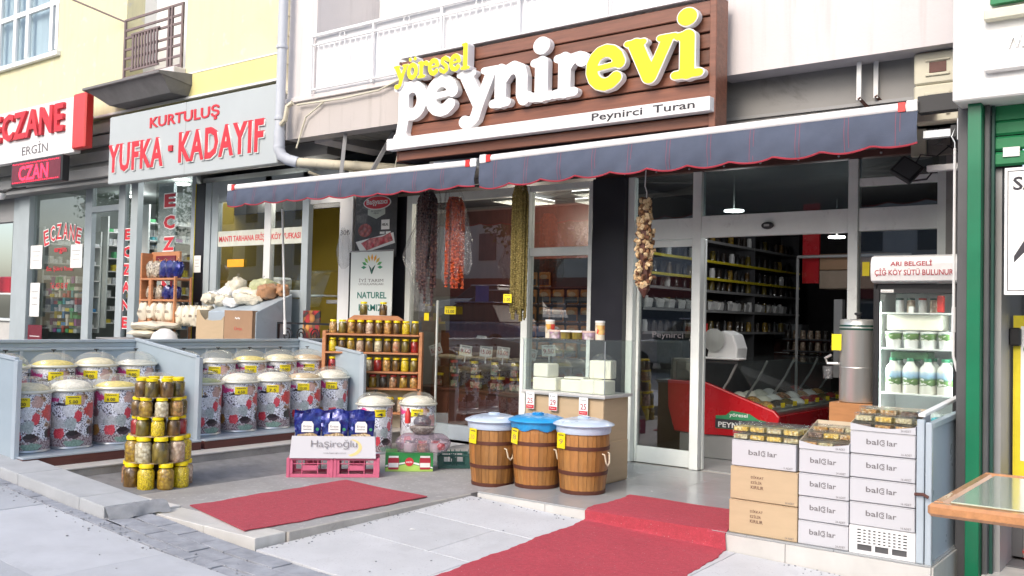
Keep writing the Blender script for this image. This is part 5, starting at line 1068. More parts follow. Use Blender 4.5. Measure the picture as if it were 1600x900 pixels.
tag(MB().prism([(-.15, 0), (.16, .0), (.15, .5), (-.14, .5)], -.01, 0).build('clear_box', glassmat('clear_acrylic', (.88, .9, .9), 1.6, .05, .08), loc=(-6.22, 6.95, -.03), rz=R(35)), 'clear acrylic sheet standing before the right terrace bin', 'sheet')

# ------------------------------------------------------------------ barrels
NST = 18; bprof = [(.168, 0), (.176, .08), (.186, .17), (.194, .27), (.198, .37), (.196, .46), (.192, .50)]
def stave_mesh(d):
    mb = MB(); a0, a1 = -math.pi/NST+.006, math.pi/NST-.006; k = len(bprof)
    for r, z in bprof:
        for rr2, aa in ((r-.014, a0), (r-.014, a1), (r+d, a1), (r+d+.0012, 0), (r+d, a0)): mb.v.append((rr2*math.cos(aa), rr2*math.sin(aa), z))
    for q in range(k-1):
        for i in range(5): j = (i+1) % 5; mb.f.append((q*5+i, q*5+j, (q+1)*5+j, (q+1)*5+i))
    mb.f += [(4, 3, 2, 1, 0), tuple((k-1)*5+i for i in range(5))]; return mb.mesh('stave', M['oak'])
stm = [stave_mesh(0), stave_mesh(.0015), stave_mesh(-.0012)]
def rad_at(z):
    for (r0_, z0_), (r1_, z1_) in zip(bprof, bprof[1:]):
        if z <= z1_: return r0_+(r1_-r0_)*(z-z0_)/(z1_-z0_)
    return bprof[-1][0]
def barrel(label, loc, rz, lidm, blue, price):
    t = thing('wooden_barrel', label, 'barrel', loc, rz, 'wooden barrels')
    for k in range(NST): o = link('stave', stm[(k*5) % 3], t); o.rotation_euler.z = 2*math.pi*k/NST
    for z in (.0, .155, .355):
        ra, rb = rad_at(z)+.004, rad_at(z+.032)+.004; MB().lathe([(ra-.006, z), (ra+.001, z+.001), (rb+.001, z+.031), (rb-.006, z+.032)], 40, caps=False).build('hoop', M['hoop'], t, smooth=True)
    if blue:
        mb = MB(); n = 48
        for q, (z, r) in enumerate(((.485, .205), (.50, .212), (.53, .213), (.552, .22))):
            for i in range(n): a = 2*math.pi*i/n; g = 1+.022*math.sin(i*2.7+q*1.3)+.012*random.uniform(-1, 1)*(3-q)/3; mb.v.append((r*g*math.cos(a), r*g*math.sin(a), z-.012*math.sin(i*.9)*(q == 0)))
        for q in range(3):
            for i in range(n): j = (i+1) % n; mb.f.append((q*n+i, q*n+j, (q+1)*n+j, (q+1)*n+i))
        mb.build('plastic_skirt', M['lid_blue'], t, smooth=True)
    else: MB().lathe([(.200, .482), (.206, .484), (.212, .50), (.214, .545)], 40, caps=False).build('lid_skirt', M['lid_clear'], t, smooth=True)
    MB().lathe([(.214, .543), (.232, .545), (.238, .553), (.232, .562), (.18, .583), (.11, .600), (.10, .596), (.05, .604), (0, .606)], 44).build('lid', lidm, t, smooth=True)
    MB().lathe([(0, .600), (.045, .600), (.048, .613), (.04, .618), (0, .618)], 20).build('lid_boss', lidm, t, smooth=True)
    sx = .199; MB().tube([(sx-.006, -.045, .33), (sx+.012, -.04, .325), (sx+.02, -.03, .26), (sx+.022, -.005, .235), (sx+.02, .02, .26), (sx+.012, .035, .33), (sx-.006, .04, .335)], .0065, 7).build('rope_handle', M['rope'], t, smooth=True)
    t.scale = (1.07, 1.07, 1.0); return t
ba = [(-5.105, 6.50, -.03), (-4.675, 6.555, 0), (-4.245, 6.60, 0)]
for k, (l, m, bl) in enumerate((('wooden barrel with milky lid, leftmost of three, partly behind the blue lidded one', M['lid_clear'], 0), ('wooden barrel with bright blue lid in the middle of the three barrels', M['lid_blue'], 1), ('wooden barrel with milky lid nearest the red carpet', M['lid_clear'], 0))):
    b = barrel(l, ba[k], R((-12, -2, 2)[k]), m, bl, '10')
    a = R(-112-((0, 8, 4)[k])+(12, 2, -2)[k]); r = .224
    tg = thing('price_tag', ['yellow price card hanging on the leftmost barrel', 'yellow price card hanging on the blue lidded barrel', 'yellow price card hanging on the barrel nearest the carpet'][k], 'price tag', (ba[k][0]+r*math.cos(R(-104-(0, 10, 6)[k])), ba[k][1]+r*math.sin(R(-104-(0, 10, 6)[k])), ba[k][2]+.365), R(-8))
    tg.rotation_euler = (0, R((2, 5, 0)[k]), R((-10, -18, -12)[k]))
    bx('card', M['tag'], -.045, .045, -.004, 0, 0, .125, tg, 0); bx('sleeve', M['jar_glass'], -.05, .05, -.006, -.0045, -.008, .13, tg, 0)
    text(('10', '8', '9')[k], .045, .04, M['kraft_dk'], tg, (0, -.0045, .055), .0004); text('~~~~', .06, .014, M['black_ink'], tg, (0, -.0045, .106), .0004)

# ------------------------------------------------------------------ cheese cabinet
cbn = thing('cheese_cabinet', 'glass display case on a cardboard covered base holding white cheese', 'display case', (-4.68, 7.17, 0))
MB().box(-.43, .40, -.21, .21, .0, .735).build('base', M['kraft'], cbn, bevel=.012, seg=2)
bx('base_fold', M['kraft'], .402, .408, -.2, .2, .02, .36, cbn, .002)
bx('counter_slab', M['marble'], -.45, .43, -.24, .23, .737, .765, cbn, .003); bx('slab_edge', M['steel'], -.452, .432, -.243, -.241, .735, .748, cbn, 0)
for a in ((-.445, .425, -.235, -.229), (-.445, .425, .214, .22)): bx('glass_side', M['case_glass'], a[0], a[1], a[2], a[3], .766, 1.225, cbn, 0)
for a in (-.445, .419): bx('glass_side', M['case_glass'], a, a+.006, -.228, .213, .766, 1.225, cbn, 0)
bx('glass_top', M['case_glass'], -.46, .44, -.25, .235, 1.226, 1.236, cbn, .001)
for x in (-.445, .42): bx('corner_post', M['galv'], x, x+.006, -.241, -.236, .766, 1.225, cbn, 0)
def cheese(label, x, y, z, a, b, c, m='cheese', rz=0):
    o = MB().box(-a/2, a/2, -b/2, b/2, 0, c).build('cheese_block', M[m], loc=(-4.68+x, 7.17+y, z), rz=rz, bevel=.012, seg=2); tag(o, label, 'cheese', 'cheese blocks in the display case')
cheese('wrapped cheese block at the lower left of the glass case', -.27, -.08, .766, .24, .16, .115, rz=.1); cheese('wrapped cheese block stacked on top at the left of the glass case', -.30, -.08, .884, .18, .15, .12, rz=-.15)
cheese('small cheese block behind the lower left one', -.1, .0, .766, .12, .12, .10); cheese('crumbly wide cheese block in the middle of the glass case', .02, -.07, .766, .22, .16, .11); cheese('cheese slab on the middle block', .02, -.06, .878, .20, .12, .02, rz=.1)
cheese('plain cheese block right of the middle in the glass case', .22, -.12, .766, .14, .16, .125); cheese('cheese block at the lower right corner of the glass case', .34, -.10, .766, .11, .18, .12)
cheese('bag wrapped cheese block on top at the right of the glass case', .27, -.02, .895, .20, .15, .16, rz=.2)
cwp = thing('plastic_wrap', 'clear wrap over the upper right cheese block', 'plastic wrap', (-4.41, 7.15, .90), .2); cover(cwp, [(0, .13, 0), (.08, .125, 0), (.15, .11, 0), (.19, .08, 0), (.215, .02, 0)], 31); random.seed(13)
def cprice(x, s, z0, lab):
    t = thing('price_card', lab, 'price card', (-4.68+x, 6.925, z0)); bx('card', M['white_ink'], -.045, .045, -.003, 0, 0, .15, t, 0); bx('footer', M['red_ink'], -.042, .042, -.0045, -.0032, .004, .036, t, 0)
    text(s, .06, .05, M['dred_ink'], t, (0, -.0035, .072), .0005, bold=.01); text('Kaşar' if s == '25' else 'Lor', .06, .018, M['black_ink'], t, (0, -.0035, .128), .0005); text('Peynir', .06, .014, M['white_ink'], t, (0, -.005, .02), .0004)
cprice(-.35, '25', .60, 'red and white price card reading 25, leftmost on the cheese case'); cprice(-.10, '29', .60, 'red and white price card reading 29 in the middle of the cheese case'); cprice(.22, '25', .585, 'red and white price card reading 25, rightmost on the cheese case')
def tall(label, x, rz=0):
    t = thing('milk_powder_tin', label, 'jar', (-4.68+x, 7.04, 1.237), rz, 'jars on top of the cheese case')
    MB().lathe([(0, 0), (.042, 0), (.042, .15), (0, .15)], 18).build('body', mat('ribbed_cream_jar', (.66, .60, .48), .35, 0, .06, 5, coat=.4), t, smooth=True); MB().lathe([(.0425, .045), (.0432, .046), (.0432, .125), (.0425, .126)], 18, caps=False).build('wrapper', chunky('red_yellow_wrapper', (.65, .05, .04), (.75, .45, .08), 16, .4, .3, (.7, .7, .66)), t); MB().lathe([(.044, .15), (.044, .165), (0, .166)], 18).build('lid', M['lid_w'], t, smooth=True)
tall('tall jar with red wrapper at the left on top of the cheese case', -.23); tall('tall jar with red wrapper at the right on top of the cheese case', .30)
def tub(label, x, c):
    t = thing('tub', label, 'tub', (-4.68+x, 7.00, 1.237), 0, 'jars on top of the cheese case')
    MB().lathe([(0, 0), (.055, 0), (.058, .06), (0, .06)], 18).build('body', C['olive'] if c == 0 else chunky('tub_print', (.65, .6, .6), (.45, .25, .45), 30, .4, .3, (.7, .68, .6)), t, smooth=True); MB().lathe([(.061, .06), (.061, .075), (0, .077)], 18).build('lid', M['lid_w'] if c == 0 else mat('pinkish_lid', (.66, .48, .40), .4), t, smooth=True)
for k, (x, c) in enumerate(((-.14, 1), (-.02, 0), (.10, 0), (.21, 1))): tub(f'low round tub on the cheese case, {ordn[k]} of the four from left', x, c)

# ------------------------------------------------------------------ cartons by the door
def carton(label, x0, x1, z0, z1, kind, dp=.34, y0=6.035, jit=0, word='24 ADET'):
    cx = (x0+x1)/2; t = thing('carton', label, 'carton', (cx, y0, z0+.0015), R(jit)); hw_ = (x1-x0)/2; h = z1-z0-.003
    m = M['kraft'] if kind == 'k' else M['carton']
    bx('body', m, -hw_, hw_, 0, dp, 0, h, t, .004)
    bx('tape_seam', M['kraft_dk'] if kind == 'k' else M['mid_grey'], -hw_+.004, hw_-.004, -.0012, -.0002, h-.0045, h-.003, t, 0)
    if kind == 'w':
        zc = h*.56; k_ = hw_/.19*.5+.5
        text('bal', .072*k_, .034, M['grey_ink'], t, (-.058*k_, -.001, zc), .0005, bold=.012); text('lar', .060*k_, .034, M['grey_ink'], t, (.058*k_, -.001, zc), .0005, bold=.012)
        for rr3, a0, a1, sx in ((.020, 50, 310, 0), (.011, 230, 490, 0)):
            ri, ro = rr3-.005, rr3; po = arc(0, 0, ro, ro, a0, a1, 12); pi_ = arc(0, 0, ri, ri, a0, a1, 12)
            MB().add([(x, 0, z) for x, z in po]+[(x, 0, z) for x, z in pi_], [(i, i+1, 13+i+1, 13+i) for i in range(12)]).build('logo_ring', M['grey_ink'], t, loc=(.004, -.0012, zc-.002))
    else:
        [text(wd_, wl_, .021, M['rust_brown'], t, (-.085+wl_/2, -.001, h*.57+.034-.034*q_), .0005, bold=.006) for q_, (wd_, wl_) in enumerate((('DİKKAT', .088), ('EZİLİR', .076), ('KIRILIR', .088)))]
    text(word, .06, .013, M['grey_ink'], t, (hw_-.05, -.001, .017), .0005)
    return t
carton('brown cardboard carton marked DİKKAT, at the bottom of the left stack', -2.705, -2.235, 0, .225, 'k'); carton('brown cardboard carton marked DİKKAT, middle of the left stack', -2.70, -2.235, .227, .448, 'k', jit=-.6)
carton('white carton with honey tubs on it, top of the left stack', -2.69, -2.25, .45, .625, 'w', .30, jit=1, word='5 ADET')
for k, (a, b) in enumerate(((0, .152), (.154, .306), (.308, .455), (.457, .608))):
    carton(f'white carton in the middle stack, {["lowest", "second from the floor", "third from the floor", "top closed one"][k]}', -2.228, -1.908, a, b, 'w', .34, jit=(.5, -.6, .8, -.3)[k])
for k, (a, b) in enumerate(((.172, .316), (.318, .464), (.466, .612), (.614, .756))):
    carton(f'white carton in the right stack, {["just above the white crate", "second closed one up", "third closed one up", "top closed one"][k]}', -1.902, -1.515, a, b, 'w', .36, jit=(-.4, .5, -.5, .3)[k], word='16 ADET')
wcr = thing('perforated_crate', 'white perforated plastic crate at the bottom of the right carton stack', 'crate', (-1.705, 6.03, .001))
mb = MB(); wd = .385; mb.box(-wd/2, wd/2, .012, .34, 0, .165); mb.build('body', M['dgrey'], wcr, bevel=.003)
mb = MB(); mb.box(-wd/2, wd/2, 0, .0115, .155, .168); mb.box(-wd/2, wd/2, 0, .0115, 0, .02); mb.box(-wd/2, -wd/2+.045, 0, .0115, .0205, .1545); mb.box(wd/2-.045, wd/2, 0, .0115, .0205, .1545)
xw = wd/2-.045
for k in range(11): x = -xw+k*(2*xw/10); mb.box(x-.0065, x+.0065, .0005, .011, .06, .154) if 0 < k < 10 else None
for k in range(6): z = .062+k*.0185; mb.box(-xw, xw, .001, .0105, z-.0045, z+.0045)
for x in (-.05, .05): mb.box(x-.010, x+.010, .001, .0105, .0205, .06)
mb.build('front_grille', M['crate_white'], wcr)
bx('side_wall', M['crate_white'], -wd/2-.003, -wd/2-.0005, 0, .34, 0, .168, wcr, 0); bx('side_wall', M['crate_white'], wd/2+.0005, wd/2+.003, 0, .34, 0, .168, wcr, 0); bx('top_rim', M['crate_white'], -wd/2, wd/2, .012, .34, .1655, .1685, wcr, 0)
# open trays
def tray(label, x0, x1, z0, dp, hf, hb):
    t = thing('open_carton', label, 'carton', ((x0+x1)/2, 6.035, z0)); hw_ = (x1-x0)/2
    mb = MB(); n = 8; fr_ = [(-hw_+2*hw_*i/n, hf-.022*math.sin(math.pi*i/n)) for i in range(n+1)]
    mb.prism([(-hw_, 0), (hw_, 0)]+fr_[::-1], 0, .004).build('front', M['carton'], t)
    for s in (-1, 1):
        MB().hexa([(s*hw_-.004*(s > 0), .0045, 0), (s*hw_+.004*(s < 0), .0045, 0), (s*hw_+.004*(s < 0), dp, 0), (s*hw_-.004*(s > 0), dp, 0)], [(s*hw_-.004*(s > 0), .0045, hf), (s*hw_+.004*(s < 0), .0045, hf), (s*hw_+.004*(s < 0), dp, hb), (s*hw_-.004*(s > 0), dp, hb)]).build('side', M['kraft_in'] if s < 0 else M['carton'], t)
    bx('back', M['kraft_in'], -hw_+.004, hw_-.004, dp-.004, dp, .005, hb, t, 0); bx('bottom', M['kraft_in'], -hw_+.004, hw_-.004, .0045, dp-.0045, 0, .004, t, 0); text('24 ADET', .06, .013, M['grey_ink'], t, (hw_-.055, -.001, .018), .0005); return t
tray('open white carton tray of honeycomb packs on the middle stack', -2.228, -1.908, .61, .34, .05, .16); tray('open white carton tray of honeycomb packs on the right stack', -1.902, -1.515, .758, .36, .045, .13)
hcs = {n: chunky('comb_'+n, c1, c2, 70, .3, .7, c3) for n, c1, c2, c3 in (('gold', (.70, .42, .03), (.80, .56, .10), (.80, .68, .36)), ('amber', (.42, .18, .03), (.55, .30, .07), (.70, .56, .38)), ('dark', (.06, .025, .012), (.12, .05, .02), (.3, .2, .14)), ('pale', (.55, .48, .25), (.66, .60, .40), (.45, .3, .1)))}
hb_m = {n: MB().box(-.048, .048, -.038, .038, .003, .034).mesh('honeycomb', m_, bevel=.004) for n, m_ in hcs.items()}
hl_m = MB().hexa([(-.052, -.042, 0), (.052, -.042, 0), (.052, .042, 0), (-.052, .042, 0)], [(-.055, -.045, .046), (.055, -.045, .046), (.055, .045, .046), (-.055, .045, .046)]).mesh('clear_tub', M['case_glass'], bevel=.004)
ht_m = MB().box(-.057, .057, -.047, .047, .0465, .0505).mesh('clear_lid', M['bag_plastic'], bevel=.002)
def htub(label, loc, kind, grp, rz=0):
    t = thing('honeycomb_tub', label, 'tub', loc, rz, grp); link('honeycomb', hb_m[kind], t); link('clear_tub', hl_m, t); link('clear_lid', ht_m, t)
for lv in range(2):
    for r_ in range(3):
        for k in range(4): htub(f'honeycomb tub on left stack, {ordn[k]} from left, {["front", "middle", "back"][r_]} row, {["lower", "upper"][lv]} layer', (-2.64+k*.116, 6.09+r_*.1, .6275+lv*.0515), 'gold' if (lv+k+r_) % 3 else 'pale', 'honeycomb tubs', R(1))
random.seed(5)
for r_ in range(3):
    for k in range(3): htub(f'tub of dark or amber honeycomb in the middle tray, {ordn[k]} from left, {["front", "middle", "back"][r_]} row', (-2.17+k*.104, 6.09+r_*.105, .620+(.02 if r_ else 0)+.03*r_), ['amber', 'pale', 'dark', 'gold', 'amber'][(r_*2+k) % 5], 'honeycomb tubs', R(random.uniform(-5, 5)))
for r_ in range(3):
    for k in range(3):
        for lv in range(2 if r_ < 2 else 1): htub(f'tub of honeycomb in the right tray, {ordn[k]} from left, {["front", "middle", "back"][r_]} row{", upper layer" if lv else ""}', (-1.83+k*.121, 6.085+r_*.115, .764+lv*.0515+r_*.034), ['dark', 'pale', 'amber', 'gold', 'amber', 'pale'][(r_+k*2+lv) % 6], 'honeycomb tubs', R(random.uniform(-5, 5)))

# ------------------------------------------------------------------ fridge, steel tank
fg = thing('milk_fridge', 'upright glass door fridge with white header full of milk bottles', 'fridge', (-1.91, 7.6, 0))
W = .30
bx('back', M['white_pl'], -W, W, .54, .58, 0, 1.74, fg); bx('side', M['black'], -W-.02, -W, .0, .58, 0, 1.74, fg, .004); bx('side', M['black'], W, W+.02, .0, .58, 0, 1.74, fg, .004)
for s_ in (-1, 1): bx('liner', M['white_pl'], s_*W-.006 if s_ > 0 else -W, W if s_ > 0 else -W+.006, .0, .539, .221, 1.69, fg, 0)
bx('base', M['black'], -W, W, .02, .53, 0, .22, fg, .004); bx('top', M['black'], -W, W, .02, .53, 1.70, 1.74, fg, .003)
for a in ((-W, -W+.035, .1, 1.70), (W-.035, W, .1, 1.70)): bx('door_stile', M['black'], a[0], a[1], -.03, .0, a[2], a[3], fg, .004)
bx('door_rail', M['black'], -W+.036, W-.036, -.03, 0, 1.665, 1.70, fg, .003); bx('door_rail', M['black'], -W+.036, W-.036, -.03, 0, .1, .16, fg, .003)
bx('door_glass', M['case_glass'], -W+.036, W-.036, -.02, -.014, .161, 1.664, fg, 0)
bx('sticker', M['white_ink'], -W+.045, -W+.14, -.033, -.031, 1.672, 1.694, fg, 0); text('MİNOX.COM', .08, .012, M['black_ink'], fg, (-W+.092, -.034, 1.683), .0005)
mb = MB(); pr_ = [(-.02, 1.745), (-.07, 1.76), (-.085, 1.82), (-.085, 1.89), (-.06, 1.945), (.0, 1.96), (.1, 1.96), (.1, 1.745)]
mb.add([(-W-.02, y, z) for y, z in pr_]+[(W+.02, y, z) for y, z in pr_], [tuple(range(8)), tuple(range(8, 16))[::-1]]+[(i, (i+1) % 8, (i+1) % 8+8, i+8) for i in range(8)]); mb.build('header', mat('header_white', (.78, .78, .78), .3), fg, bevel=.004)
bx('header_end', M['black'], W+.021, W+.04, -.06, .1, 1.75, 1.94, fg, .004)
text('ARI BELGELİ', .30, .046, M['dred_ink'], fg, (-.02, -.0862, 1.895), .001, bold=.015).rotation_euler = (-.1, 0, 0); text('ÇİĞ KÖY SÜTÜ BULUNUR', .565, .066, M['dred_ink'], fg, (-.005, -.0864, 1.825), .001, bold=.012)
for z in (.36, .62, .90, 1.245, 1.52): bx('wire_shelf', M['white_pl'], -W+.005, W-.005, .03, .52, z-.012, z, fg, .002)
for s in (-1, 1): bx('light_strip', mat('fridge_lamp', (.9, 1, .98), .5, 0, 0, 3, emit=14), s*(W-.02)-.008, s*(W-.02)+.008, .02, .03, .3, 1.6, fg, 0)
def milkm():
    m, nt, b = nmat('milk_bottle_print'); b.inputs['Roughness'].default_value = .35; b.inputs['Coat Weight'].default_value = .3
    tc = nt.nodes.new('ShaderNodeTexCoord'); sp = nt.nodes.new('ShaderNodeSeparateXYZ'); nt.links.new(tc.outputs['Object'], sp.inputs[0])
    z = mth(nt, 'ADD', sp.outputs[2], mth(nt, 'MULTIPLY', mth(nt, 'SUBTRACT', noise(nt, tc.outputs['Object'], 18, 3), .5), .05))
    col = ramp(nt, mth(nt, 'MULTIPLY', z, 3.5), [(.0, (.78, .76, .68)), (.22, (.78, .76, .68)), (.24, (.08, .16, .05)), (.36, (.16, .28, .08)), (.40, (.10, .20, .10)), (.46, (.30, .48, .68)), (.58, (.55, .68, .78)), (.60, (.80, .79, .74)), (1, (.80, .79, .74))])
    cow = ramp(nt, noise(nt, tc.outputs['Object'], 34, 2), [(.56, (0, 0, 0)), (.60, (1, 1, 1))]); msk = ramp(nt, mth(nt, 'MULTIPLY', z, 3.5), [(.24, (0, 0, 0)), (.26, (1, 1, 1)), (.42, (1, 1, 1)), (.44, (0, 0, 0))])
    nt.links.new(mixc(nt, mth(nt, 'MULTIPLY', cow, msk), col, (.75, .74, .68)), b.inputs['Base Color']); return m
mk = milkm(); mbod = MB().lathe([(0, 0), (.056, 0), (.060, .01), (.060, .17), (.054, .20), (.028, .23), (.026, .25), (0, .25)], 20).mesh('body', mk, True); mcap = MB().lathe([(.028, .245), (.030, .247), (.030, .27), (0, .272)], 14).mesh('cap', mat('green_cap', (.03, .20, .10), .4), True)
for row in range(2):
    for k in range(4):
        t = thing('milk_bottle', f'white milk bottle with green meadow print, {ordn[k]} from left, {["front", "back"][row]} row of the fridge', 'bottle', (-2.10+k*.126, 7.70+row*.16, .90), R(35+random.uniform(-8, 8)), 'milk bottles in the fridge'); link('body', mbod, t); link('cap', mcap, t)
for k in range(4):
    t = thing('yogurt_tub', f'white tub with green print on the upper fridge shelf, {ordn[k]} from left', 'tub', (-2.10+k*.128, 7.70, 1.246), 0, 'tubs in the fridge'); MB().lathe([(0, 0), (.05, 0), (.062, .12), (.064, .125), (0, .135)], 18).build('tub', M['white_pl'], t, smooth=True); MB().lathe([(.057, .06), (.0625, .115)], 18, caps=False).build('wrapper', mk, t, smooth=True)
for lab, x, z, a, b, c, m in (('large cream cheese carton lying on the fridge tubs', -1.95, 1.385, .40, .25, .12, M['cheese']), ('white cup on the cream carton in the fridge', -1.97, 1.51, .04, .04, .06, M['white_pl']), ('slim red and white bottle at the top right of the fridge', -1.76, 1.525, .05, .05, .13, M['red_plastic']), ('red framed box at the bottom of the fridge', -1.98, .625, .17, .1, .12, M['paper']), ('turquoise pack at the bottom right of the fridge', -1.74, .625, .16, .1, .10, mat('turquoise_pack', (.05, .35, .42), .4, 0, .3, 12)), ('dark green bowl under the tubs in the fridge', -1.98, 1.16, .28, .2, .06, mat('dark_green_pack', (.03, .10, .04), .4, 0, .5, 14))):
    tag(MB().box(-a/2, a/2, 0, b, 0, c).build('food_pack', m, loc=(x, 7.68, z), bevel=.012, seg=2), lab, 'food pack')
for k in range(4):
    t = thing('small_jar', f'small pale jar on the topmost fridge shelf, {ordn[k]} from left', 'jar', (-2.09+k*.085, 7.82, 1.521), 0, 'small jars in the fridge'); MB().lathe([(0, 0), (.032, 0), (.032, .09), (.026, .10), (0, .10)], 12).build('jar', C['garlic'] if k % 2 else M['white_pl'], t, smooth=True); MB().lathe([(.03, .1), (.03, .115), (0, .117)], 12).build('lid', M['lid_r'] if k == 2 else M['dgreen'], t)
for k in range(4):
    t = thing('yogurt_tub', f'white tub on the low fridge shelf above the cartons, {ordn[k]} from left', 'tub', (-2.10+k*.128, 7.86, .621), 0, 'tubs in the fridge'); MB().lathe([(0, 0), (.05, 0), (.062, .12), (.064, .125), (0, .135)], 18).build('tub', M['white_pl'], t, smooth=True)
tk = thing('steel_milk_tank', 'tall stainless steel milk tank with lid on a wooden crate', 'tank', (-2.40, 7.78, .80))
MB().lathe([(0, 0), (.135, 0), (.14, .01), (.14, .585), (.143, .59), (.143, .60), (.138, .61), (.138, .655), (.13, .66), (.0, .665)], 36).build('body', M['steel'], tk, smooth=True)
MB().lathe([(.1415, .575), (.1425, .576), (.1425, .615), (.1415, .616)], 36, caps=False).build('band', M['dgreen'], tk, smooth=True); MB().lathe([(.1405, .27), (.1425, .275), (.1405, .28)], 36, caps=False).build('seam_ring', M['steel'], tk, smooth=True)
MB().lathe([(0, .665), (.012, .665), (.012, .69), (.03, .70), (.03, .715), (0, .72)], 12).build('knob', M['black'], tk, smooth=True)
bx('tap_body', M['steel'], -.20, -.12, -.07, -.05, .29, .31, tk, .004); MB().tube([(-.14, -.06, .30), (-.22, -.07, .30), (-.24, -.07, .34), (-.19, -.07, .37)], .012, 8).build('tap', M['steel'], tk, smooth=True)
ytag(-2.53, 7.655, 1.21, '', 'yellow paper tag taped on the steel milk tank', .075, .13, rz=R(8))
tag(MB().lathe([(.028, 0), (.04, .10), (.042, .10), (.036, .0)], 14).build('measuring_cup', M['bag_plastic'], loc=(-2.60, 7.66, .98), smooth=True), 'clear measuring cup hanging from the tank tap', 'cup')
wb = thing('wooden_crate', 'brown wooden crate under the steel milk tank', 'crate', (-2.40, 7.78, 0)); bx('front_board', M['block_wood'], -.17, .17, -.17, -.15, 0, .795, wb, .004); bx('side_board', M['block_wood'], .151, .17, -.149, .15, 0, .795, wb, .003); bx('side_board', M['block_wood'], -.17, -.151, -.149, .15, 0, .795, wb, .003); bx('top_board', M['block_wood'], -.15, .15, -.149, .15, .77, .795, wb, .003)
ytag(-2.50, 8.30, 1.84, '', 'small yellow notice stuck on the glass above the steel tank', .06, .12)
# right folding panel
rp_ = thing('folding_panel', 'grey blue folded metal panel standing at the right end of the platform', 'panel', (-1.46, 6.03, 0))
bx('front_frame', M['panel_rail'], -.045, -.002, -.01, .03, 0, .855, rp_, .004); bx('front_frame', M['panel_rail'], .003, .04, -.005, .035, -.01, .84, rp_, .004)
MB().hexa([(.012, .036, .0), (.022, .036, .0), (.022, .95, .0), (.012, .95, .0)], [(.012, .036, .80), (.022, .036, .80), (.022, .95, .83), (.012, .95, .83)]).build('sheet', mat('grey_blue_panel_lit', (.50, .58, .66), .3, .1, .05, 2), rp_)  # same sheet as the stall panels, colour lightened to stand for light
MB().hexa([(.0, .036, .801), (.04, .036, .801), (.04, .95, .831), (.0, .95, .831)], [(.0, .036, .835), (.04, .036, .835), (.04, .95, .868), (.0, .95, .868)]).build('top_rail', M['panel_rail'], rp_, bevel=.003)
MB().hexa([(-.04, .0, .87), (-.0, .0, .87), (-.0, .95, .93), (-.04, .95, .93)], [(-.04, .0, .89), (-.0, .0, .89), (-.0, .95, .95), (-.04, .95, .95)]).build('rear_rail', M['white_wall'], rp_, bevel=.003)
MB().tube([(-.05, -.02, .41), (-.0, -.03, .415), (.03, -.03, .40)], .010, 6).build('latch', M['rust_brown'], rp_)

# ------------------------------------------------------------------ right neighbour
nbh = thing('neighbour_shop', 'green and white shop at the right edge with roller shutter', 'building', (-1.0, 6.6, 0))
def nx(name, m, x0, x1, y0, y1, z0, z1, bevel=.003): return MB().box(x0+1.0, x1+1.0, y0-6.6, y1-6.6, z0, z1).build(name, m, nbh, bevel=bevel)
nx('fascia', M['white_wall'], -1.405, 3, 6.40, 6.95, 2.835, 5.5, .01); nx('corner_post', M['green_paint'], -1.335, -1.255, 6.5, 6.62, -.3, 2.834)
nx('guide_rail', M['dgrey'], -1.254, -1.222, 6.58, 6.62, -.3, 2.832, .006); nx('guide_rail', M['dgreen'], -1.22, -1.20, 6.62, 6.66, -.3, 2.832); nx('post_return', M['dgrey'], -1.42, -1.30, 6.63, 8.27, -.3, 3.4); nx('shutter_box', M['green_slat'], -1.22, 3, 6.66, 6.9, 2.74, 2.834)
for k in range(3): nx('shutter_slat', M['green_slat'], -1.22, 3, 6.645+.006*k, 6.68, 2.445+k*.10, 2.537+k*.10, .014)
nx('notice', M['paper'], -1.155, -1.06, 6.635, 6.642, 2.50, 2.56, 0); nx('inner_wall', M['mid_grey'], -1.30, -1.17, 6.7, 8.2, -.3, 2.44, 0); nx('floor', mat('dark_floor', (.13, .13, .135), .7), -1.3, 3, 6.9, 9, -.2, -.12, 0)
nx('sill', M['marble'], -1.25, -.9, 6.55, 6.9, -.3, -.13); nx('back_wall', M['dark_wall'], -1.3, 3, 8.9, 9, -.3, 3, 0); nx('ceiling', M['dark_wall'], -1.3, 3, 6.9, 9, 2.86, 2.95, 0)
nx('black_frame', M['black'], -1.11, -1.085, 7.4, 7.46, -.2, 2.45)
nx('fascia_box', M['white_wall'], -1.215, 1.5, 6.35, 6.398, 2.985, 3.24, .012); nx('logo_shelf', mat('cream_ledge', (.66, .65, .52), .6), -1.215, 1.5, 6.33, 6.398, 3.245+.06, 3.37, .006)
nx('logo_panel', M['green_slat'], -1.18, .2, 6.34, 6.39, 3.40, 4.2, 0); nx('logo_mark', M['y_letter'], -1.12, -1.05, 6.332, 6.339, 3.46, 3.6, .006)
text('WA', .16, .085, M['white_wall'], nbh, (-.02+.0, -.252, 3.155), .012, bold=.01)
gd = thing('grey_door', 'low grey metal door leaf inside the green fronted shop', 'door', (-1.17, 7.1, -.1)); bx('leaf', M['dgrey'], -.08, .07, 0, .03, 0, 1.0, gd, .004); bx('frame', M['mid_grey'], .072, .10, -.01, .04, 0, 1.05, gd, .003); MB().lathe([(0, 0), (.012, .005), (.012, .02), (0, .025)], 10, mtx=Matrix.Translation((.04, -.001, .55)) @ Matrix.Rotation(R(90), 4, 'X')).build('knob', M['black'], gd)
sa = thing('satilik_sign', 'white vertical banner with the letters SA at the right edge', 'sign', (-.90, 6.52, 1.62))
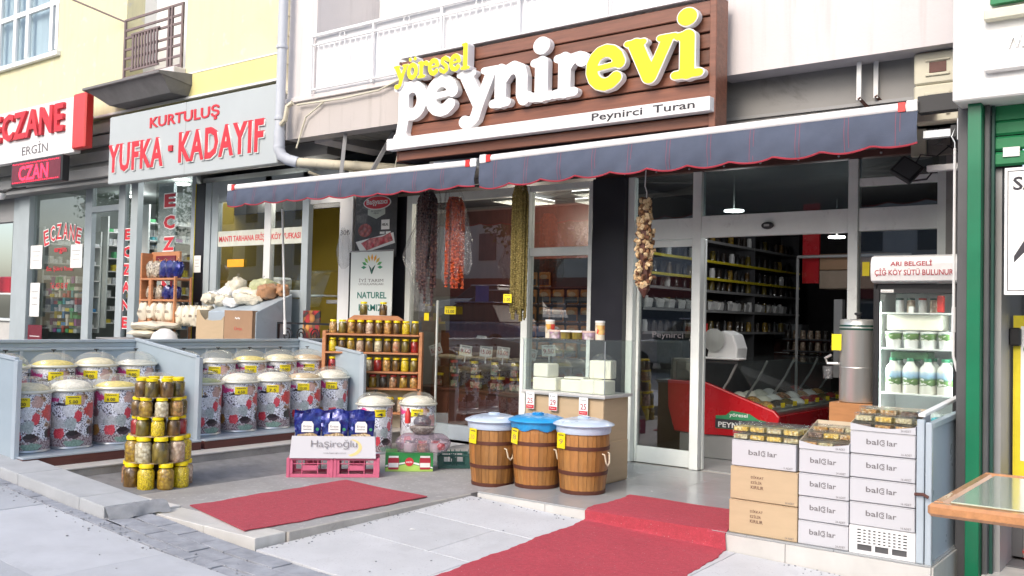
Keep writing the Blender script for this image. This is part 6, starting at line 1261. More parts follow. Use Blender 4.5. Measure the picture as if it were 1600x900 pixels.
bx('sheet', M['white_ink'], -.225, .4, 0, .008, 0, .79, sa, .002); bx('border', M['black_ink'], -.208, -.203, -.0015, 0, .03, .765, sa, 0); bx('border', M['black_ink'], -.208, .4, -.0015, 0, .766, .771, sa, 0); bx('border', M['black_ink'], -.208, .4, -.0015, 0, .024, .029, sa, 0)
text('SA', .145, .085, M['black_ink'], sa, (-.105, -.0015, .69), .0006, bold=.02); MB().prism([(-.17, .24), (-.10, .36), (.1, .48), (.1, .40), (-.06, .32), (-.17, .20)], -.0016, -.0002).build('arrow_mark', M['black_ink'], sa)
yp = thing('yellow_poster', 'yellow framed poster with a pale centre behind the table', 'poster', (-.9, 7.0, .3)); bx('board', M['yel_paint'], -.25, .5, 0, .02, 0, 1.2, yp, 0); bx('inner', M['white_ink'], -.205, .5, -.003, 0, .25, 1.13, yp, 0); bx('red_stripe', M['red_plastic'], -.2, .5, -.004, -.0031, .0, .06, yp, 0); bx('clip', M['black'], -.27, -.2, -.05, -.004, 1.0, 1.12, yp, .01)
MB().lathe([(.03, 0), (.04, 0), (.04, .003), (.03, .003)], 20, mtx=Matrix.Translation((-.15, -.004, .98)) @ Matrix.Rotation(R(90), 4, 'X')).build('green_ring', M['green_ink'], yp)
tag(MB().lathe([(0, 0), (.2, 0), (.22, .05), (.2, .11), (.0, .12)], 20).build('red_cushion', M['red_plastic'], loc=(-.95, 7.25, -.11), smooth=True), 'red round seat inside the green fronted shop', 'seat')
tb = thing('table', 'wooden edged table with pale green glass top at the right edge', 'table', (-.43, 5.02, -.155))
bx('glass_top', M['table_top'], -.565, .6, -.46, .53, .782, .79, tb, .002); bx('board', M['table_wood'], -.60, .65, -.56, .56, .75, .781, tb, .012)
for a in ((-.63, .65, -.60, -.535), (-.63, .65, .54, .60)): bx('edge', M['table_wood'], a[0], a[1], a[2], a[3], .738, .795, tb, .014)
bx('edge', M['table_wood'], -.63, -.57, -.534, .539, .738, .795, tb, .014)
MB().tube([(0.15, 0, 0.04), (0.15, 0, .738)], .035, 10).build('column', M['dgrey'], tb, smooth=True); MB().lathe([(0, 0), (.26, 0), (.25, .03), (.05, .05), (0, .05)], 20, (.15, 0, 0)).build('foot', M['dgrey'], tb, smooth=True); bx('apron', M['dgrey'], -.5, .55, -.48, .48, .722, .7495, tb, .003)

M['alu2'] = mat('blue_grey_frame', (.40, .455, .48), .4, 0, .06, 3)
# ------------------------------------------------------------------ Kurtuluş shop
ks = thing('shop_sign', 'pale grey sign with red condensed letters YUFKA KADAYIF', 'sign', (-11.36, 7.5, 3.76))
bx('board', M['grey_sign'], -1.93, 1.95, 0, .12, -.50, .50, ks, .01); bx('panel_joint', M['mid_grey'], .0, .006, -.0015, 0, -.5, .5, ks, 0)
text('KURTULUŞ', 1.62, .20, M['red_ink'], ks, (-.05, -.001, .285), .01, bold=.02)
for ofs, m, d in ((.012, M['white_ink'], .02), (0, M['red_ink'], .026)):
    text('YUFKA', 1.42, .42, m, ks, (-1.19+ofs, -.001, -.135-ofs), d, bold=.03, sp=1.12); text('KADAYIF', 1.82, .42, m, ks, (.80+ofs, -.001, -.12-ofs), d, bold=.03, sp=1.12)
bx('hyphen', M['red_ink'], -.36, -.27, -.026, -.001, -.15, -.07, ks, 0)
MB().box(1.951, 1.96, .02, .115, -.5, .5).build('side_sheet', M['mid_grey'], ks)
kf = thing('shopfront', 'grey framed shopfront of the pastry shop with yellow interior', 'shopfront', (-10.6, 8.36, 0))
def kb(m, x0, x1, z0, z1, y0=-.04, y1=.04, name='frame'): return MB().box(x0+10.6, x1+10.6, y0, y1, z0, z1).build(name, M[m], kf, bevel=.004)
kb('black_panel', -12.27, -12.05, 0, 3.3); kb('alu2', -12.04, -11.90, 0, 3.3); kb('alu2', -11.87, -11.72, 0, 3.3); kb('alu_w', -10.66, -10.52, 1.70, 3.3); kb('alu2', -9.87, -9.74, 0, 3.3); kb('alu2', -11.719, -9.871, 1.62, 1.72)
kb('alu2', -11.719, -9.871, .2, 1.61, .0, .03, 'lower_panel'); kb('alu2', -11.719, -9.07, 3.0, 3.3); kb('white_wall', -9.739, -9.08, 2.86, 2.999, -.02, .03, 'head_panel')
MB().box(-11.72+10.6, -9.87+10.6, -.003, .003, 1.72, 3.0).build('pane', M['glass'], kf)
kb('rust_brown', -9.73, -9.08, .0, 1.55, .5, .55, 'counter_front'); kb('mid_grey', -9.73, -9.08, 1.551, 1.60, .3, .8, 'counter_top')
kb('mid_grey', -9.73, -9.07, .2, .9, .1, .12, 'lower_infill')
kr = thing('shop_room', 'mustard walled room of the pastry shop behind its window', 'room', (-10.6, 9.5, 0))
bx('back_wall', M['yel_in'], -1.7, 1.54, .6, .7, 0, 3.3, kr, 0); bx('side_wall', M['yel_in'], 1.55, 1.6, -1.05, .7, 0, 3.3, kr, 0); bx('side_wall', M['yel_in'], -1.7, -1.6, -1.05, .59, 0, 3.3, kr, 0); bx('ceiling', M['white_wall'], -1.7, 1.6, -1.05, .7, 3.31, 3.4, kr, 0); bx('floor', M['mid_grey'], -1.7, 1.6, -1.05, .7, -.05, 0, kr, 0)
bx('wall_seam', M['rust_brown'], 1.1, 1.106, .594, .599, 1.6, 3.3, kr, 0)
for lab, x, y in (('round ceiling lamp inside the pastry shop window, left one', -11.5, 8.9), ('round ceiling lamp inside the pastry shop, right one', -10.2, 8.7)):
    t = thing('ceiling_lamp', lab, 'lamp', (x, y, 3.26)); MB().lathe([(0, 0), (.12, .005), (.12, .02), (0, .04)], 20).build('diffuser', M['lamp'], t)
    L = bpy.data.lights.new('lamp_light', 'POINT'); L.energy = 11; L.color = (1, .96, .85); L.shadow_soft_size = .15; lo = bpy.data.objects.new('lamp_light', L); COL.objects.link(lo); lo.parent = t; lo.location = (0, 0, -.15)
lb_ = thing('lettered_strip', 'frosted strip with red letters across the pastry shop window', 'window lettering', (-10.75, 8.34, 2.46)); bx('strip', mat('frosted_strip', (.62, .64, .56), .4), -.98, .88, -.004, -.001, -.11, .11, lb_, 0)
text('MANTI TARHANA ERİŞTE KÖY YUFKASI', 1.78, .13, M['red_ink'], lb_, (-.05, -.005, 0), .002, bold=.015)
tag(bx('orange_sticker', mat('orange_sticker', (.80, .38, .02), .5), -11.48, -11.10, 8.33, 8.335, 2.05, 2.16), 'orange sticker on the pastry shop window', 'sticker')
pic = thing('picture', 'dark framed picture on the mustard wall', 'picture', (-10.3, 10.05, 1.95)); bx('frame', M['int_wood'], -.28, .28, 0, .03, 0, .75, pic, .01); bx('print', M['dgrey'], -.22, .22, -.004, 0, .06, .69, pic, 0)
tag(MB().box(-.18, .18, 0, .25, 0, .2).build('scale', M['white_pl'], loc=(-10.95, 8.7, 1.72), bevel=.03), 'white weighing scale behind the pastry shop window', 'scale')
ck2 = thing('glass_counter', 'low glass counter at the right of the pastry shop window', 'counter', (-9.95, 8.75, 1.2)); bx('top', M['case_glass'], -.45, .2, 0, .4, .8, .81, ck2, 0); MB().hexa([(-.45, -.2, .3), (.2, -.2, .3), (.2, -.19, .3), (-.45, -.19, .3)], [(-.45, .0, .8), (.2, .0, .8), (.2, .01, .8), (-.45, .01, .8)]).build('front', M['case_glass'], ck2); bx('shelf', M['white_pl'], -.45, .2, -.1, .4, .45, .47, ck2, 0)
# sloped bench with goods
be = thing('sloped_bench', 'pale grey wedge shaped bench carrying bags of dough and noodles', 'bench', (-10.3, 7.95, 0))
MB().hexa([(-.55, -.35, .2), (.46, -.35, .2), (.46, .22, .2), (-.55, .22, .2)], [(-.55, -.35, 1.41), (.46, -.35, 1.41), (.46, .22, 1.66), (-.55, .22, 1.66)]).build('body', M['panel_rail'], be, bevel=.006)
random.seed(9)
def sack(label, loc, a, b, c, m, rz=0, ry=0, name='food_bag', group=None, tie=True, lab=None):
    mb = MB(); n = 14
    for q in range(8):
        ph = -math.pi/2+math.pi*q/7; z = c/2+c/2*math.sin(ph); s = max(.05, math.cos(ph))**.5
        for i in range(n): an = 2*math.pi*i/n; g = s*(1+.13*random.uniform(-1, 1)); mb.v.append((a/2*g*math.copysign(abs(math.cos(an))**.7, math.cos(an)), b/2*g*math.copysign(abs(math.sin(an))**.7, math.sin(an)), z+.022*random.uniform(-1, 1)))
    for q in range(7):
        for i in range(n): j = (i+1) % n; mb.f.append((q*n+i, q*n+j, (q+1)*n+j, (q+1)*n+i))
    mb.f += [tuple(range(n))[::-1], tuple(7*n+i for i in range(n))]
    t = thing(name, label, 'bag', loc, rz, group); t.rotation_euler.y = ry
    mb.build('body', m, t, smooth=True)
    if tie: MB().lathe([(.012, c-.01), (.01, c+.015), (.03, c+.05), (0, c+.04)], 8).build('tied_neck', M['bag_plastic'], t)
    if lab: text(lab, a*.5, c*.13, M['rust_brown'], t, (0, -b/2-.002, c*.5), .001, bold=.02)
    return t
wn = [M['flourbag'], mat('pale_noodle_bag', (.66, .62, .50), .5, 0, .2, 20, .5, 30, coat=.4), mat('green_tea_bag', (.42, .44, .24), .5, 0, .25, 14, .5, 30, coat=.4), mat('brown_pastry_bag', (.42, .22, .11), .5, 0, .3, 14, .5, 30, coat=.4), M['white_pl']]
goods = [(-1.0, -.1, .28, .2, .14, 0), (-.8, .15, .3, .2, .16, 4), (-.65, .25, .34, .22, .26, 1), (-.5, -.15, .3, .2, .13, 0), (-.35, .1, .26, .2, .13, 4), (-.2, -.2, .3, .2, .1, 4), (-.15, .15, .5, .22, .14, 1), (.12, -.1, .5, .22, .14, 1), (.1, .28, .5, .24, .22, 2), (.42, .12, .36, .24, .2, 3), (.58, .3, .3, .2, .14, 3), (-.9, .3, .25, .2, .2, 1), (-1.12, .1, .3, .2, .1, 4)]
for k, (x, y, a, b, c, m) in enumerate(goods):
    x = x*.72-.12; y = y*.75-.05
    sack(['cream', 'pale noodle', 'greenish', 'brown pastry', 'white'][m]+f' bag heaped on the sloped bench, {ordn[k] if k < 10 else ["eleventh", "twelfth", "last"][k-10]} from its left end', (-10.3+x, 7.95+y, 1.42+(y+.35)*.42), a*.85, b, c, wn[m], R(random.uniform(-25, 25)), R(random.uniform(-10, 10)), tie=k % 2 == 0)
cb2 = thing('open_cardboard_box', 'open brown cardboard box with torn front holding bags, before the bench', 'box', (-10.45, 7.55, 1.0))
MB().prism([(-.58, 0), (.02, 0), (.02, .35), (-.04, .30), (-.22, .29), (-.40, .30), (-.48, .36), (-.52, .43), (-.58, .43)], -.004, .004).build('torn_front', M['kraft'], cb2)
MB().hexa([(.025, 0, 0), (.60, .0, 0), (.60, .006, 0), (.025, .006, 0)], [(.025, 0, .43), (.60, 0, .43), (.60, .006, .43), (.025, .006, .43)]).build('side', M['kraft_dk'], cb2)
bx('back', M['kraft_in'], -.58, .6, .34, .346, 0, .42, cb2, 0); bx('end', M['kraft_in'], -.584, -.578, .005, .34, 0, .43, cb2, 0); bx('end', M['kraft_dk'], .594, .6, .007, .34, 0, .43, cb2, 0); bx('bottom', M['kraft'], -.57, .59, .007, .339, -.01, 0, cb2, 0)
text('Ürün', .16, .05, M['red_ink'], cb2, (.32, -.001, .2), .001); text('~~', .1, .03, M['paper'], cb2, (.30, -.001, .33), .001)
for k in range(4): sack(f'clear bag of pale noodles in the torn cardboard box, {ordn[k]} from left', (-10.9+k*.2, 7.72, 1.02), .22, .2, .32, wn[1], 0, 0, tie=True)
ws = thing('display_shelf', 'orange wooden display shelf with snack bags beside the pharmacy window', 'shelf rack', (-12.55, 8.0, .7))
bx('side', M['rack_wood'], -.42, -.38, -.12, .14, 0, 1.56, ws, .004); bx('corner_post', M['rack_wood'], .50, .53, -.15, -.11, 0, 1.20, ws, .003); bx('corner_post', M['rack_wood'], .50, .53, .11, .14, 0, 1.20, ws, .003)
bx('front_post', M['rack_wood'], -.12, -.05, -.16, -.121, 0, 1.18, ws, .003)
for z in (.55, .87, 1.18): bx('shelf', M['rack_wood'], -.379, .499, -.15, .14, z-.03, z, ws, .004)
bx('header', M['rack_wood'], -.42, .30, .06, .1, 1.20, 1.58, ws, .004); bx('header_card', M['led_back'], -.28, .22, .045, .058, 1.30, 1.52, ws, 0); text('Işıklar', .32, .10, mat('orange_ink', (.75, .35, .1), .5), ws, (-.03, .044, 1.42), .001)
snb = chunky('sunflower_seed_print', (.12, .09, .07), (.68, .62, .50), 42, .3, .6); nav = mat('navy_foil', (.02, .025, .16), .25, .1, .3, 9, .5, 20, coat=.5)
for k, (x, z, m, l) in enumerate(((-.28, 1.18, snb, 'seed'), (-.12, 1.18, snb, 'seed'), (.06, 1.18, nav, 'navy'), (.22, 1.18, nav, 'navy'), (.39, 1.18, M['bluebag'], 'blue'), (-.25, .87, snb, 'seed'), (-.02, .87, snb, 'seed'), (.16, .87, nav, 'navy'), (.36, .87, nav, 'navy'))):
    sack(f'{l} snack bag on the {"top" if z > 1 else "middle"} shelf of the orange display shelf, {ordn[k if z > 1 else k-5]} from left', (-12.55+x, 7.97, .7+z), .19, .12, .25 if z > 1 else .2, m, 0, R(8), 'snack_bag', tie=z > 1)
for k in range(4): sack(f'cream sack on the lowest shelf of the orange display shelf, {ordn[k]} from left', (-12.86+k*.23, 7.93, .7+.552), .22, .2, .28, wn[0], 0, 0, lab='KÖY\nUNU')
for k in range(5): sack(f'cream sack in the row right of the orange display shelf, {ordn[k]} from left', (-11.95+k*.16, 7.95, 1.20), .17, .2, .28, wn[0], 0, 0, lab='YUFKA')
for k, (x, z, a) in enumerate(((-12.2, 1.02, .9), (-12.1, 1.14, .75), (-12.3, 1.13, .5))): sack(f'flat stack of wrapped dough sheets, {["lowest", "upper", "small upper left"][k]} one', (x, 7.65, z), a, .45, .10, wn[0], 0, 0, tie=False)
tag(MB().lathe([(0, 0), (.18, 0), (.15, .08), (.06, .14), (0, .15)], 16).build('white_bag', M['white_pl'], loc=(-11.45, 7.35, 1.02), smooth=True), 'white plastic bag lying left of the torn cardboard box', 'bag')
gs = thing('goods_stand', 'low table carrying the dough sheets behind the grey back panel', 'stand', (-11.6, 7.75, .6)); bx('top', M['mid_grey'], -1.5, .9, -.45, .35, .38, .40, gs, .003); bx('leg', M['mid_grey'], -1.45, -1.4, -.4, .3, -.3, .379, gs, 0); bx('leg', M['mid_grey'], .8, .85, -.4, .3, -.3, .379, gs, 0)
wp = thing('support_pole', 'thin white pole standing in front of the pastry shop', 'pole', (-9.27, 7.6, .9)); MB().tube([(-.12, 0, 1.8), (0, 0, .28)], .013, 8).build('pole', M['white_pl'], wp, smooth=True); MB().tube([(-.008, 0, .42), (.0, 0, .25)], .02, 8).build('foot', M['white_pl'], wp, smooth=True)
wf = thing('wrought_iron_fence', 'low black wrought iron fence with scrolls beside the white pole', 'fence', (-9.3, 7.95, .85))
bx('top_bar', M['black'], -.55, .55, -.015, .015, .42, .445, wf, 0); bx('post', M['black'], -.55, -.52, -.015, .015, 0, .419, wf, 0); bx('low_bar', M['black'], -.8, .55, -.012, .012, .14, .16, wf, 0)
for k in range(4): MB().tube([(-.35+k*.26+.09*math.cos(a/6*math.pi)*(1-a/26), 0, .28+.1*math.sin(a/6*math.pi)*(1-a/26)) for a in range(20)], .009, 5).build('scroll', M['black'], wf)
rpst = thing('flower_poster', 'red and orange printed panel between bench and pastry shop door', 'poster', (-9.45, 8.2, .9)); bx('print', chunky('flower_print', (.55, .05, .05), (.05, .05, .06), 12, .4, .2, (.75, .35, .1)), -.2, .12, 0, .02, 0, .55, rpst, 0)

# ------------------------------------------------------------------ pharmacy
es = thing('shop_sign', 'white pharmacy sign with raised red ECZANE letters and red end box', 'sign', (-15.4, 7.5, 4.25))
bx('board', mat('pharmacy_sign_white', (.80, .80, .80), .4, 0, .02, 2), -4.2, 1.08, 0, .12, -.42, .46, es, .01); bx('end_box', M['red_plastic'], 1.085, 1.47, -.04, .10, -.38, .48, es, .02)
text('ECZANE', 2.35, .46, M['red_ink'], es, (-.36, -.001, .17), .05, bold=.03, sp=1.08)
text('ERGİN', .86, .19, M['grey_ink'], es, (-.15, -.001, -.235), .004)
led = thing('led_sign', 'small red scrolling LED sign under the pharmacy sign', 'led sign', (-15.1, 7.3, 3.56)); bx('case', M['black'], -.80, .84, 0, .12, -.19, .21, led, .01); bx('face', M['led_back'], -.76, .80, -.004, 0, -.16, .18, led, 0); text('CZAN', .95, .24, M['led_red'], led, (-.05, -.006, .0), .002, bold=.02)
for k in range(26): MB().box(-.012, .012, -.008, -.0045, -.006, .006).build('led_dot', M['led_red'], led, loc=(-.72+k*.058, 0, .155 if k % 2 else .16)); MB().box(-.012, .012, -.008, -.0045, -.006, .006).build('led_dot', M['led_red'], led, loc=(-.72+k*.058, 0, -.14))
ph = thing('shopfront', 'pharmacy front with grey aluminium frames and glass', 'shopfront', (-15, 8.36, 0))
def pb2(m, x0, x1, z0, z1, y0=-.04, y1=.04, name='frame'): return MB().box(x0+15, x1+15, y0, y1, z0, z1).build(name, M[m], ph, bevel=.004)
pb2('alu2', -17.95, -17.62, .3, 3.9); pb2('alu2', -17.61, -17.24, .3, 3.9, -.1); pb2('alu2', -15.42, -15.20, .3, 3.45); pb2('alu2', -15.199, -14.39, 3.02, 3.12); pb2('alu2', -14.389, -14.20, .3, 3.45); pb2('alu2', -13.99, -13.80, .3, 3.45, -.06); pb2('alu2', -13.79, -13.38, .3, 3.45, .3, .36)
pb2('alu2', -12.38, -12.28, .3, 3.45); pb2('yel_paint', -12.279, -12.272, .5, 3.3, -.05, -.02, 'yellow_line'); pb2('mid_grey', -17.6, -12.28, 3.46, 3.9, -.1, .04, 'head')
for x0, x1 in ((-17.24, -15.42), (-15.2, -14.39), (-14.2, -13.99), (-13.38, -12.38)): MB().box(x0+15, x1+15, -.003, .003, .3 if x0 != -15.2 else 3.12, 3.45).build('pane', M['glass'], ph)
pr = thing('pharmacy_room', 'bright pharmacy interior with white walls behind the glass', 'room', (-15, 9, 0))
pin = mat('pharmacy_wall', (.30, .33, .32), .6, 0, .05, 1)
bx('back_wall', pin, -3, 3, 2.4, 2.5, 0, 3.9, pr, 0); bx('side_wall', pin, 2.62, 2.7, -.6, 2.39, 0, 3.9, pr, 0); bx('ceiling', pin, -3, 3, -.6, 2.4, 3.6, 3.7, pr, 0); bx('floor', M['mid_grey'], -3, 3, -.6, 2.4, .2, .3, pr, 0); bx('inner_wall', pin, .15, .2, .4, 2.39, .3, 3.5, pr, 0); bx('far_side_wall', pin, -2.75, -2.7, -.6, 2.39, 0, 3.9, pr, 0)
for lab, x, y in (('round ceiling lamp in the pharmacy above the right window', -12.9, 8.9), ('second round ceiling lamp in the pharmacy above the narrow window', -14.0, 9.2), ('round ceiling lamp deep in the pharmacy', -16.4, 9.8)):
    t = thing('ceiling_lamp', lab, 'lamp', (x, y, 3.52)); MB().lathe([(0, 0), (.14, .005), (.14, .02), (0, .04)], 20).build('diffuser', M['lamp'], t)
    L = bpy.data.lights.new('lamp_light', 'POINT'); L.energy = 10; L.color = (.95, 1, 1); L.shadow_soft_size = .15; lo = bpy.data.objects.new('lamp_light', L); COL.objects.link(lo); lo.parent = t; lo.location = (0, 0, -.15)
bxm = []
for k, c in enumerate(((.75, .76, .75), (.70, .72, .74), (.62, .66, .66), (.06, .25, .50), (.12, .45, .20), (.75, .6, .08), (.55, .12, .10), (.10, .40, .45), (.72, .70, .62), (.35, .12, .35))):
    m_k = mat('medicine_box_'+['white', 'pale', 'grey', 'blue', 'green', 'yellow', 'red', 'teal', 'cream', 'purple'][k], c, .45, 0, .25, 18); bxm += [MB().box(-w_/2, w_/2, -.05, .05, 0, h_).mesh('medicine_box', m_k) for w_, h_ in ((.10, .07), (.07, .12), (.14, .06))]
def pshelf(label, x0, x1, y, zs, grp, dens=.14, rot=0):
    org = Vector((x0, y, 0)) if not rot else Vector((y, x0, 0)); mr = Matrix.Rotation(R(rot), 3, 'Z')
    t = thing('medicine_shelves', label, 'shelves', org, R(rot))
    for z in zs: bx('shelf', M['white_pl'], 0, x1-x0, -.12, .15, z-.02, z, t, 0)
    for xx in (0, x1-x0): bx('upright', M['alu'], xx-.015, xx+.015, -.12, .15, zs[0]-.1, zs[-1]+.3, t, 0)
    for si, z in enumerate(zs):
        x = x0+.08; ct_ = 0
        while x < x1-.08:
            if random.random() < .86: tag(link('medicine_box', random.choices(bxm, [6]*3+[4]*3+[4]*3+[1]*18+[3]*3 if False else ([6]*9+[1]*15+[3]*3+[1]*3))[0], None, org+mr @ Vector((x-x0, -.03, z)), R(rot)), f'medicine packet, {ordn[ct_]} from left on the {ordn[si]} board of {grp}', 'packet', f'packets on {grp}'); ct_ += 1
            x += dens*random.uniform(.8, 1.2)
pshelf('white medicine shelves seen through the open pharmacy door', 9.75, 11.3, -17.3, (1.15, 1.4, 1.65, 1.9, 2.15, 2.4, 2.65, 2.9), 'the pharmacy door shelves', .085, 90)
pshelf('glass medicine shelves behind the left pharmacy window', 8.6, 9.7, -17.45, (1.05, 1.35, 1.65, 1.95, 2.25, 2.6), 'the left pharmacy window', .08, 90)
pshelf('glass medicine shelves behind the right pharmacy window', 9.0, 10.6, -14.7, (1.1, 1.4, 1.7, 2.0, 2.3, 2.6, 2.9), 'the right pharmacy window', .085, 90)
for k in range(7):
    for q in range(8): tag(link('medicine_box', random.choice(bxm[3:]), None, (-17.0+k*.14+random.uniform(-.01, .01), 8.66, .98+.125*q)), f'packet, {ordn[k]} column and {ordn[q]} row up, low in left pharmacy window', 'packet', 'product wall at the left pharmacy window')
et = thing('window_lettering', 'white outlined red ECZANE lettering on the left pharmacy window', 'window lettering', (-16.2, 8.345, 2.75))
for k, ch in enumerate('ECZANE'):
    a = (k-2.5)/2.5; ll = text(ch, .19, .30, M['white_ink'], et, (a*.55, 0, -.10*a*a), .001, bold=.06, ry=a*.2); text(ch, .17, .27, M['red_ink'], et, (a*.55, -.0015, -.10*a*a), .001, bold=.01, ry=a*.2)
text('ergin', .42, .13, M['red_ink'], et, (-.05, 0, -.33), .001, bold=.02); text('Ecz. Şükrü Yavuz', .9, .10, M['red_ink'], et, (-.05, 0, -.66), .001, bold=.01); text('Tel: 435 05 47', .6, .10, M['red_ink'], et, (-.05, 0, -.95), .001, bold=.01)
for lab, x0, z1, sz in (('vertical red ECZANE lettering on the narrow pharmacy window', -14.12, 2.62, .20), ('vertical red ECZANE lettering on the right pharmacy window', -12.98, 3.10, .235)):
    t = thing('window_lettering', lab, 'window lettering', (x0, 8.345, z1))
    for k, ch in enumerate('ECZANE'): text(ch, sz*1.4, sz*1.0, M['white_ink'], t, (0, 0, -k*sz*1.42), .001, bold=.07); text(ch, sz*1.25, sz*.86, M['red_ink'], t, (0, -.0015, -k*sz*1.42), .001, bold=.045)
for lab, x, z, a, c, m in (('white notice at the left edge of the pharmacy window', -17.0, 2.1, .42, .42, M['paper']), ('white notice at the right edge of the left pharmacy window', -15.62, 2.1, .38, .4, M['paper']), ('tall pale poster low on the left pharmacy window', -17.0, 1.25, .34, .6, M['paper']), ('red poster at the foot of the left pharmacy window', -16.95, .35, .5, .75, M['led_back']), ('white notice on the black pillar of the pastry shop', -12.16, 1.98, .17, .25, M['paper'])):
    t = thing('notice', lab, 'notice', (x, 8.3, z)); bx('sheet', m, -a/2, a/2, 0, .004, 0, c, t, 0); text('~~~~~~~\n~~~~~\n~~~~~~', a*.7, c*.4, M['grey_ink'] if m == M['paper'] else M['white_ink'], t, (0, -.001, c*.55), .0006)
lg = thing('left_shop', 'dim shop at the far left edge with a counter and red pole', 'shop', (-18.8, 8.6, 0))
bx('wall', M['dark_wall'], -3, .8, 1.5, 1.6, 0, 4, lg, 0); bx('counter', M['marble'], -2, .9, -.2, .3, .6, 1.15, lg, .01); bx('counter_top', M['alu'], -2, .9, -.25, .35, 1.151, 1.19, lg, .005)
bx('fascia', M['mid_grey'], -3, .95, -.25, -.1, 3.0, 3.5, lg, 0); MB().tube([(-.35, -.1, 1.2), (-.35, -.1, 2.6)], .05, 8).build('red_pole', M['red_plastic'], lg); bx('shelf', M['alu'], -.3, .35, .0, .3, 1.65, 1.68, lg, 0); MB().tube([(.2, .1, 1.2), (.2, .1, 1.65)], .05, 8).build('leg', M['alu'], lg)
bx('red_cloth', M['dred_ink'], -.5, .0, .1, .2, 1.68, 2.0, lg, .03); MB().lathe([(0, 0), (.12, .0), (.12, .02), (0, .03)], 18, (.1, .5, 3.0)).build('lamp', M['lamp'], lg)
cm = thing('security_camera', 'white dome camera under the pharmacy sign at the left edge', 'camera', (-16.9, 7.6, 3.25)); MB().lathe([(0, 0), (.05, .01), (.075, .06), (.08, .11), (0, .12)], 16).build('dome', M['white_pl'], cm, smooth=True); MB().tube([(0, 0, .1), (.2, .1, .2), (.25, .3, .25)], .02, 6).build('arm', M['black'], cm)

# ------------------------------------------------------------------ the far side of the street, mirrored in the shop windows
def RZ(x, y): return -.36+.065*min(25, max(0, -x-5))+.06*min(14, max(0, -y-3))
m_ = MB(); xs_ = [-75, -30, -24, -18, -12, -5, 30]; ys_ = [-24, -17, -12, -8, -3, -1.8]
for x in xs_:
    for y in ys_: m_.v.append((x, y, RZ(x, y)))
for i in range(6):
    for j in range(5): q = i*6+j; m_.f.append((q, q+6, q+7, q+1))
m_.build('road', M['asphalt'], kind='structure')
for bi, (x0, x1, h, m, lab) in enumerate(((-60, -24, 9, 'facade_b', 'brown rendered building across the street at the left'), (-23.9, -6, 7.5, 'band', 'pinkish building across the street in the middle'), (-5.9, 14, 9, 'facade_b', 'brown rendered building across the street at the right'))):
    b = thing('street_building', lab, 'building', ((x0+x1)/2, -24, 0)); hw_ = (x1-x0)/2
    bx('wall', M[m], -hw_, hw_, -4, 0, -.6, h, b, 0); bx('fascia', M['facade_r'], -hw_+.5, hw_-.5, .01, .3, 2.6, 3.6, b, 0)
    wm = MB().box(-.6, .6, .0, .05, 0, 1.5).mesh('window', M['dgrey'])
    for fl_ in range(1 if h < 8 else 2):
        for k in range(int((x1-x0)/2.6)): link('window', wm, b, (-hw_+1.3+k*2.6, .0, 4.6+fl_*3))
    for k in range(int((x1-x0)/4)): bx('shop_window', M['dgrey'], -hw_+.6+k*4, -hw_+4+k*4, .01, .06, .2, 2.4, b, 0)
def car(label, loc, rz, c):
    t = thing('parked_car', label, 'car', loc, rz); pm = mat('car_paint_'+['blue', 'silver', 'white'][c], [(.08, .13, .26), (.50, .50, .50), (.80, .80, .80)][c], .25, .1, .02, 2, coat=1)
    low = [(-2.1, .35), (-2.15, .62), (-1.95, .82), (-1.0, .92), (1.25, .95), (2.05, .85), (2.15, .6), (2.1, .35)]; MB().prism(low, -.85, .85).build('body', pm, t, bevel=.06, seg=2)
    MB().hexa([(-1.05, -.78, .92), (1.4, -.78, .92), (1.4, .78, .92), (-1.05, .78, .92)], [(-.35, -.62, 1.42), (.95, -.62, 1.42), (.95, .62, 1.42), (-.35, .62, 1.42)]).build('cabin_glass', M['black'], t, bevel=.04)
    bx('roof', pm, -.4, 1.0, -.62, .62, 1.42, 1.46, t, .02)
    for x in (-1.35, 1.35):
        for y in (-.8, .8): mm = Matrix.Translation((x, y, .32)) @ Matrix.Rotation(R(90), 4, 'X'); w_ = MB().lathe([(.19, -.1), (.32, -.1), (.33, 0), (.32, .1), (.19, .1)], 20, mtx=mm).build('tyre', M['tyre'], t); MB().lathe([(0, -.09), (.19, -.09), (.19, .09), (0, .09)], 14, mtx=mm).build('rim', M['steel'], w_)
car('dark blue car mirrored in the shop window', (-16.2, -3.2, RZ(-16.2, -3.2)), R(4), 0); car('silver car mirrored in the shop window', (-19.4, -8.2, RZ(-19.4, -8.2)), R(-3), 1); car('white car mirrored in the shop window', (-23.4, -12.5, RZ(-21, -12.5)), R(3), 2); car('second silver car mirrored in the doorway glass', (-10.2, -4.4, RZ(-10.2, -4.4)), R(2), 1)
lfm = None
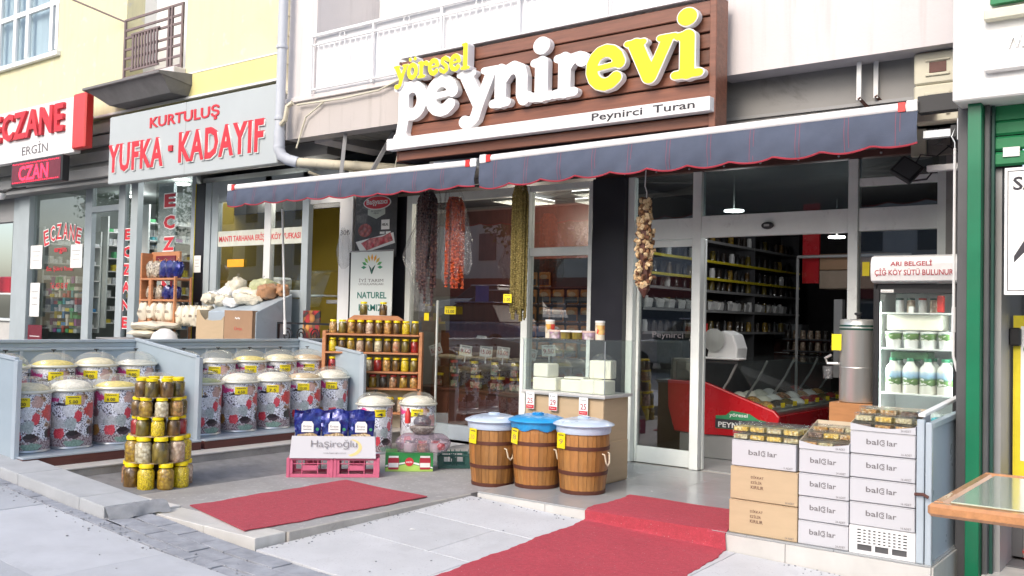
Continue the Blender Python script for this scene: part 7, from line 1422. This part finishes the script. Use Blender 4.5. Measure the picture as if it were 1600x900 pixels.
def tree(label, x, y, h, rcr):
    t = thing('street_tree', label, 'tree', (x, y, -.5)); MB().tube([(0, 0, 0), (.05, 0, h*.3), (-.05, .05, h*.6), (0, 0, h*.8)], [.2, .16, .1, .04], 8).build('trunk', M['bark'], t, smooth=True)
    for k in range(5): a = k*1.3; MB().tube([(0, 0, h*(.35+.07*k)), (rcr*.6*math.cos(a), rcr*.6*math.sin(a), h*(.6+.06*k))], [.08, .02], 6).build('limb', M['bark'], t)
    mb = MB()
    for k in range(5200):
        d = Vector((random.gauss(0, 1), random.gauss(0, 1), random.gauss(0, 1))).normalized(); q = random.random()**.4; cl_ = .75+.25*math.sin(d.x*5+d.z*4)*math.cos(d.y*6)
        p = Vector((d.x*rcr*q*cl_, d.y*rcr*q*cl_, h*.72+d.z*rcr*.75*q*cl_)); s = .09; u = Vector((random.uniform(-1, 1), random.uniform(-1, 1), random.uniform(-1, 1))).normalized()*s; v = u.cross(d).normalized()*s*.6
        mb.add([p-u, p+v, p+u, p-v], [(0, 1, 2, 3)])
    mb.build('crown', M['leaf'], t)
random.seed(4)
tree('leafy street tree mirrored at the top of the shop windows', -16.5, -6.2, 7.6, 2.8); tree('leafy street tree mirrored over the doorway', -9.5, -7.2, 8, 2.6); tree('leafy street tree farther left along the road', -36, -5, 9, 3.4)
tag(bx('parking_sign', mat('blue_sign', (.03, .12, .5), .4), -18.2, -18.16, -6.0, -5.4, 1.9, 2.4), 'blue road sign mirrored in the left shop window', 'sign')

# ------------------------------------------------------------------ grit and litter along the kerb and steps
random.seed(77); m_ = MB()
for k in range(420):
    q = random.random()
    if q < .35: x = random.uniform(-8.5, -4); y = 3.4+random.gauss(0, .06)
    elif q < .6: x = random.uniform(-4.9, -1.5); y = 5.985-abs(random.gauss(0, .05))
    elif q < .8: x = -4.92+abs(random.gauss(0, .05)); y = random.uniform(3.9, 6)
    else: x = random.uniform(-7.5, -1.5); y = random.uniform(2.6, 5.9)
    if -6.12 < x < -4.93 and y > 3.86: continue
    if x < -6.1 and y > 3.5: continue
    if -3.9 < x < -2.3 and y > 3.2: continue
    sz = random.uniform(.002, .006); m_.box(-sz, sz, -sz, sz, -sz*.5, sz*.6, Matrix.Translation((x, y, G(x, y)+.002)) @ Matrix.Rotation(random.random()*3, 4, 'Z'))
m_.build('grit', M['mortar'], kind='stuff')
for k, (x, y, a, m) in enumerate(((-4.55, 4.9, 20, 'paper'), (-6.9, 3.0, 70, 'kraft'))):
    o = MB().hexa([(-.02, -.012, 0), (.022, -.01, .002), (.018, .012, 0), (-.016, .014, .003)], [(-.02, -.012, .001), (.022, -.01, .003), (.018, .012, .001), (-.016, .014, .004)]).build('paper_scrap', M[m], loc=(x, y, G(x, y)+.003), rz=R(a)); tag(o, ['small white paper scrap on the light slabs left of the big carpet', 'small brown scrap on the grey pavement tiles'][k], 'litter')
